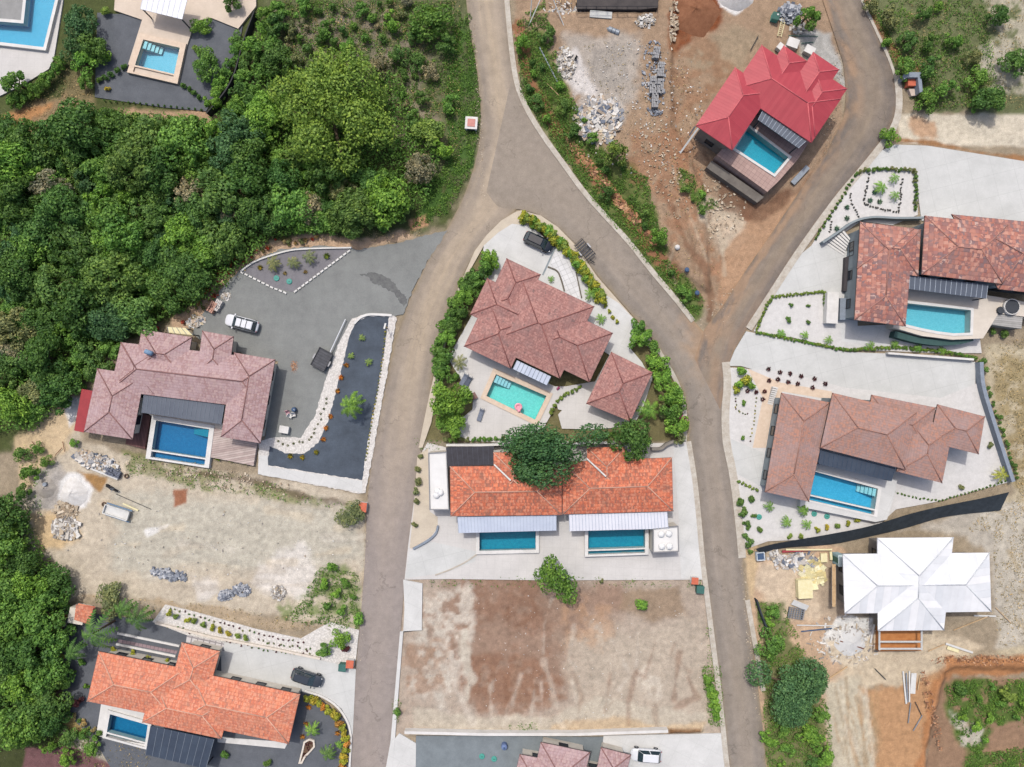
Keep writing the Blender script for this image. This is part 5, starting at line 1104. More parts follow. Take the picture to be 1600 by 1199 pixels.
# gardens of the east houses
for x, y in along([(1335, 275), (1350, 266), (1390, 264), (1430, 266), (1431, 300), (1430, 332)], 7, 1): plant('shrub', x, y, 5.5, RN.choice(['moss', 'olive']), 'hedge_bush', 'low hedge plant round the white gravel garden of the mottled house', 'hedge', 'hedge round the mottled house garden')
for x, y in along([(1332, 280), (1310, 318), (1290, 348), (1272, 376)], 7, 1): plant('shrub', x, y, 4, 'moss', 'hedge_bush', 'small hedge plant along the pavement of the mottled house garden', 'hedge', 'street hedge of the mottled house')
for x, y, r in ((1398, 278, 9), (1378, 292, 11), (1400, 305, 9)): plant('palm', x, y, r, 'bright', 'palm', 'small palm on the white gravel above the mottled house', 'palm', 'palms above the mottled house')
for x, y in ((1367, 300), (1360, 313), (1375, 315), (1324, 324), (1324, 341), (1308, 357)): plant('agave', x, y, 5, 'blue', 'agave', 'blue grey rosette on the white gravel above the mottled house', 'succulent', 'agaves above the mottled house')
for x, y in along([(1358, 272), (1352, 300), (1350, 318), (1372, 326), (1404, 332), (1410, 280)], 4, 1.2): plant('shrub', x, y, 2.4, C(120, 120, 124), 'border_plant', 'grey border plant in the curving line of the white gravel garden', 'plant', 'grey borders of the white gravel garden')
for x, y in along([(1328, 300), (1330, 318), (1340, 335), (1347, 346)], 4, 1.2) + along([(1300, 345), (1296, 365)], 4, 1): plant('shrub', x, y, 2.2, C(120, 120, 124), 'border_plant', 'grey border plant beside the street hedge', 'plant', 'grey borders by the street')
for x, y in along([(1182, 516), (1198, 478), (1208, 464), (1288, 456), (1290, 506)], 5.5, 0.5): plant('shrub', x, y, 4.2, 'lime', 'hedge_bush', 'clipped lime hedge plant round the square white gravel lawn', 'hedge', 'lime hedge of the square garden')
for x, y in along([(1180, 519), (1240, 531), (1320, 547), (1400, 543), (1470, 549), (1530, 560)], 5.5, 0.6): plant('shrub', x, y, 4.6, RN.choice(['bright', 'lime', 'moss']), 'hedge_bush', 'clipped hedge plant in the long line above the wide driveway', 'hedge', 'long hedge above the driveway')
for x, y, r in ((1236, 477, 5), (1263, 478, 4.5), (1232, 500, 7), (1262, 504, 5)): plant('shrub', x, y, r, 'moss', 'shrub', 'round shrub on the square white gravel lawn', 'shrub', 'shrubs of the square lawn')
for x, y in ((1222, 521), (1258, 524), (1296, 531), (1362, 540), (1400, 538), (1436, 544), (1474, 548)): plant('palm', x, y, 7.5, 'bright', 'palm', 'young palm in the long hedge above the wide driveway', 'palm', 'young palms of the long hedge')
for x, y, r in ((1550, 518, 7), (1570, 522, 9), (1520, 560, 7), (1535, 566, 8), (1538, 578, 8)): plant('shrub', x, y, r, 'moss', 'shrub', 'shrub at the edge of the dry slope below the mottled house', 'shrub', 'shrubs of the dry slope edge')
for x, y, r in ((1158, 580, 11), (1165, 592, 12), (1155, 600, 11), (1172, 602, 11), (1150, 610, 9)): plant('shrub', x, y, r, RN.choice(['croton', 'lime', 'bright']), 'croton_bush', 'yellow green bush in the corner bed beside the east road', 'croton', 'corner bed by the east road')
for x, y in ((1201, 577), (1219, 582), (1235, 584), (1252, 588), (1273, 592), (1216, 593), (1232, 597), (1247, 600), (1270, 606), (1290, 600), (1202, 595), (1195, 612), (1182, 613), (1192, 624), (1168, 611)): plant('agave', x, y, 4.6, 'purple', 'purple_rosette', 'dark purple rosette in the white gravel north of the brown tiled house', 'succulent', 'purple rosettes of the brown house')
for x, y, r in ((1162, 630, 6), (1160, 684, 5)): plant('shrub', x, y, r, 'mid', 'shrub', 'green shrub ringed by stones in the small white beds by the east road', 'shrub', 'ringed shrubs by the east road')
for x, y in along([(1181, 620), (1178, 660), (1172, 690)], 6, 1) + along([(1150, 622), (1150, 640), (1162, 648), (1170, 645)], 4, 1): plant('shrub', x, y, 2.0, RN.choice(['olive', 'purple', 'gold']), 'border_plant', 'tiny border plant of the small white beds by the east road', 'plant', 'borders of the small white beds')
for x, y in along([(1152, 752), (1182, 766)], 6, 0.5): plant('shrub', x, y, 4, 'lime', 'hedge_bush', 'lime hedge plant below the grey side driveway', 'hedge', 'short lime hedge')
for x, y in along([(1160, 775), (1162, 800), (1166, 830), (1170, 855)], 9, 4) + [(1175, 780), (1178, 806), (1186, 828), (1172, 862)]: plant('shrub', x, y, RN.uniform(6, 9), 'moss', 'shrub', 'straggling shrub on the bank beside the east road', 'shrub', 'bank shrubs by the east road')
for x, y, r, h in ((1202, 792, 9, 1), (1256, 798, 10, 1.2), (1230, 816, 10, 1.2), (1262, 820, 9, 1)): plant('palm', x, y, r, 'bright', 'palm', 'palm on the white terrace below the brown tiled house', 'palm', 'palms below the brown house', hs=h)
for x, y in ((1234, 838), (1251, 838), (1277, 828), (1292, 824), (1309, 821), (1325, 818), (1340, 813)): plant('shrub', x, y, 6.5, RN.choice(['gold', 'croton', 'lime']), 'croton_bush', 'yellow shrub in the row above the dark shade net', 'croton', 'yellow row above the shade net')
for x, y in along([(1470, 782), (1520, 768), (1572, 752)], 6, 0.5) + along([(1394, 768), (1430, 778), (1468, 783)], 6, 0.5) + along([(1392, 772), (1386, 800)], 6, 0.5): plant('shrub', x, y, 2.6, 'moss', 'border_plant', 'tiny shrub in the clipped line of the brown house terrace', 'plant', 'clipped line of the terrace')
plant('palm', 1567, 742, 13, 'croton', 'palm', 'yellow green palm in the far corner of the brown house terrace', 'palm'); plant('shrub', 1501, 762, 6, 'olive', 'shrub', 'round olive shrub on the white terrace', 'shrub'); plant('shrub', 1547, 696, 7, 'olive', 'shrub', 'low olive plant beside the fourth roof', 'shrub')
for x, y in along([(1543, 605), (1557, 645), (1572, 690), (1592, 752)], 7, 2): plant('shrub', x, y, RN.uniform(3, 6), 'moss', 'border_plant', 'green plant along the outside of the grey boundary wall', 'plant', 'plants outside the grey wall')
# east site
plant('fine', 1234, 1074, 66, C(78, 114, 76, 1.75), 'tree', 'big dark feathery tree beside the east road below the white roof', 'tree', hs=0.7, rot=2.5, sq=1.0)
for x, y, r, c, lb in ((1206, 1010, 22, 'mid', 'green bush above the big feathery tree'), (1207, 955, 12, 'mid', 'round bush below the yellow boards'), (1204, 972, 9, 'bright', 'small bush under the round one by the formwork rack'), (1280, 1120, 14, 'mid', 'bush at the lower side of the big feathery tree')): plant('small', x, y, r, c, 'bush', lb, 'bush')
for x, y, r in scatter([(1200, 1140), (1285, 1125), (1300, 1205), (1205, 1205)], 12, 20, 71, 200, 0.85): plant('small', x, y, r, RN.choice(['mid', 'bright', 'dark']), 'bush', 'bush in the thicket at the bottom of the east road', 'bush', 'thicket at the bottom of the east road')
plant('small', 1577, 1085, 14, 'lime', 'bush', 'lime bush in the weedy plot beyond the orange bank', 'bush')
for x, y, r in scatter([(1480, 1075), (1600, 1068), (1600, 1130), (1550, 1130), (1540, 1160), (1500, 1130)], 7, 13, 72, 90, 1.2): plant('shrub', x, y, r, RN.choice(['mid', 'dark', 'bright']), 'shrub', 'low shrub in the weedy plot beyond the orange bank', 'shrub', 'shrubs of the weedy plot')
for x, y, r in scatter([(35, 690), (55, 680), (75, 720), (40, 760), (30, 800), (45, 860), (20, 780)], 8, 16, 73, 120, 1.1): plant('small', x, y, r, RN.choice(['mid', 'dark', 'moss']), 'bush', 'bush at the west edge of the building plot', 'bush', 'bushes west of the building plot')
for x, y, r in scatter([(500, 885), (540, 882), (558, 905), (560, 980), (510, 960)], 7, 13, 74, 120, 1.0): plant('shrub', x, y, r, RN.choice(['mid', 'bright']), 'shrub', 'weedy shrub at the road corner of the pale west plot', 'shrub', 'weedy shrubs of the road corner')
plant('small', 116, 694, 8, 'bright', 'bush', 'small bright bush below the red lean-to', 'bush')
plant('shrub', 622, 1112, 9, 'mid', 'shrub', 'green shrub at the road corner of the bare lot', 'shrub')
for x, y in along([(1107, 1058), (1112, 1085), (1118, 1118)], 11, 3): plant('shrub', x, y, 12, 'bright', 'shrub', 'bright weed shrub between the bare lot and the east road', 'shrub', 'weed shrubs by the east road')

# ------------------------------------------------------------------ ground cover nobody could count
def cover(name, label, specs, seed, size, up=0.5, zt=0.35):
    rng = np.random.default_rng(seed); Ps = []; Cs = []
    for poly, dens, patch in specs:
        P = np.array(poly); a, b = P.min(0), P.max(0); n = int((b[0] - a[0]) * (b[1] - a[1]) * S * S * dens)
        X, Y = rng.uniform(a[0], b[0], n), rng.uniform(a[1], b[1], n)
        k = (sdist(X, Y, poly) + 10 * (fbm(X / 12, Y / 12, seed) - 0.5) > 0) & (fbm(X / 11 + 9, Y / 11, seed + 1, 4) > patch); X, Y = X[k], Y[k]
        i = np.clip(np.searchsorted(xs, (X - 800) * S), 0, nx - 1); j = np.clip(np.searchsorted(ys, (599.5 - Y) * S), 0, ny - 1)
        Ps.append(np.stack([(X - 800) * S, (599.5 - Y) * S, GZ[j, i] + rng.uniform(0.02, zt, len(X))], 1))
    P = np.concatenate(Ps); N = rng.normal(size=P.shape) * 0.7 + np.array([0, 0, up])
    o = bpy.data.objects.new(name, leaves_mesh(name, P, N, size, rng, 0.45)); COL.objects.link(o); return tag(o, label, 'ground cover', None, 'stuff')
woodP = [(-60, 215), (60, 212), (130, 172), (340, 190), (430, 110), (620, 120), (640, 150), (690, 240), (670, 320), (560, 362), (430, 372), (330, 470), (200, 525), (120, 615), (60, 670), (-60, 680)]
o = cover('undergrowth', 'dark undergrowth between the trunks of the wood', [(woodP, 34, 0.0), ([(-60, 775), (30, 790), (100, 895), (95, 1000), (85, 1130), (60, 1160), (-60, 1180)], 26, 0)], 3, 0.42, zt=2.2); o.color = (*G_['mid'], 1)
o = cover('weeds', 'green weeds spread over banks and bare plots', [([(803, 40), (850, 0), (880, 130), (930, 230), (1010, 280), (1040, 400), (1105, 470), (1085, 500), (1010, 410), (930, 320), (860, 215), (815, 150)], 90, 0.36),
    ([(690, 60), (735, 20), (752, 180), (740, 260), (700, 335), (640, 360), (650, 330), (700, 250), (700, 150)], 70, 0.36), ([(440, 0), (720, 0), (720, 120), (640, 240), (600, 130), (450, 100)], 60, 0.42), ([(500, 885), (562, 895), (562, 985), (440, 970), (470, 940)], 60, 0.44),
    ([(190, 705), (300, 728), (400, 750), (560, 790), (560, 800), (400, 775), (300, 765), (200, 740)], 18, 0.5), ([(1350, 0), (1530, 0), (1560, 170), (1430, 172), (1380, 60)], 50, 0.42), ([(1060, 265), (1090, 280), (1125, 325), (1090, 335)], 70, 0.43),
    ([(1475, 1065), (1620, 1058), (1620, 1140), (1550, 1130), (1530, 1180), (1490, 1150)], 80, 0.42), ([(1510, 1180), (1620, 1165), (1620, 1230), (1500, 1230)], 80, 0.4), ([(1180, 940), (1225, 945), (1300, 1120), (1300, 1230), (1200, 1230), (1190, 1050)], 60, 0.42),
    ([(660, 905), (880, 900), (1095, 905), (1095, 918), (660, 918)], 12, 0.5), ([(612, 1090), (628, 1090), (626, 1130), (612, 1130)], 26, 0.3), ([(1095, 1040), (1126, 1040), (1132, 1135), (1110, 1135)], 70, 0.38), ([(1100, 975), (1112, 975), (1116, 1040), (1106, 1040)], 20, 0.4),
    ([(85, 1130), (160, 1150), (150, 1199), (60, 1170)], 26, 0.4), ([(795, 1128), (840, 1128), (840, 1146), (795, 1146)], 22, 0.4), ([(30, 690), (80, 720), (50, 860), (20, 850)], 16, 0.45), ([(640, 680), (690, 690), (690, 705), (655, 705)], 16, 0.4)], 5, 0.26); o.color = (*C(96, 132, 60, 1.5), 1)
o = cover('dry_grass', 'straw coloured dry grass over slopes and bare plots', [([(440, 0), (720, 0), (720, 260), (640, 250), (600, 130), (450, 100)], 16, 0.42), ([(1545, 545), (1640, 510), (1640, 1010), (1560, 1010), (1550, 830), (1500, 830), (1590, 770)], 18, 0.42),
    ([(1350, 0), (1600, 0), (1600, 170), (1430, 172), (1380, 60)], 14, 0.5), ([(280, 500), (340, 430), (400, 388), (520, 366), (660, 355), (660, 372), (450, 385), (360, 440), (310, 500)], 14, 0.4), ([(100, 1130), (240, 1165), (230, 1200), (150, 1200)], 12, 0.4),
    ([(900, 60), (1080, 100), (1080, 230), (1130, 460), (1060, 440), (960, 200)], 5, 0.5), ([(95, 100), (145, 105), (140, 170), (60, 215), (0, 200)], 14, 0.4), ([(120, 930), (430, 985), (560, 985), (440, 960), (250, 935)], 8, 0.45)], 9, 0.24); o.color = (*C(186, 168, 130, 1.15), 1)
# ------------------------------------------------------------------ vehicles
M_tyre = mat('tyre_rubber', C(46, 46, 48), rough=0.9); M_rim = mat('alloy_rim', C(160, 162, 166), rough=0.35, metal=0.6, fine=0)
M_cglass = mat('car_glass', C(46, 66, 76), C(36, 52, 60), 2, 0.08, fine=0, spec=0.9)
M_lampw = mat('headlamp_glass', C(225, 228, 230), rough=0.15, fine=0); M_lampr = mat('tail_lamp_red', C(170, 40, 40), rough=0.3, fine=0)
def car(label, px, py, ang, L, paint_, kind='suv'):
    Wd, hb, hr = 1.86, 0.98, 1.68; t = thing('parked_car', label, 'car', W(px, py, 0.0), None, R(ang)); t.location.z = 0.1
    loc = lambda name, mb, m, p=t, sm=False: _local(name, mb, m, p, sm)
    h = L / 2; sec = [(-h - .05, 0.56, 0.45, 0.75), (-h + 0.14, 0.82, 0.32, 0.92), (-h + 0.5, 0.93, 0.24, 0.98), (-0.3 * h, 0.93, 0.22, 1.0), (0.30 * h, 0.93, 0.22, 1.02), (0.48 * h, 0.92, 0.22, 1.0), (h - 0.5, 0.89, 0.24, 0.90), (h - 0.2, 0.76, 0.30, 0.80), (h + .05, 0.50, 0.42, 0.66)]
    ring = lambda x, w_, z0, z1: [(x, -w_ * .9, z0), (x, -w_, z0 + .18), (x, -w_, z1 - .16), (x, -w_ * .93, z1 - .03), (x, -w_ * .7, z1), (x, 0, z1 + .02), (x, w_ * .7, z1), (x, w_ * .93, z1 - .03), (x, w_, z1 - .16), (x, w_, z0 + .18), (x, w_ * .9, z0)]
    bd = loc('body', MB().loft([ring(*s) for s in sec][::-1]), paint_, sm=True); mo = bd.modifiers.new('s', 'SUBSURF'); mo.levels = mo.render_levels = 1
    xb0, xb1, xf1, xf0 = -h + 0.22, -h + 0.62, 0.22 * h, 0.50 * h     # tail base, tail top, windscreen top, windscreen base
    if kind == 'hatch': xb0, xf0, xf1 = -h + 0.2, 0.56 * h, 0.26 * h
    b, rw = 0.83, 0.60
    lo = [(xb0, -b, hb), (xf0, -b, hb), (xf0, b, hb), (xb0, b, hb)]; hi = [(xb1, -rw, hr - .05), (xf1, -rw, hr - .05), (xf1, rw, hr - .05), (xb1, rw, hr - .05)]
    top = [(xb1 + .12, -rw + .1, hr), (xf1 - .1, -rw + .1, hr), (xf1 - .1, rw - .1, hr), (xb1 + .12, rw - .1, hr)]
    cb_ = loc('cabin', MB().loft([lo, hi, top]), paint_); mo = cb_.modifiers.new('b', 'BEVEL'); mo.width = .13; mo.segments = 4
    def pane(name, q, n=1):
        V = [Vector(p) for p in q]; nn = (V[1] - V[0]).cross(V[2] - V[0]).normalized() * 0.012; c = sum(V, Vector()) / 4
        mb = MB(); mb.poly([v + (c - v) * 0.05 + nn for v in V]); mb.poly([v + (c - v) * 0.05 - nn * .5 for v in V[::-1]]); loc(name, mb, M_cglass)
    pane('windscreen', [lo[1], lo[2], hi[2], hi[1]]); pane('rear_window', [lo[3], lo[0], hi[0], hi[3]])
    for k, (a, c, d, e) in enumerate(((lo[0], lo[1], hi[1], hi[0]), (lo[2], lo[3], hi[3], hi[2]))):
        A, B, Cc, D = (Vector(v) for v in (a, c, d, e)); m0, m1 = A.lerp(B, .52), D.lerp(Cc, .52)
        pane('side_window', [A, A.lerp(B, .5), D.lerp(Cc, .5), D]); pane('side_window', [m0, B, Cc, m1])
    for sx in (-0.62, 0.62):
        for sy in (-1, 1):
            wm = loc('wheel', MB().tube((sx * h, sy * 0.78, 0.33), (sx * h, sy * 0.95, 0.33), 0.34, n=18), M_tyre, sm=False)
            loc('rim', MB().tube((sx * h, sy * 0.93, 0.33), (sx * h, sy * 0.965, 0.33), 0.2, n=12), M_rim, wm)
    for sy in (-1, 1):
        loc('headlight', MB().box((h - 0.3, sy * 0.62, 0.74), (0.34, 0.16, 0.1), sy * -0.5), M_lampw); loc('tail_light', MB().box((-h + 0.12, sy * 0.64, 0.8), (0.1, 0.2, 0.14), sy * 0.4), M_lampr)
        loc('mirror', MB().box((0.44 * h, sy * 1.0, 1.03), (0.18, 0.24, 0.15)), paint_)
    if kind == 'suv':
        for sy in (-1, 1): loc('roof_rail', MB().tube((xb1 + .2, sy * .58, hr + .06), (xf1 - .15, sy * .58, hr + .06), 0.025, n=6), M_frame)
    if kind == 'rack':
        for f in (0.36, 0.68): loc('roof_bar', MB().box((xb1 + (xf1 - xb1) * f, 0, hr + .04), (0.07, 1.30, 0.03)), M_frame)
    return t
def _local(name, mb, m, parent, sm=False):
    me = bpy.data.meshes.new(name); me.from_pydata(mb.v, [], mb.f); me.materials.append(m)
    if sm: me.shade_smooth()
    o = bpy.data.objects.new(name, me); COL.objects.link(o); o.parent = parent; return o
P_w = mat('white_car_paint', C(232, 234, 238), C(226, 228, 232), 1, 0.25, fine=0, coat=0.4); P_b = mat('black_car_paint', C(30, 36, 46), C(24, 30, 38), 1, 0.18, fine=0, coat=0.8)
P_d = mat('dark_grey_car_paint', C(66, 72, 80), C(58, 64, 72), 1, 0.2, fine=0, coat=0.7)
car('white off-road car with dark roof bars parked on the gravel yard', 381, 506, 165, 5.0, P_w, 'rack')
car('black car parked on the white driveway by the croton hedge', 841, 380, -25, 4.5, P_b, 'hatch')
car('dark grey car on the grey driveway of the long orange house', 482, 1056, -19, 4.7, P_d, 'suv')
car('white car on the pale driveway at the bottom edge', 1008, 1176, 176, 4.6, P_w, 'hatch')
def trailer(label, px, py, ang, L, Wd, bar, barm):
    t = thing('trailer', label, 'trailer', W(px, py, 0.05), None, R(ang)); h = L / 2; w2 = Wd / 2
    bm_ = MB()
    if bar > 2: bm_.box((0, 0, 0.62), (L, Wd, 0.08))
    else: [bm_.box((-h + L * (k + .5) / 8, 0, 0.62), (L / 8 * .45, Wd, 0.05)) for k in range(8)]
    _local('bed', bm_, mat('trailer_steel', C(84, 86, 92), C(64, 66, 72), 2, 0.6, fine=0.1), t)
    f = MB()
    for y in (-w2, w2): f.box((0, y, 0.82), (L, 0.06, 0.05)); [f.box((-h + L * k / 4, y, 0.72), (0.06, 0.06, 0.2)) for k in range(5)]
    for x in (-h, h): f.box((x, 0, 0.82), (0.06, Wd, 0.05))
    for k in range(7): f.box((-h + L * (k + .5) / 7, 0, 0.67), (0.05, Wd, 0.03))
    _local('side_rail', f, M_frame, t)
    for y in (-w2 - .14, w2 + .14):
        o = _local('wheel', MB().tube((-.1, y - .1, 0.32), (-.1, y + .1, 0.32), 0.32, n=16), M_tyre, t); _local('rim', MB().tube((-.1, y - .11, 0.32), (-.1, y + .11, 0.32), 0.17, n=10), M_rim, o)
        _local('mudguard', MB().box((-.1, y, 0.7), (0.8, 0.26, 0.04)), M_rim, t)
    _local('drawbar', MB().tube((h, -w2 * .5, 0.6), (h + bar, -w2 * .2, 0.45), 0.08, n=8), barm, t); return t
trailer('dark flat trailer with a long white drawbar on the gravel yard', 505, 562, 62, 2.9, 2.2, 5.4, P_w)
trailer('small dark railed trailer standing at the kerb of the east road', 913, 392, -48, 3.1, 1.5, 0.8, M_frame)

# ------------------------------------------------------------------ loose things on sites and in gardens
def prop(name, label, cat, parts, px, py, z=0.0, ang=0.0, group=None):
    """parts: [(name, MB in local metres, material)]; one part makes a single mesh"""
    p = W(px, py, z)
    if len(parts) == 1:
        o = _local(name, parts[0][1], parts[0][2], None); o.location = p; o.rotation_euler = (0, 0, R(ang)); return tag(o, label, cat, group)
    t = thing(name, label, cat, p, group, R(ang))
    for n, mb, m in parts: _local(n, mb, m, t)
    return t
M_wood = mat('raw_timber', C(212, 182, 142), C(190, 158, 118), 2, 0.85, fine=0.12); M_pipe = mat('white_pipe', C(226, 226, 222), rough=0.5, fine=0.03)
M_block = mat('concrete_block', C(176, 176, 176), C(150, 150, 152), 2, 0.95, fine=0.15); M_grn = mat('green_plastic', C(52, 104, 92), C(44, 92, 80), 1, 0.5, fine=0.05); M_orange = mat('terracotta_cap', C(214, 118, 90), C(198, 104, 78), 2, 0.8)
M_teal = mat('teal_plastic', C(84, 166, 152), C(74, 154, 142), 1, 0.6, fine=0.05); M_steel = mat('galvanised_steel', C(160, 168, 176), C(140, 148, 156), 1.2, 0.45, metal=0.3, fine=0.08); M_blue = mat('blue_plastic', C(74, 98, 130)); M_rust = mat('rusty_iron', C(132, 82, 58), C(104, 64, 46), 3, 0.9)
M_yel = mat('yellow_board', C(240, 232, 190), C(230, 218, 168), 2, 0.85, fine=0.08); M_net = mat('dark_shade_net', C(58, 66, 74), C(44, 52, 58), 1.5, 0.9, fine=0.15, bump=0.3)
def bar(name, label, cat, a, b, wd, th, m, z=0.1, za=None, group=None, rnd_=False):
    """a beam, pipe or plank between two photo pixels"""
    A, B = W(*a, za[0] if za else z), W(*b, za[1] if za else z); mb = MB(); c = (A + B) / 2
    if rnd_: mb.tube(A - c, B - c, wd / 2, n=8)
    else:
        d = (B - A); s = Vector((-d.y, d.x, 0)).normalized() * wd / 2; u = Vector((0, 0, th / 2))
        mb.loft([[q - c - s - u, q - c + s - u, q - c + s + u, q - c - s + u] for q in (A, B)][::-1])
    o = _local(name, mb, m, None); o.location = c; return tag(o, label, cat, group)
RUB = dict(pale=[C(206, 200, 190), C(222, 220, 214), C(176, 170, 162), C(236, 232, 226), C(150, 144, 138), C(190, 174, 150)], mix=[C(214, 208, 200), C(198, 178, 156), C(156, 158, 162), C(230, 228, 224), C(112, 120, 134), C(176, 160, 142), C(218, 202, 172), C(226, 222, 214), C(190, 184, 176)],
           grey=[C(170, 174, 180), C(140, 146, 156), C(196, 198, 202), C(110, 116, 128)], soil=[C(184, 134, 98), C(164, 114, 82), C(200, 156, 120), C(140, 100, 76)], tan=[C(196, 180, 156), C(178, 160, 136), C(214, 200, 178), C(160, 142, 120)])
RUB['yellow'] = [C(240, 234, 190), C(228, 218, 170), C(246, 240, 206), C(222, 206, 150)]
for k, v in RUB.items(): rand_mat('rubble_' + k, v)
def rubble(name, label, px, py, rx, ry, n, s0, s1, kind, h=0.5, seed=1, ang=0, flat_=0.6, long_=1.0):
    rnd = random.Random(seed); mb = MB(); ca_, sa_ = math.cos(R(ang)), math.sin(R(ang))
    for _ in range(n):
        a, q = rnd.uniform(0, 6.28), rnd.uniform(0, 1) ** 0.6; x, y = rx * S * q * math.cos(a), ry * S * q * math.sin(a); s = rnd.uniform(s0, s1)
        mb.box((x * ca_ - y * sa_, x * sa_ + y * ca_, 0.04 + h * (1 - q) * rnd.uniform(0.3, 1)), (s * rnd.uniform(.7, 1.2 * long_), s * rnd.uniform(.35, .8), s * flat_ * rnd.uniform(.2, .7)), rnd.uniform(0, 3.1), rnd.uniform(-.4, .4), rnd.uniform(-.4, .4))
    o = _local(name, mb, MATS['rubble_' + kind], None); o.location = W(px, py, gz(px, py) + 0.05); return tag(o, label, 'rubble', None, 'stuff')
def heap(label, px, py, rx, ry, h, m, seed=0, name='sand_heap'):
    mb = MB(); rows = []
    for i in range(9):
        f = i / 8; rows.append([(rx * S * (1 - f) * math.cos(a) * (1 + .12 * math.sin(3 * a + seed) + .07 * math.sin(5 * a + 2 * seed) + .03 * math.sin(11 * a + i)), ry * S * (1 - f) * math.sin(a) * (1 + .18 * math.cos(2 * a + seed)), -0.25 + (h + .25) * (f ** 0.85) * (1 + .05 * math.sin(5 * a + i))) for a in [6.283 * k / 28 for k in range(28)]])
    mb.loft(rows, cap=False); o = _local(name, mb, m, None, True); o.location = W(px, py, gz(px, py)); return tag(o, label, 'heap')
M_sandw = mat('white_sand', C(230, 228, 224), C(212, 208, 202), 2, 0.95, fine=0.12, bump=0.6); M_sandg = mat('grey_sand', C(176, 170, 160), C(160, 152, 142), 2, 0.95, fine=0.14, bump=0.6)
M_soilr = mat('red_soil', C(150, 104, 76), C(128, 84, 58), 1.2, 0.95, fine=0.2, bump=0.7)
def block_stack(label, px, py, nx_, ny_, nz_, ang, m=None, group=None, sz=(0.4, 0.2, 0.2)):
    rnd = random.Random(int(px)); mb = MB()
    for i in range(nx_):
        for j in range(ny_):
            for k in range(nz_ - rnd.choice((0, 0, 0, 1))): mb.box(((i - nx_ / 2 + .5) * (sz[0] + .03), (j - ny_ / 2 + .5) * (sz[1] + .04), .14 + (k + .5) * sz[2]), (sz[0] * .97, sz[1] * .95, sz[2] * .97), rnd.uniform(-.05, .05))
    pl = MB()
    for j in range(4): pl.box((0, (j - 1.5) * ny_ * (sz[1] + .04) / 4, 0.09), (nx_ * (sz[0] + .03), .12, .06))
    for j in range(3): pl.box(((j - 1) * nx_ * sz[0] * .42, 0, 0.03), (.1, ny_ * (sz[1] + .04), .06))
    return prop('block_pallet', label, 'pallet', [('block', mb, m or M_block), ('pallet', pl, M_wood)], px, py, gz(px, py), ang, group)
# --- north site
for a, b, lb in (((831, -3), (828, 34), 'white pole lying upright against the top edge beside the weeds'), ((845, -2), (822, 50), 'slanting white pole crossing the weeds at the top edge'), ((864, -2), (884, 48), 'long white pole reaching down into the building site')): bar('pole', lb, 'pole', a, b, 0.14, 0.1, M_pipe, za=(2.4, 0.2), rnd_=True)
bar('pipe', 'grey plastic pipe lying in the weeds above the rubbish heap', 'pipe', (843, 74), (871, 128), 0.22, 0.1, M_steel, z=0.75, rnd_=True); bar('plank', 'thin pale stick lying below the grey pipe in the weeds', 'plank', (855, 131), (877, 153), 0.1, 0.05, M_wood, z=0.75)
bar('plank', 'short thick plank beside the end of the long pole', 'plank', (883, 37), (894, 44), 0.35, 0.12, M_wood); bar('plank', 'pale plank on the grey dust of the building site', 'plank', (909, 63), (918, 68), 0.2, 0.06, M_wood)
sh = MB()
for k in range(6): sh.box((0, 0, 0.1 + k * 0.13), (3.5 - k * .05, 1.0, 0.1), 0.01 * (k % 3 - 1))
prop('sheet_stack', 'long stack of pale roofing sheets at the top building slab', 'stack', [('sheet', sh, mat('pale_sheet', C(206, 206, 200), C(186, 190, 188), 2, 0.6))], 938, 27, 0, -5)
prop('steel_drum', 'grey steel drum lying on the building site', 'drum', [('drum', MB().tube((-0.85, 0, .42), (0.85, 0, .42), .42, n=18), M_steel), ('hoop', MB().tube((-.3, 0, .42), (-.24, 0, .42), .45, n=18).tube((.24, 0, .42), (.3, 0, .42), .45, n=18), M_frame), ('spout', MB().tube((-1.25, 0, .3), (-.85, 0, .42), .1, .22, n=8), M_steel)], 958, 51, 0.1, -22)
prop('bucket', 'white bucket east of the grey steel drum', 'bucket', [('bucket', MB().lathe((0, 0, 0), [(.22, 0), (.32, .6), (.28, .6), (.2, .1)]), M_pipe), ('handle', MB().tube((-.3, 0, .62), (.3, 0, .62), .02, n=5), M_frame)], 982, 71)
prop('board_pack', 'pale stack of boards above the wrapped block pallets', 'stack', [('board', MB().box((0, 0, .2), (2.6, .55, .4)).box((.3, .1, .45), (2.2, .4, .08)), M_yel), ('batten', MB().box((-.8, 0, .03), (.1, .7, .06)).box((.8, 0, .03), (.1, .7, .06)), M_wood)], 1007, 70, 0, 8)
for x, y, a, n, lb in ((1024, 86, 80, 3, 'dark wrapped block pallet at the top of the pallet row'), (1031, 112, 85, 4, 'block pallet at the east side of the pallet row'), (1019, 136, 88, 5, 'wide pallet of grey blocks in the middle of the pallet row'), (1030, 138, 88, 4, 'block pallet beside the wide one in the middle'), (1022, 160, 88, 4, 'pallet of grey blocks at the lower end of the row')): block_stack(lb, x, y, n + 1, 4, 4, a)
rubble('rubble', 'loose broken blocks round the pallet row', 1022, 120, 20, 60, 150, .15, .5, 'grey', .3, 3)
rubble('rubble', 'last broken blocks scattered under the pallet row', 1024, 176, 12, 6, 50, .15, .4, 'grey', .3, 4)
rubble('rubble', 'rubbish heap of boards, bags and offcuts beside the lime tree', 936, 188, 34, 36, 520, .2, .9, 'mix', .7, 5, -40, .5, 2.2); rubble('rubble', 'spilled white plaster rubble at the head of the rubbish heap', 884, 98, 14, 26, 260, .15, .6, 'pale', .4, 6, 10)
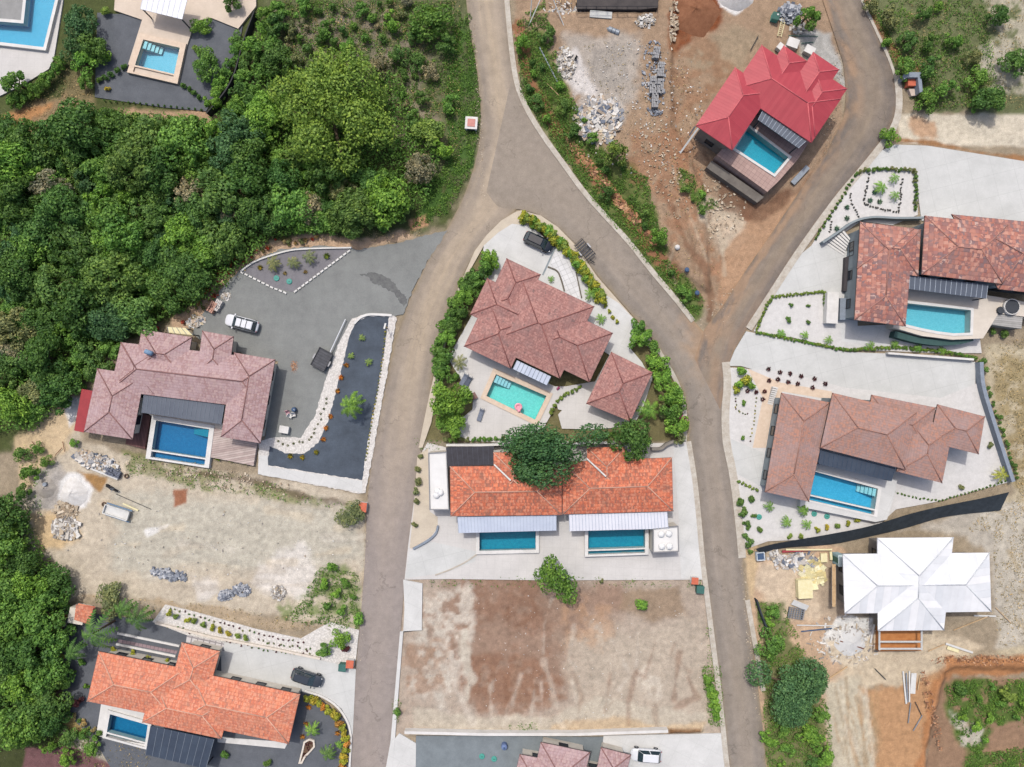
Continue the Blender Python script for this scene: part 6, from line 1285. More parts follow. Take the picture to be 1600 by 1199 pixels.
rubble('rubble', 'pile of pale offcuts below the roofing sheets', 1008, 32, 16, 11, 120, .15, .6, 'pale', .4, 7); rubble('rubble', 'offcuts scattered round the ends of the white poles', 880, 22, 34, 22, 150, .12, .5, 'mix', .15, 8, 0, .4, 2); rubble('rubble', 'pale rocks along the edge of the red soil heap', 1050, 40, 9, 42, 110, .2, .6, 'tan', .3, 9, -6)
rubble('rubble', 'red clods along the cut bank of the east road', 955, 300, 9, 110, 420, .2, .7, 'soil', .3, 10, 40); rubble('rubble', 'stones strewn below the red roofed house', 1110, 320, 55, 60, 300, .1, .45, 'tan', .1, 11); rubble('rubble', 'stones strewn over the north building site', 1000, 170, 110, 110, 420, .06, .3, 'pale', .05, 12); rubble('rubble', 'roots and stones on the slope below the lime tree', 1040, 260, 30, 90, 180, .1, .4, 'tan', .1, 13, 20)
for x, y, lb in ((936, 193, 'blue black rubbish bag on the rubbish heap beside another'), (948, 194, 'dark rubbish bag at the east side of the rubbish heap')): prop('rubbish_bag', lb, 'bag', [('bag', MB().lathe((0, 0, 0), [(.3, 0), (.5, .2), (.52, .45), (.35, .7), (.12, .85), (.16, .95)], 10), mat('bag_plastic', C(50, 62, 78), rough=0.4))], x, y, .35)
heap('heap of red soil at the top of the building site', 1084, 20, 40, 46, 1.2, M_soilr, 1, 'soil_heap'); heap('heap of white sand at the top edge', 1148, -4, 30, 22, 1.8, M_sandw, 2)
prop('ladder', 'wooden ladder lying beside the tarpaulins', 'ladder', [('rail', MB().box((0, -.28, .1), (2.9, .08, .1)).box((0, .28, .1), (2.9, .08, .1)), M_yel), ('rung', sum_ := MB(), M_yel)], 1221, 43, 0.05, 76)
for k in range(10): sum_.box((-1.3 + k * .29, 0, .1), (.06, .5, .06))
for o in [o for o in bpy.data.objects if o.name == 'rung']: o.data.clear_geometry(); o.data.from_pydata(sum_.v, [], sum_.f)
prop('bin', 'green square tank beside the ladder', 'tank', [('body', MB().box((0, 0, .45), (1.0, 1.05, .9)), M_teal), ('lid', MB().box((0, 0, .93), (1.06, 1.1, .06)), M_grn), ('cap', MB().tube((.2, .2, .96), (.2, .2, 1.06), .14, n=10), M_pipe)], 1209, 30, 0, -15)
rubble('tarpaulin_heap', 'heap of blue and white tarpaulins under the round green tree', 1233, 22, 16, 16, 130, .3, 1.0, 'grey', .8, 14, 0, .4, 1.6); rubble('rubble', 'white bags spread below the tarpaulins', 1246, 42, 12, 12, 60, .25, .6, 'pale', .4, 15)
for x, y, a, sx, sy, lb in ((1218, 78, -40, 1.2, .9, 'small white crate at the notch of the red roof'), (1236, 71, -20, 1.6, 1.3, 'white wrapped crate above the red roof'), (1262, 82, -28, 1.4, 1.1, 'white crate beside the middle gable of the red roof')): prop('crate', lb, 'crate', [('body', MB().box((0, 0, .4), (sx, sy, .8)), M_pipe), ('lid', MB().box((0, 0, .83), (sx + .06, sy + .06, .06)), M_white)], x, y, 0, a)
bar('steel_beam', 'blue grey beam lying beside the road bend', 'beam', (1262, 261), (1238, 287), 0.75, 0.3, M_steel, 0.25); bar('pole', 'dark bent iron bar above the red roof', 'bar', (1173, 78), (1185, 56), .1, .1, M_frame, .2)
for a, b, lb in (((1091, 200), (1060, 243), 'long white gutter leaning from the corner of the red roof'), ((1086, 198), (1077, 212), 'short white gutter beside the long leaning one')): bar('gutter', lb, 'gutter', a, b, .26, .12, M_pipe, za=(3.2, .3))
bar('pole', 'green bar lying on the concrete above the red roof', 'bar', (1232, 56), (1278, 57), .1, .08, M_grn, .1); bar('pole', 'short green bar nearest the white crates', 'bar', (1252, 68), (1272, 66), .1, .08, M_grn, .1)
tb = MB(); tb.prism(xy([(898, -30), (1030, -30), (1028, 12), (1000, 15), (902, 14)], 1.0), -.2, 1.0); sb_ = thing('unfinished_building', 'dark unfinished building slab cut by the top edge', 'building', tuple(W(965, 0))); obj('floor_slab', tb, mat('dark_slab', C(84, 78, 76), C(64, 60, 60), .8, .8, fine=.15), sb_)
fr = MB()
for x in range(900, 1030, 16): fr.tube(W(x, 10, 1.0), W(x, 10, 2.2), .05, n=6)
fr.tube(W(900, 10, 2.2), W(1026, 10, 2.2), .05, n=6); fr.tube(W(900, 10, 1.6), W(1026, 10, 1.6), .04, n=6); obj('railing', fr, M_frame, sb_)
for k in range(5): obj('joist', MB().box(W(868 + k * 8, -4, .8), (.12, 1.6, .15)), M_wood, sb_)
# --- podium railings and the block enclosure by the bend
wl = thing('block_enclosure', 'blue grey block enclosure with a brick box beside the bend', 'enclosure', tuple(W(1427, 130))); M_bg = mat('bluegrey_block', C(150, 160, 172), C(132, 142, 154), 2, .9, fine=.12)
obj('wall', MB().prism(xy([(1411, 119), (1415, 113), (1439, 113), (1442, 143), (1437, 145), (1434, 121), (1418, 121), (1413, 124)], 1.6), -.2, 1.6), M_bg, wl)
obj('meter_box', MB().prism(xy([(1419, 122), (1431, 122), (1431, 134), (1419, 134)], 1.0), -.2, 1.0), M_orange, wl); obj('slab', MB().prism(xy([(1420, 139), (1432, 139), (1434, 149), (1424, 150)], .5), -.2, .5), mat('pinkish_slab', C(214, 196, 184)), wl)
# --- road side kiosks and bins
def kiosk(label, px, py, w_, d_, ang, capm, bodym, rim=False):
    ps = [('body', MB().box((0, 0, .5), (w_ * .92, d_ * .92, 1.0)), bodym), ('cap', MB().box((0, 0, 1.05), (w_, d_, .1)) if not rim else MB().box((0, 0, 1.05), (w_ * .62, d_ * .62, .1)), capm), ('door', MB().box((0, -d_ * .47, .5), (w_ * .6, .04, .7)), M_frame)]
    if rim: ps.append(('rim', MB().prism([(-w_ / 2, -d_ / 2), (w_ / 2, -d_ / 2), (w_ / 2, d_ / 2), (-w_ / 2, d_ / 2)], .9, 1.02), M_white))
    return prop('kiosk', label, 'kiosk', ps, px, py, 0, ang)
kiosk('white meter kiosk with a pink top beside the main road', 737, 196, 1.8, 1.8, -4, mat('pink_cap', C(214, 150, 138)), M_white, True); kiosk('orange capped kiosk at the corner of the white stone strip', 569, 791, 1.15, 1.4, -6, M_orange, M_white)
kiosk('orange capped kiosk at the driveway mouth of the long orange house', 549, 1034, 1.1, 1.15, -4, M_orange, M_white); kiosk('orange capped kiosk at the corner of the twin house apron', 1083, 905, 1.0, 1.0, -4, M_orange, M_white)
for x, y, lb in ((556, 793, 'green bin beside the kiosk of the pale west plot'), (537, 1040, 'green bin beside the kiosk at the driveway mouth'), (1092, 919, 'dark green bin between the bare lot and the east road')): prop('bin', lb, 'bin', [('body', MB().box((0, 0, .45), (1.05, 1.0, .9)), M_grn), ('lid', MB().box((0, 0, .94), (1.12, 1.08, .08)), mat('bin_lid', C(70, 116, 108))), ('handle', MB().tube((-.4, -.56, .9), (.4, -.56, .9), .03, n=6), M_frame)], x, y, .1, -5)
for x, y, lb in ((432, 435, 'teal manhole lid under the first cycad'), (452, 440, 'teal manhole lid at the tip of the triangular bed'), (1272, 803, 'teal manhole lid below the corner of the bright blue pool'), (1292, 807, 'teal manhole lid east of the other on the white terrace'), (1186, 808, 'dark teal lid on the stepping stone arc'), (753, 1182, 'teal lid on the blue grey gravel at the bottom edge'), (772, 1186, 'teal lid nearest the pink roof')): prop('manhole_lid', lb, 'lid', [('lid', MB().lathe((0, 0, 0), [(.42, -.05), (.42, .06), (.36, .1), (.02, .11)], 18), M_teal), ('handle', MB().box((0, 0, .13), (.3, .05, .04)), M_grn)], x, y, .1)
prop('water_tank', 'blue domed tank on the blue grey gravel at the bottom edge', 'tank', [('tank', MB().lathe((0, 0, 0), [(.42, 0), (.45, .8), (.4, 1.0), (.2, 1.12), (.02, 1.15)], 18), mat('slate_blue_plastic', C(116, 136, 178))), ('lid', MB().lathe((0, 0, 1.14), [(.15, 0), (.15, .06), (.02, .07)], 10), M_blue)], 788, 1163)
# --- gravel yard things
rnd = random.Random(3)
for px_ in ([(548, 391), (460, 457)], [(449, 459), (424, 449), (378, 426)]):
    for x, y in along(px_, 7.4): prop('edging_block', 'white painted block in the edging of the triangular gravel bed', 'edging block', [('b', MB().box((0, 0, .1), (.5, .24, .22), 0, 0, 0), M_white)], x, y, .04, math.degrees(math.atan2(-(px_[-1][1] - px_[0][1]), px_[-1][0] - px_[0][0])) + rnd.uniform(-6, 6), 'white edging blocks of the triangular bed')
def wall_thing(name, label, cat, px, wd, h, m, z0=-.2, sm=True):
    mb = MB(); strip(mb, px, wd, z0, h, sm); c = W(*px[len(px) // 2]); o = obj(name, mb, m, base=(c.x, c.y, 0)); return tag(o, label, cat)
wall_thing('low_wall', 'thin white kerb along the upper side of the triangular bed', 'wall', [(376, 424), (394, 409), (430, 397), (455, 390), (500, 388), (549, 387)], .22, .3, M_white)
wall_thing('low_wall', 'white kerb round the head of the black gravel bed', 'wall', [(553, 506), (562, 496), (575, 491), (600, 492), (612, 493)], .35, .3, M_white)
wall_thing('retaining_wall', 'long white retaining wall between the bare lot and the blue grey gravel', 'wall', [(632, 1145), (760, 1148), (900, 1148), (1044, 1143)], .42, .9, M_white, sm=False)
wall_thing('low_wall', 'grey curved wall at the driveway of the twin house', 'wall', [(684, 822), (682, 834), (668, 846), (645, 858)], .28, .5, M_bg)
wall_thing('low_wall', 'thin curved kerb below the twin house driveway', 'wall', [(746, 866), (726, 880), (700, 892), (680, 899)], .2, .2, M_kerb)
wall_thing('boundary_wall', 'white wall between the hedge and the twin house', 'wall', [(697, 696), (760, 696), (800, 694), (917, 693), (962, 692)], .3, 1.6, M_white, sm=False); wall_thing('boundary_wall', 'wavy pale wall at the upper corner of the twin house apron', 'wall', [(1018, 702), (1034, 702), (1042, 694), (1054, 690)], .4, 1.0, M_wc)
wall_thing('boundary_wall', 'bluish grey wall between the brown house terrace and the dry slope', 'wall', [(1534, 566), (1535, 600), (1549, 645), (1564, 692), (1584, 753)], .55, 1.2, M_bg); wall_thing('low_wall', 'white kerb wall at the end of the wide driveway', 'wall', [(1388, 552), (1440, 556), (1522, 562)], .3, .9, M_white)
wall_thing('garden_wall', 'white wall with yellow edge along the white stone strip', 'wall', [(242, 974), (330, 996), (420, 1013), (500, 1030)], .3, .4, M_stonec, sm=False); wall_thing('low_wall', 'white double kerb of the pink path', 'wall', [(183, 990), (280, 1010)], .3, .25, M_white, sm=False); wall_thing('low_wall', 'white lower kerb of the pink path', 'wall', [(181, 1007), (274, 1026)], .3, .25, M_white, sm=False)
wall_thing('low_wall', 'curved white kerb beside the croton hedge', 'wall', [(476, 1080), (504, 1088), (528, 1104), (544, 1128), (549, 1150), (546, 1199)], .3, .25, M_white)
wall_thing('curved_wall', 'grey curving stair wall beside the mottled house', 'wall', [(1286, 379), (1312, 362), (1335, 344), (1365, 338), (1400, 341), (1444, 340)], .3, 1.2, M_wg); wall_thing('curved_wall', 'dark green curved wall below the curved pool', 'wall', [(1398, 522), (1430, 531), (1465, 536), (1500, 534), (1520, 528)], .9, 1.5, mat('dark_green_wall', C(66, 96, 92), C(56, 84, 82)))
wall_thing('low_wall', 'grey path edging beside the white paver path', 'wall', [(856, 417), (872, 423), (878, 440), (882, 455)], .22, .25, mat('dark_edging', C(110, 104, 92))); wall_thing('low_wall', 'grey channel between the driveway and the white pavers', 'wall', [(868, 386), (848, 430)], .25, .16, M_wg); wall_thing('low_wall', 'dark edging beside the croton hedge pavers', 'wall', [(900, 425), (909, 466)], .18, .25, MATS['dark_edging'])
st = thing('garden_stair', 'white fan shaped stair beside the mottled house', 'stairs', tuple(W(1305, 383)))
for k in range(7):
    f = k / 7; a0, b0 = Vector((1288, 380)).lerp(Vector((1315, 362)), f), Vector((1318, 400)).lerp(Vector((1324, 374)), f); f2 = (k + .8) / 7
    a1, b1 = Vector((1288, 380)).lerp(Vector((1315, 362)), f2), Vector((1318, 400)).lerp(Vector((1324, 374)), f2); obj('step', MB().prism(xy([tuple(a0), tuple(b0), tuple(b1), tuple(a1)]), -.1, .15 + .13 * k), M_white, st)
st = thing('garden_stair', 'white straight stair at the corner of the brown tiled house', 'stairs', tuple(W(1204, 616)))
for k in range(9): y = 604 + k * 3.1; obj('step', MB().prism(xy([(1205 - k * .7, y), (1213 - k * .7, y + 2), (1212 - k * .7, y + 4.2), (1204 - k * .7, y + 2.2)]), -.1, .9 - .09 * k), M_white, st)
an = thing('porch', 'white flat porch with windows west of the mottled house', 'porch', tuple(W(1302, 482))); obj('roof', MB().prism(xy([(1293, 457), (1311, 457), (1309, 506), (1291, 505)], 1.3), -.2, 1.3), M_white, an); obj('skylight', MB().prism(xy([(1313, 466), (1322, 466), (1321, 500), (1312, 500)], .9), -.2, .9), M_bg, an)
gd = thing('garage_door', 'dark garage door in the west wall of the mottled house', 'door', tuple(W(1330, 430))); obj('panel', MB().prism(xy([(1321, 402), (1334, 398), (1332, 455), (1318, 455)], .8), -.2, .8), mat('dark_door', C(78, 74, 76), C(66, 62, 64)), gd)
gd2 = wall_thing('boundary_fence', 'thin dark fence along the square pool garden', 'fence', [(397, 17), (380, 62), (365, 120), (350, 146), (322, 177)], .16, 1.5, M_frame)
for lbl, U, Lo in (('dark shade net draped down the bank below the brown house', [(1180, 858), (1200, 851), (1280, 838), (1360, 823), (1420, 803), (1480, 789), (1530, 780), (1577, 769)], [(1190, 866), (1215, 856), (1300, 852), (1362, 838), (1415, 826), (1470, 808), (1520, 802), (1563, 798)]),):
    a, b = resample(U, 40), resample(Lo, 40); mb = MB()
    for i in range(39):
        w0, w1 = .12 * math.sin(i * 1.1), .12 * math.sin((i + 1) * 1.1); mb.poly([W(*b[i], .1), W(*b[i + 1], .1), W(*a[i + 1], 1.3 + w1), W(*a[i], 1.3 + w0)])
    t = thing('shade_net_fence', lbl, 'shade net', tuple(W(1400, 815))); obj('net', mb, M_net, t)
    for i in range(0, 40, 4): obj('post', MB().tube(W(*a[i], 0), W(*a[i], 1.5), .04, n=6), M_frame, t)
wall_thing('shade_net_fence', 'short dark net fence at the road below the round bush', 'shade net', [(1183, 938), (1190, 960), (1200, 985)], .2, 1.0, M_net)
# yard clutter
for x, y, a, m, lb in ((335, 481, 60, mat('pink_brick', C(206, 160, 140)), 'pallet of pink bricks at the edge of the gravel yard'), (343, 478, 60, mat('white_brick', C(222, 216, 210)), 'pallet of banded white bricks beside the pink one')): block_stack(lb, x, y, 4, 4, 4, a, m)
rubble('stone_heap', 'heap of white stones above the brick pallets', 353, 463, 8, 6, 90, .15, .45, 'pale', .4, 21); rubble('rubble', 'rubbish and boards at the corner of the mauve roof', 308, 503, 14, 7, 80, .15, .8, 'mix', .3, 22, 20, .4, 1.8); rubble('gravel_patch', 'red brick chip patch beside the mauve house', 460, 572, 9, 14, 420, .08, .2, 'soil', .12, 23)
aw = thing('awning', 'cream flat awning at the upper eave of the mauve house', 'awning', tuple(W(276, 518))); canopy(aw, [(262, 511), (291, 513), (302, 524), (264, 520)], 2.4, M_yel, 4, 0, (0, 3), 'roof')
prop('barrel', 'red barrel at the upper corner of the mauve roof', 'barrel', [('barrel', MB().lathe((0, 0, 0), [(.28, 0), (.33, .3), (.33, .6), (.28, .9), (.02, .91)], 14), mat('red_plastic', C(184, 60, 56))), ('hoop', MB().lathe((0, 0, .42), [(.34, 0), (.345, .04), (.34, .08)], 14), M_frame)], 246, 513, .1)
prop('storage_box', 'white storage box on the gravel beside the mauve house', 'box', [('body', MB().box((0, 0, .35), (1.3, 1.0, .7)), M_pipe), ('lid', MB().box((0, 0, .74), (1.38, 1.06, .08)), M_white), ('latch', MB().box((0, -.53, .6), (.14, .04, .12)), M_frame)], 446, 671, .05, -10)
prop('barrel', 'blue barrel beside the folded chairs on the gravel yard', 'barrel', [('barrel', MB().lathe((0, 0, 0), [(.3, 0), (.36, .3), (.36, .6), (.3, .85), (.02, .86)], 14), M_blue), ('cap', MB().lathe((.12, 0, .86), [(.07, 0), (.07, .04), (.01, .05)], 8), M_pipe)], 461, 640, .05)
def chair(label, px, py, ang, m, z=.05, group=None):
    leg = MB()
    for x in (-.24, .24):
        for y in (-.24, .24): leg.box((x, y, .21), (.05, .05, .42))
    prop('chair', label, 'chair', [('seat', MB().box((0, 0, .44), (.56, .54, .06)), m), ('backrest', MB().box((0, .28, .75), (.54, .05, .6), 0, -.15), m), ('leg', leg, m)], px, py, z, ang, group)
chair('pink chair on the gravel between the blue barrel and white box', 451, 645, 20, mat('pink_plastic', C(220, 170, 178))); chair('white chair below the pink chair on the gravel', 455, 650, 60, M_pipe); chair('white chair nearest the white stone strip', 460, 648, 10, M_white)
prop('garden_lamp', 'white lamp post at the street side of the black gravel bed', 'lamp', [('post', MB().tube((0, 0, 0), (0, 0, 2.4), .06, n=8), M_frame), ('lamp_head', MB().box((-.05, .2, 2.45), (.24, .85, .12)), M_pipe)], 606, 514, .08, -15)
# --- rose house pool garden
def lounger(label, px, py, ang, z, m):
    leg = MB()
    for x in (-.8, .75):
        for y in (-.27, .27): leg.box((x, y, .13), (.06, .06, .26))
    prop('sun_lounger', label, 'sun lounger', [('base', MB().box((-.25, 0, .3), (1.4, .64, .08)), m), ('backrest', MB().box((.72, 0, .46), (.7, .64, .07), 0, 0, -.55), m), ('leg', leg, M_frame), ('pillow', MB().box((.92, 0, .62), (.22, .5, .07), 0, 0, -.55), M_white)], px, py, z, ang)
M_slate = mat('slate_sling', C(128, 136, 152), C(112, 120, 136), 2, .8); lounger('grey sun lounger alone on the pale terrace', 751, 648, 72, .15, M_slate); lounger('blue grey sun lounger under the pale fan palm', 725, 593, 62, .15, M_slate); lounger('dark sun lounger beside the bright green tree', 731, 597, 62, .15, mat('dark_sling', C(92, 100, 116)))
prop('side_table', 'brown square table between the terrace and the turquoise pool', 'table', [('table_top', MB().box((0, 0, .42), (1.0, .75, .05)), mat('brown_top', C(140, 110, 104))), ('leg', MB().box((-.4, 0, .2), (.06, .6, .4)).box((.4, 0, .2), (.06, .6, .4)), M_frame)], 741, 619, .15, -60)
fl = MB(); n = 18
for k in range(n):
    a0, a1 = 6.283 * k / n, 6.283 * (k + 1) / n; fl.loft([[((.42 + .17 * math.cos(q)) * math.cos(a), (.42 + .17 * math.cos(q)) * math.sin(a), .16 + .17 * math.sin(q)) for q in [6.283 * j / 8 for j in range(8)]] for a in (a0, a1)], cap=False)
M_pk = mat('pink_vinyl', C(248, 176, 190), C(240, 164, 180), 2, .4, fine=.02)
prop('pool_float', 'pink ring float drifting in the turquoise pool', 'float', [('ring', fl, M_pk), ('seat', MB().lathe((0, 0, .08), [(.44, 0), (.44, .05), (.02, .05)], 16), M_pk), ('tail', MB().lathe((-.1, -.58, .1), [(.2, 0), (.26, .12), (.14, .3), (.02, .36)], 10), M_pk)], 810, 636, .18, 20)
prop('spa_bed', 'round dark and white daybed on the terrace of the mottled house', 'daybed', [('shell', MB().loft([[((r_) * math.cos(a), (r_) * math.sin(a), z_) for a in [6.283 * k / 20 for k in range(20)]] for r_, z_ in ((1.15, 0), (1.2, .35), (1.15, .5), (1.05, .5), (1.0, .3), (.01, .3))], cap=False), M_white), ('cushion', MB().lathe((0, 0, .36), [(1.05, 0), (1.08, .12), (.9, .2), (.02, .2)], 20), mat('dark_cushion', C(70, 74, 80))), ('footstool', MB().lathe((-1.5, -.5, 0), [(.5, 0), (.55, .2), (.5, .36), (.02, .38)], 16), MATS['dark_cushion'])], 1578, 480, 2.15)
# --- pale west plot
heap('broad heap of white sand on the pale west plot', 115, 770, 27, 24, .9, M_sandw, 3); heap('low heap of grey sand beside the broad white heap', 72, 762, 17, 16, .6, M_sandg, 4)
rubble('rubble', 'rubble tip of blocks and boards below the mauve house', 150, 722, 34, 11, 330, .2, .9, 'mix', .5, 31, -18, .5, 1.6); rubble('rubble', 'broken blocks beside the rubble tip', 170, 732, 20, 8, 170, .2, .5, 'grey', .45, 32, -20); rubble('rubble', 'white rubble of torn boards below the white sand', 103, 824, 20, 17, 220, .25, 1.0, 'pale', .4, 33, 0, .4, 1.8); rubble('rubble', 'twigs and offcuts spilling from the white sand', 103, 798, 16, 10, 130, .15, .7, 'tan', .3, 34, 0, .4, 3)
block_stack('flat pallet of dark blocks at the end of the rubble tip', 180, 739, 5, 4, 3, -20, mat('dark_block', C(120, 126, 140), C(96, 102, 116), 2)); bar('plank', 'long white beam along the rubble tip', 'beam', (144, 733), (184, 749), .25, .2, M_pipe, .2)
tr = MB(); tr.box((0, 0, .35), (3.7, 1.25, .12)); [tr.box((0, y, .55), (3.7, .12, .4)) for y in (-.66, .66)]; [tr.box((x, 0, .55), (.12, 1.2, .4)) for x in (-1.85, 1.85)]
prop('trough', 'white mixing trough with blue rails on the pale plot', 'trough', [('tray', tr, M_pipe), ('rail', MB().box((.1, .85, .3), (3.9, .16, .16)).box((.3, -.85, .3), (3.6, .16, .16)), mat('bluish_rail', C(120, 146, 172))), ('foot', MB().box((-1.4, 0, .15), (.16, 1.3, .3)).box((1.4, 0, .15), (.16, 1.3, .3)), M_wood)], 185, 800, 0, -18)
bar('plank', 'yellow plank lying beside the white trough', 'plank', (192, 787), (216, 798), .22, .07, M_yel); bar('plank', 'short plank at the foot of the white trough', 'plank', (199, 806), (200, 816), .2, .07, M_yel)
for x, y, lb in ((198, 744, 'old tyre beside the rubble tip'), (163, 788, 'old tyre above the white trough')):
    mb = MB()
    for k in range(18):
        a0, a1 = 6.283 * k / 18, 6.283 * (k + 1) / 18; mb.loft([[((.27 + .1 * math.cos(q)) * math.cos(a), (.27 + .1 * math.cos(q)) * math.sin(a), .1 + .1 * math.sin(q)) for q in [6.283 * j / 8 for j in range(8)]] for a in (a0, a1)], cap=False)
    prop('tyre', lb, 'tyre', [('tyre', mb, mat('dusty_tyre', C(120, 98, 82), C(100, 80, 66)))], x, y, 0)
prop('motorcycle', 'dark motorcycle parked between the two tyres', 'motorcycle', [('wheel', MB().tube((-.7, -.06, .32), (-.7, .06, .32), .32, n=16).tube((.7, -.06, .32), (.7, .06, .32), .32, n=16), M_tyre), ('frame', MB().tube((-.7, 0, .34), (0, 0, .6), .07).tube((0, 0, .6), (.5, 0, .95), .07).tube((.5, 0, .95), (.7, 0, .34), .06).box((0, 0, .4), (.5, .28, .36)), M_frame), ('fuel_tank', MB().lathe((.2, 0, .72), [(.2, 0), (.24, .1), (.16, .22), (.01, .25)], 10), P_d), ('seat', MB().box((-.35, 0, .8), (.75, .26, .1)), M_tyre), ('handlebar', MB().tube((.48, -.38, 1.05), (.48, .38, 1.05), .03, n=6), M_steel)], 177, 762, 0, -32)
prop('steel_drum', 'pale upright drum on the grey sand', 'drum', [('drum', MB().lathe((0, 0, 0), [(.3, 0), (.3, .85), (.27, .87), (.02, .84)], 14), M_steel), ('hoop', MB().lathe((0, 0, .4), [(.31, 0), (.32, .03), (.31, .06)], 14), M_frame)], 75, 756, .2)
bar('pole', 'grey iron bar lying across the pale plot', 'bar', (181, 772), (236, 796), .07, .06, M_frame, .06)
for a, b in (((86, 712), (97, 700)), ((98, 690), (101, 706)), ((50, 690), (60, 705))): bar('pole', 'rusty stick leaning on the sandy slope', 'stick', a, b, .07, .06, M_rust, .15, group='rusty sticks of the sandy slope')
rubble('rubble', 'grey blocks and sheets at the lower edge of the pale plot', 266, 898, 30, 8, 120, .2, .8, 'grey', .3, 35, -12); rubble('rubble', 'heap of grey stones by the white stone strip', 354, 930, 14, 8, 170, .15, .5, 'grey', .4, 36, 18); rubble('rubble', 'dark and grey blocks east of the stone heap', 378, 922, 14, 10, 110, .2, .6, 'grey', .4, 37); rubble('rubble', 'pale stones heaped near the road corner of the pale plot', 434, 926, 12, 12, 140, .15, .5, 'pale', .4, 38)
rubble('rubble', 'stones strewn over the pale west plot', 320, 850, 240, 60, 160, .05, .25, 'pale', .04, 39, -4); rubble('rubble', 'stones along the bank above the pale plot', 330, 745, 150, 18, 280, .08, .35, 'tan', .1, 40, -10); rubble('rubble', 'stones strewn over the bare lot', 880, 1020, 230, 110, 320, .04, .18, 'pale', .03, 41)
prop('garden_shed', 'small orange tiled shed among the palms', 'shed', [('wall', MB().box((0, 0, 1.0), (2.2, 2.3, 2.0)), M_wl), ('door', MB().box((0, -1.17, .95), (.8, .05, 1.8)), M_frame)], 132, 956, 0, -10)
mb, cp = MB(), MB(); qq = [W(x, y, 2.1) for x, y in ((122, 943), (149, 948), (140, 976), (116, 969))]; mb.poly([qq[0] + Vector((0, 0, .5)), qq[3], qq[2], qq[1] + Vector((0, 0, .5))], [(0, 0), (0, 2.6), (2.5, 2.6), (2.5, 0)]); mb.poly([qq[1], qq[2], qq[3], qq[0]])
sd_ = [o for o in bpy.data.objects if o.name == 'garden_shed'][0]; o = obj('roof', mb, TM['orange2']); o.parent = sd_; o.matrix_parent_inverse = (Matrix.Translation(sd_.location) @ Matrix.Rotation(R(-10), 4, 'Z')).inverted()
for x, y in ((105, 961), (114, 986), (100, 975)): prop('planter', 'square stone planter on the charcoal gravel near the shed', 'planter', [('pot', MB().prism([(-.35, -.35), (.35, -.35), (.35, .35), (-.35, .35)], 0, .35, holes=[[(-.26, -.26), (.26, -.26), (.26, .26), (-.26, .26)]]), M_stonec), ('soil', MB().box((0, 0, .14), (.5, .5, .28)), M_soilr)], x, y, .03, 8, 'planters near the shed')
# --- east site under the white roof
rubble('rubble', 'yellow boards thrown in a fan beside the insulation stack', 1270, 897, 15, 17, 60, .6, 1.7, 'yellow' if 'rubble_yellow' in MATS else 'pale', .3, 51, 0, .12, 1.8)
prop('insulation_stack', 'tall stack of cream boards on the east site', 'stack', [('board', sum((), ()) or (lambda m: [m.box((.02 * (k % 2), 0, .12 + .16 * k), (2.1, 2.75, .14), .015 * (k % 3)) for k in range(6)] and m)(MB()), M_yel), ('batten', MB().box((-.7, 0, .03), (.1, 2.7, .06)).box((.7, 0, .03), (.1, 2.7, .06)), M_wood)], 1254, 918, 0, 2)
prop('formwork_rack', 'grid shaped formwork rack leaning below the cream stack', 'rack', [('frame', (lambda m: [m.box((-1.1 + .37 * k, 0, .5), (.07, 1.6, .1)) for k in range(7)] and [m.box((0, -.75 + .3 * k, .42), (2.3, .07, .08)) for k in range(6)] and m)(MB()), M_steel), ('foot', MB().box((-1, 0, .2), (.1, 1.4, .4)).box((1, 0, .2), (.1, 1.4, .4)), M_frame)], 1242, 957, 0, -10)
prop('board_pack', 'white panel leaning behind the formwork rack', 'panel', [('panel', MB().box((0, 0, .5), (2.4, .9, .08), 0, .35), M_pipe), ('strut', MB().box((0, .3, .25), (.08, .08, .5)), M_wood)], 1248, 944, 0, -22)
for x, y, sx, sy, a, lb in ((1286, 871, .95, 1.3, 2, 'small stack of yellow boards near the wrapped net'), (1297, 868, .35, 1.2, 5, 'narrow stack of yellow boards beside the blue box')): prop('board_pack', lb, 'stack', [('board', (lambda m: [m.box((0, 0, .08 + .12 * k), (sx, sy, .1), .02 * (k % 2)) for k in range(3)] and m)(MB()), M_yel), ('batten', MB().box((0, 0, .015), (sx * .8, .1, .03)), M_wood)], x, y, 0, a)
prop('portable_toilet', 'pale blue upright cabin at the corner of the white roof', 'cabin', [('body', MB().box((0, 0, 1.0), (.9, 1.6, 2.0)), mat('pale_blue_plastic', C(170, 200, 204))), ('roof', MB().box((0, 0, 2.06), (1.0, 1.7, .12)), mat('pale_cap', C(206, 222, 222))), ('door', MB().box((-.47, 0, 1.0), (.05, .8, 1.8)), M_grn)], 1305, 871, 0, 3)
prop('skip', 'small white container at the road below the shrubs', 'container', [('body', MB().prism([(-.6, -.6), (.6, -.6), (.6, .6), (-.6, .6)], .05, .8, holes=[[(-.5, -.5), (.5, -.5), (.5, .5), (-.5, .5)]]), mat('pale_blue_white', C(216, 226, 234))), ('content', MB().box((0, 0, .3), (.98, .98, .5)), M_blue)], 1186, 868, 0, 5)
bar('steel_beam', 'long red beam above the rubbish of the east site', 'beam', (1222, 862), (1268, 859), .3, .2, mat('red_lead_steel', C(176, 72, 78), C(150, 60, 66)), .3); bar('plank', 'long pale timber beside the red beam', 'plank', (1228, 859), (1300, 859), .22, .12, M_yel, .45)
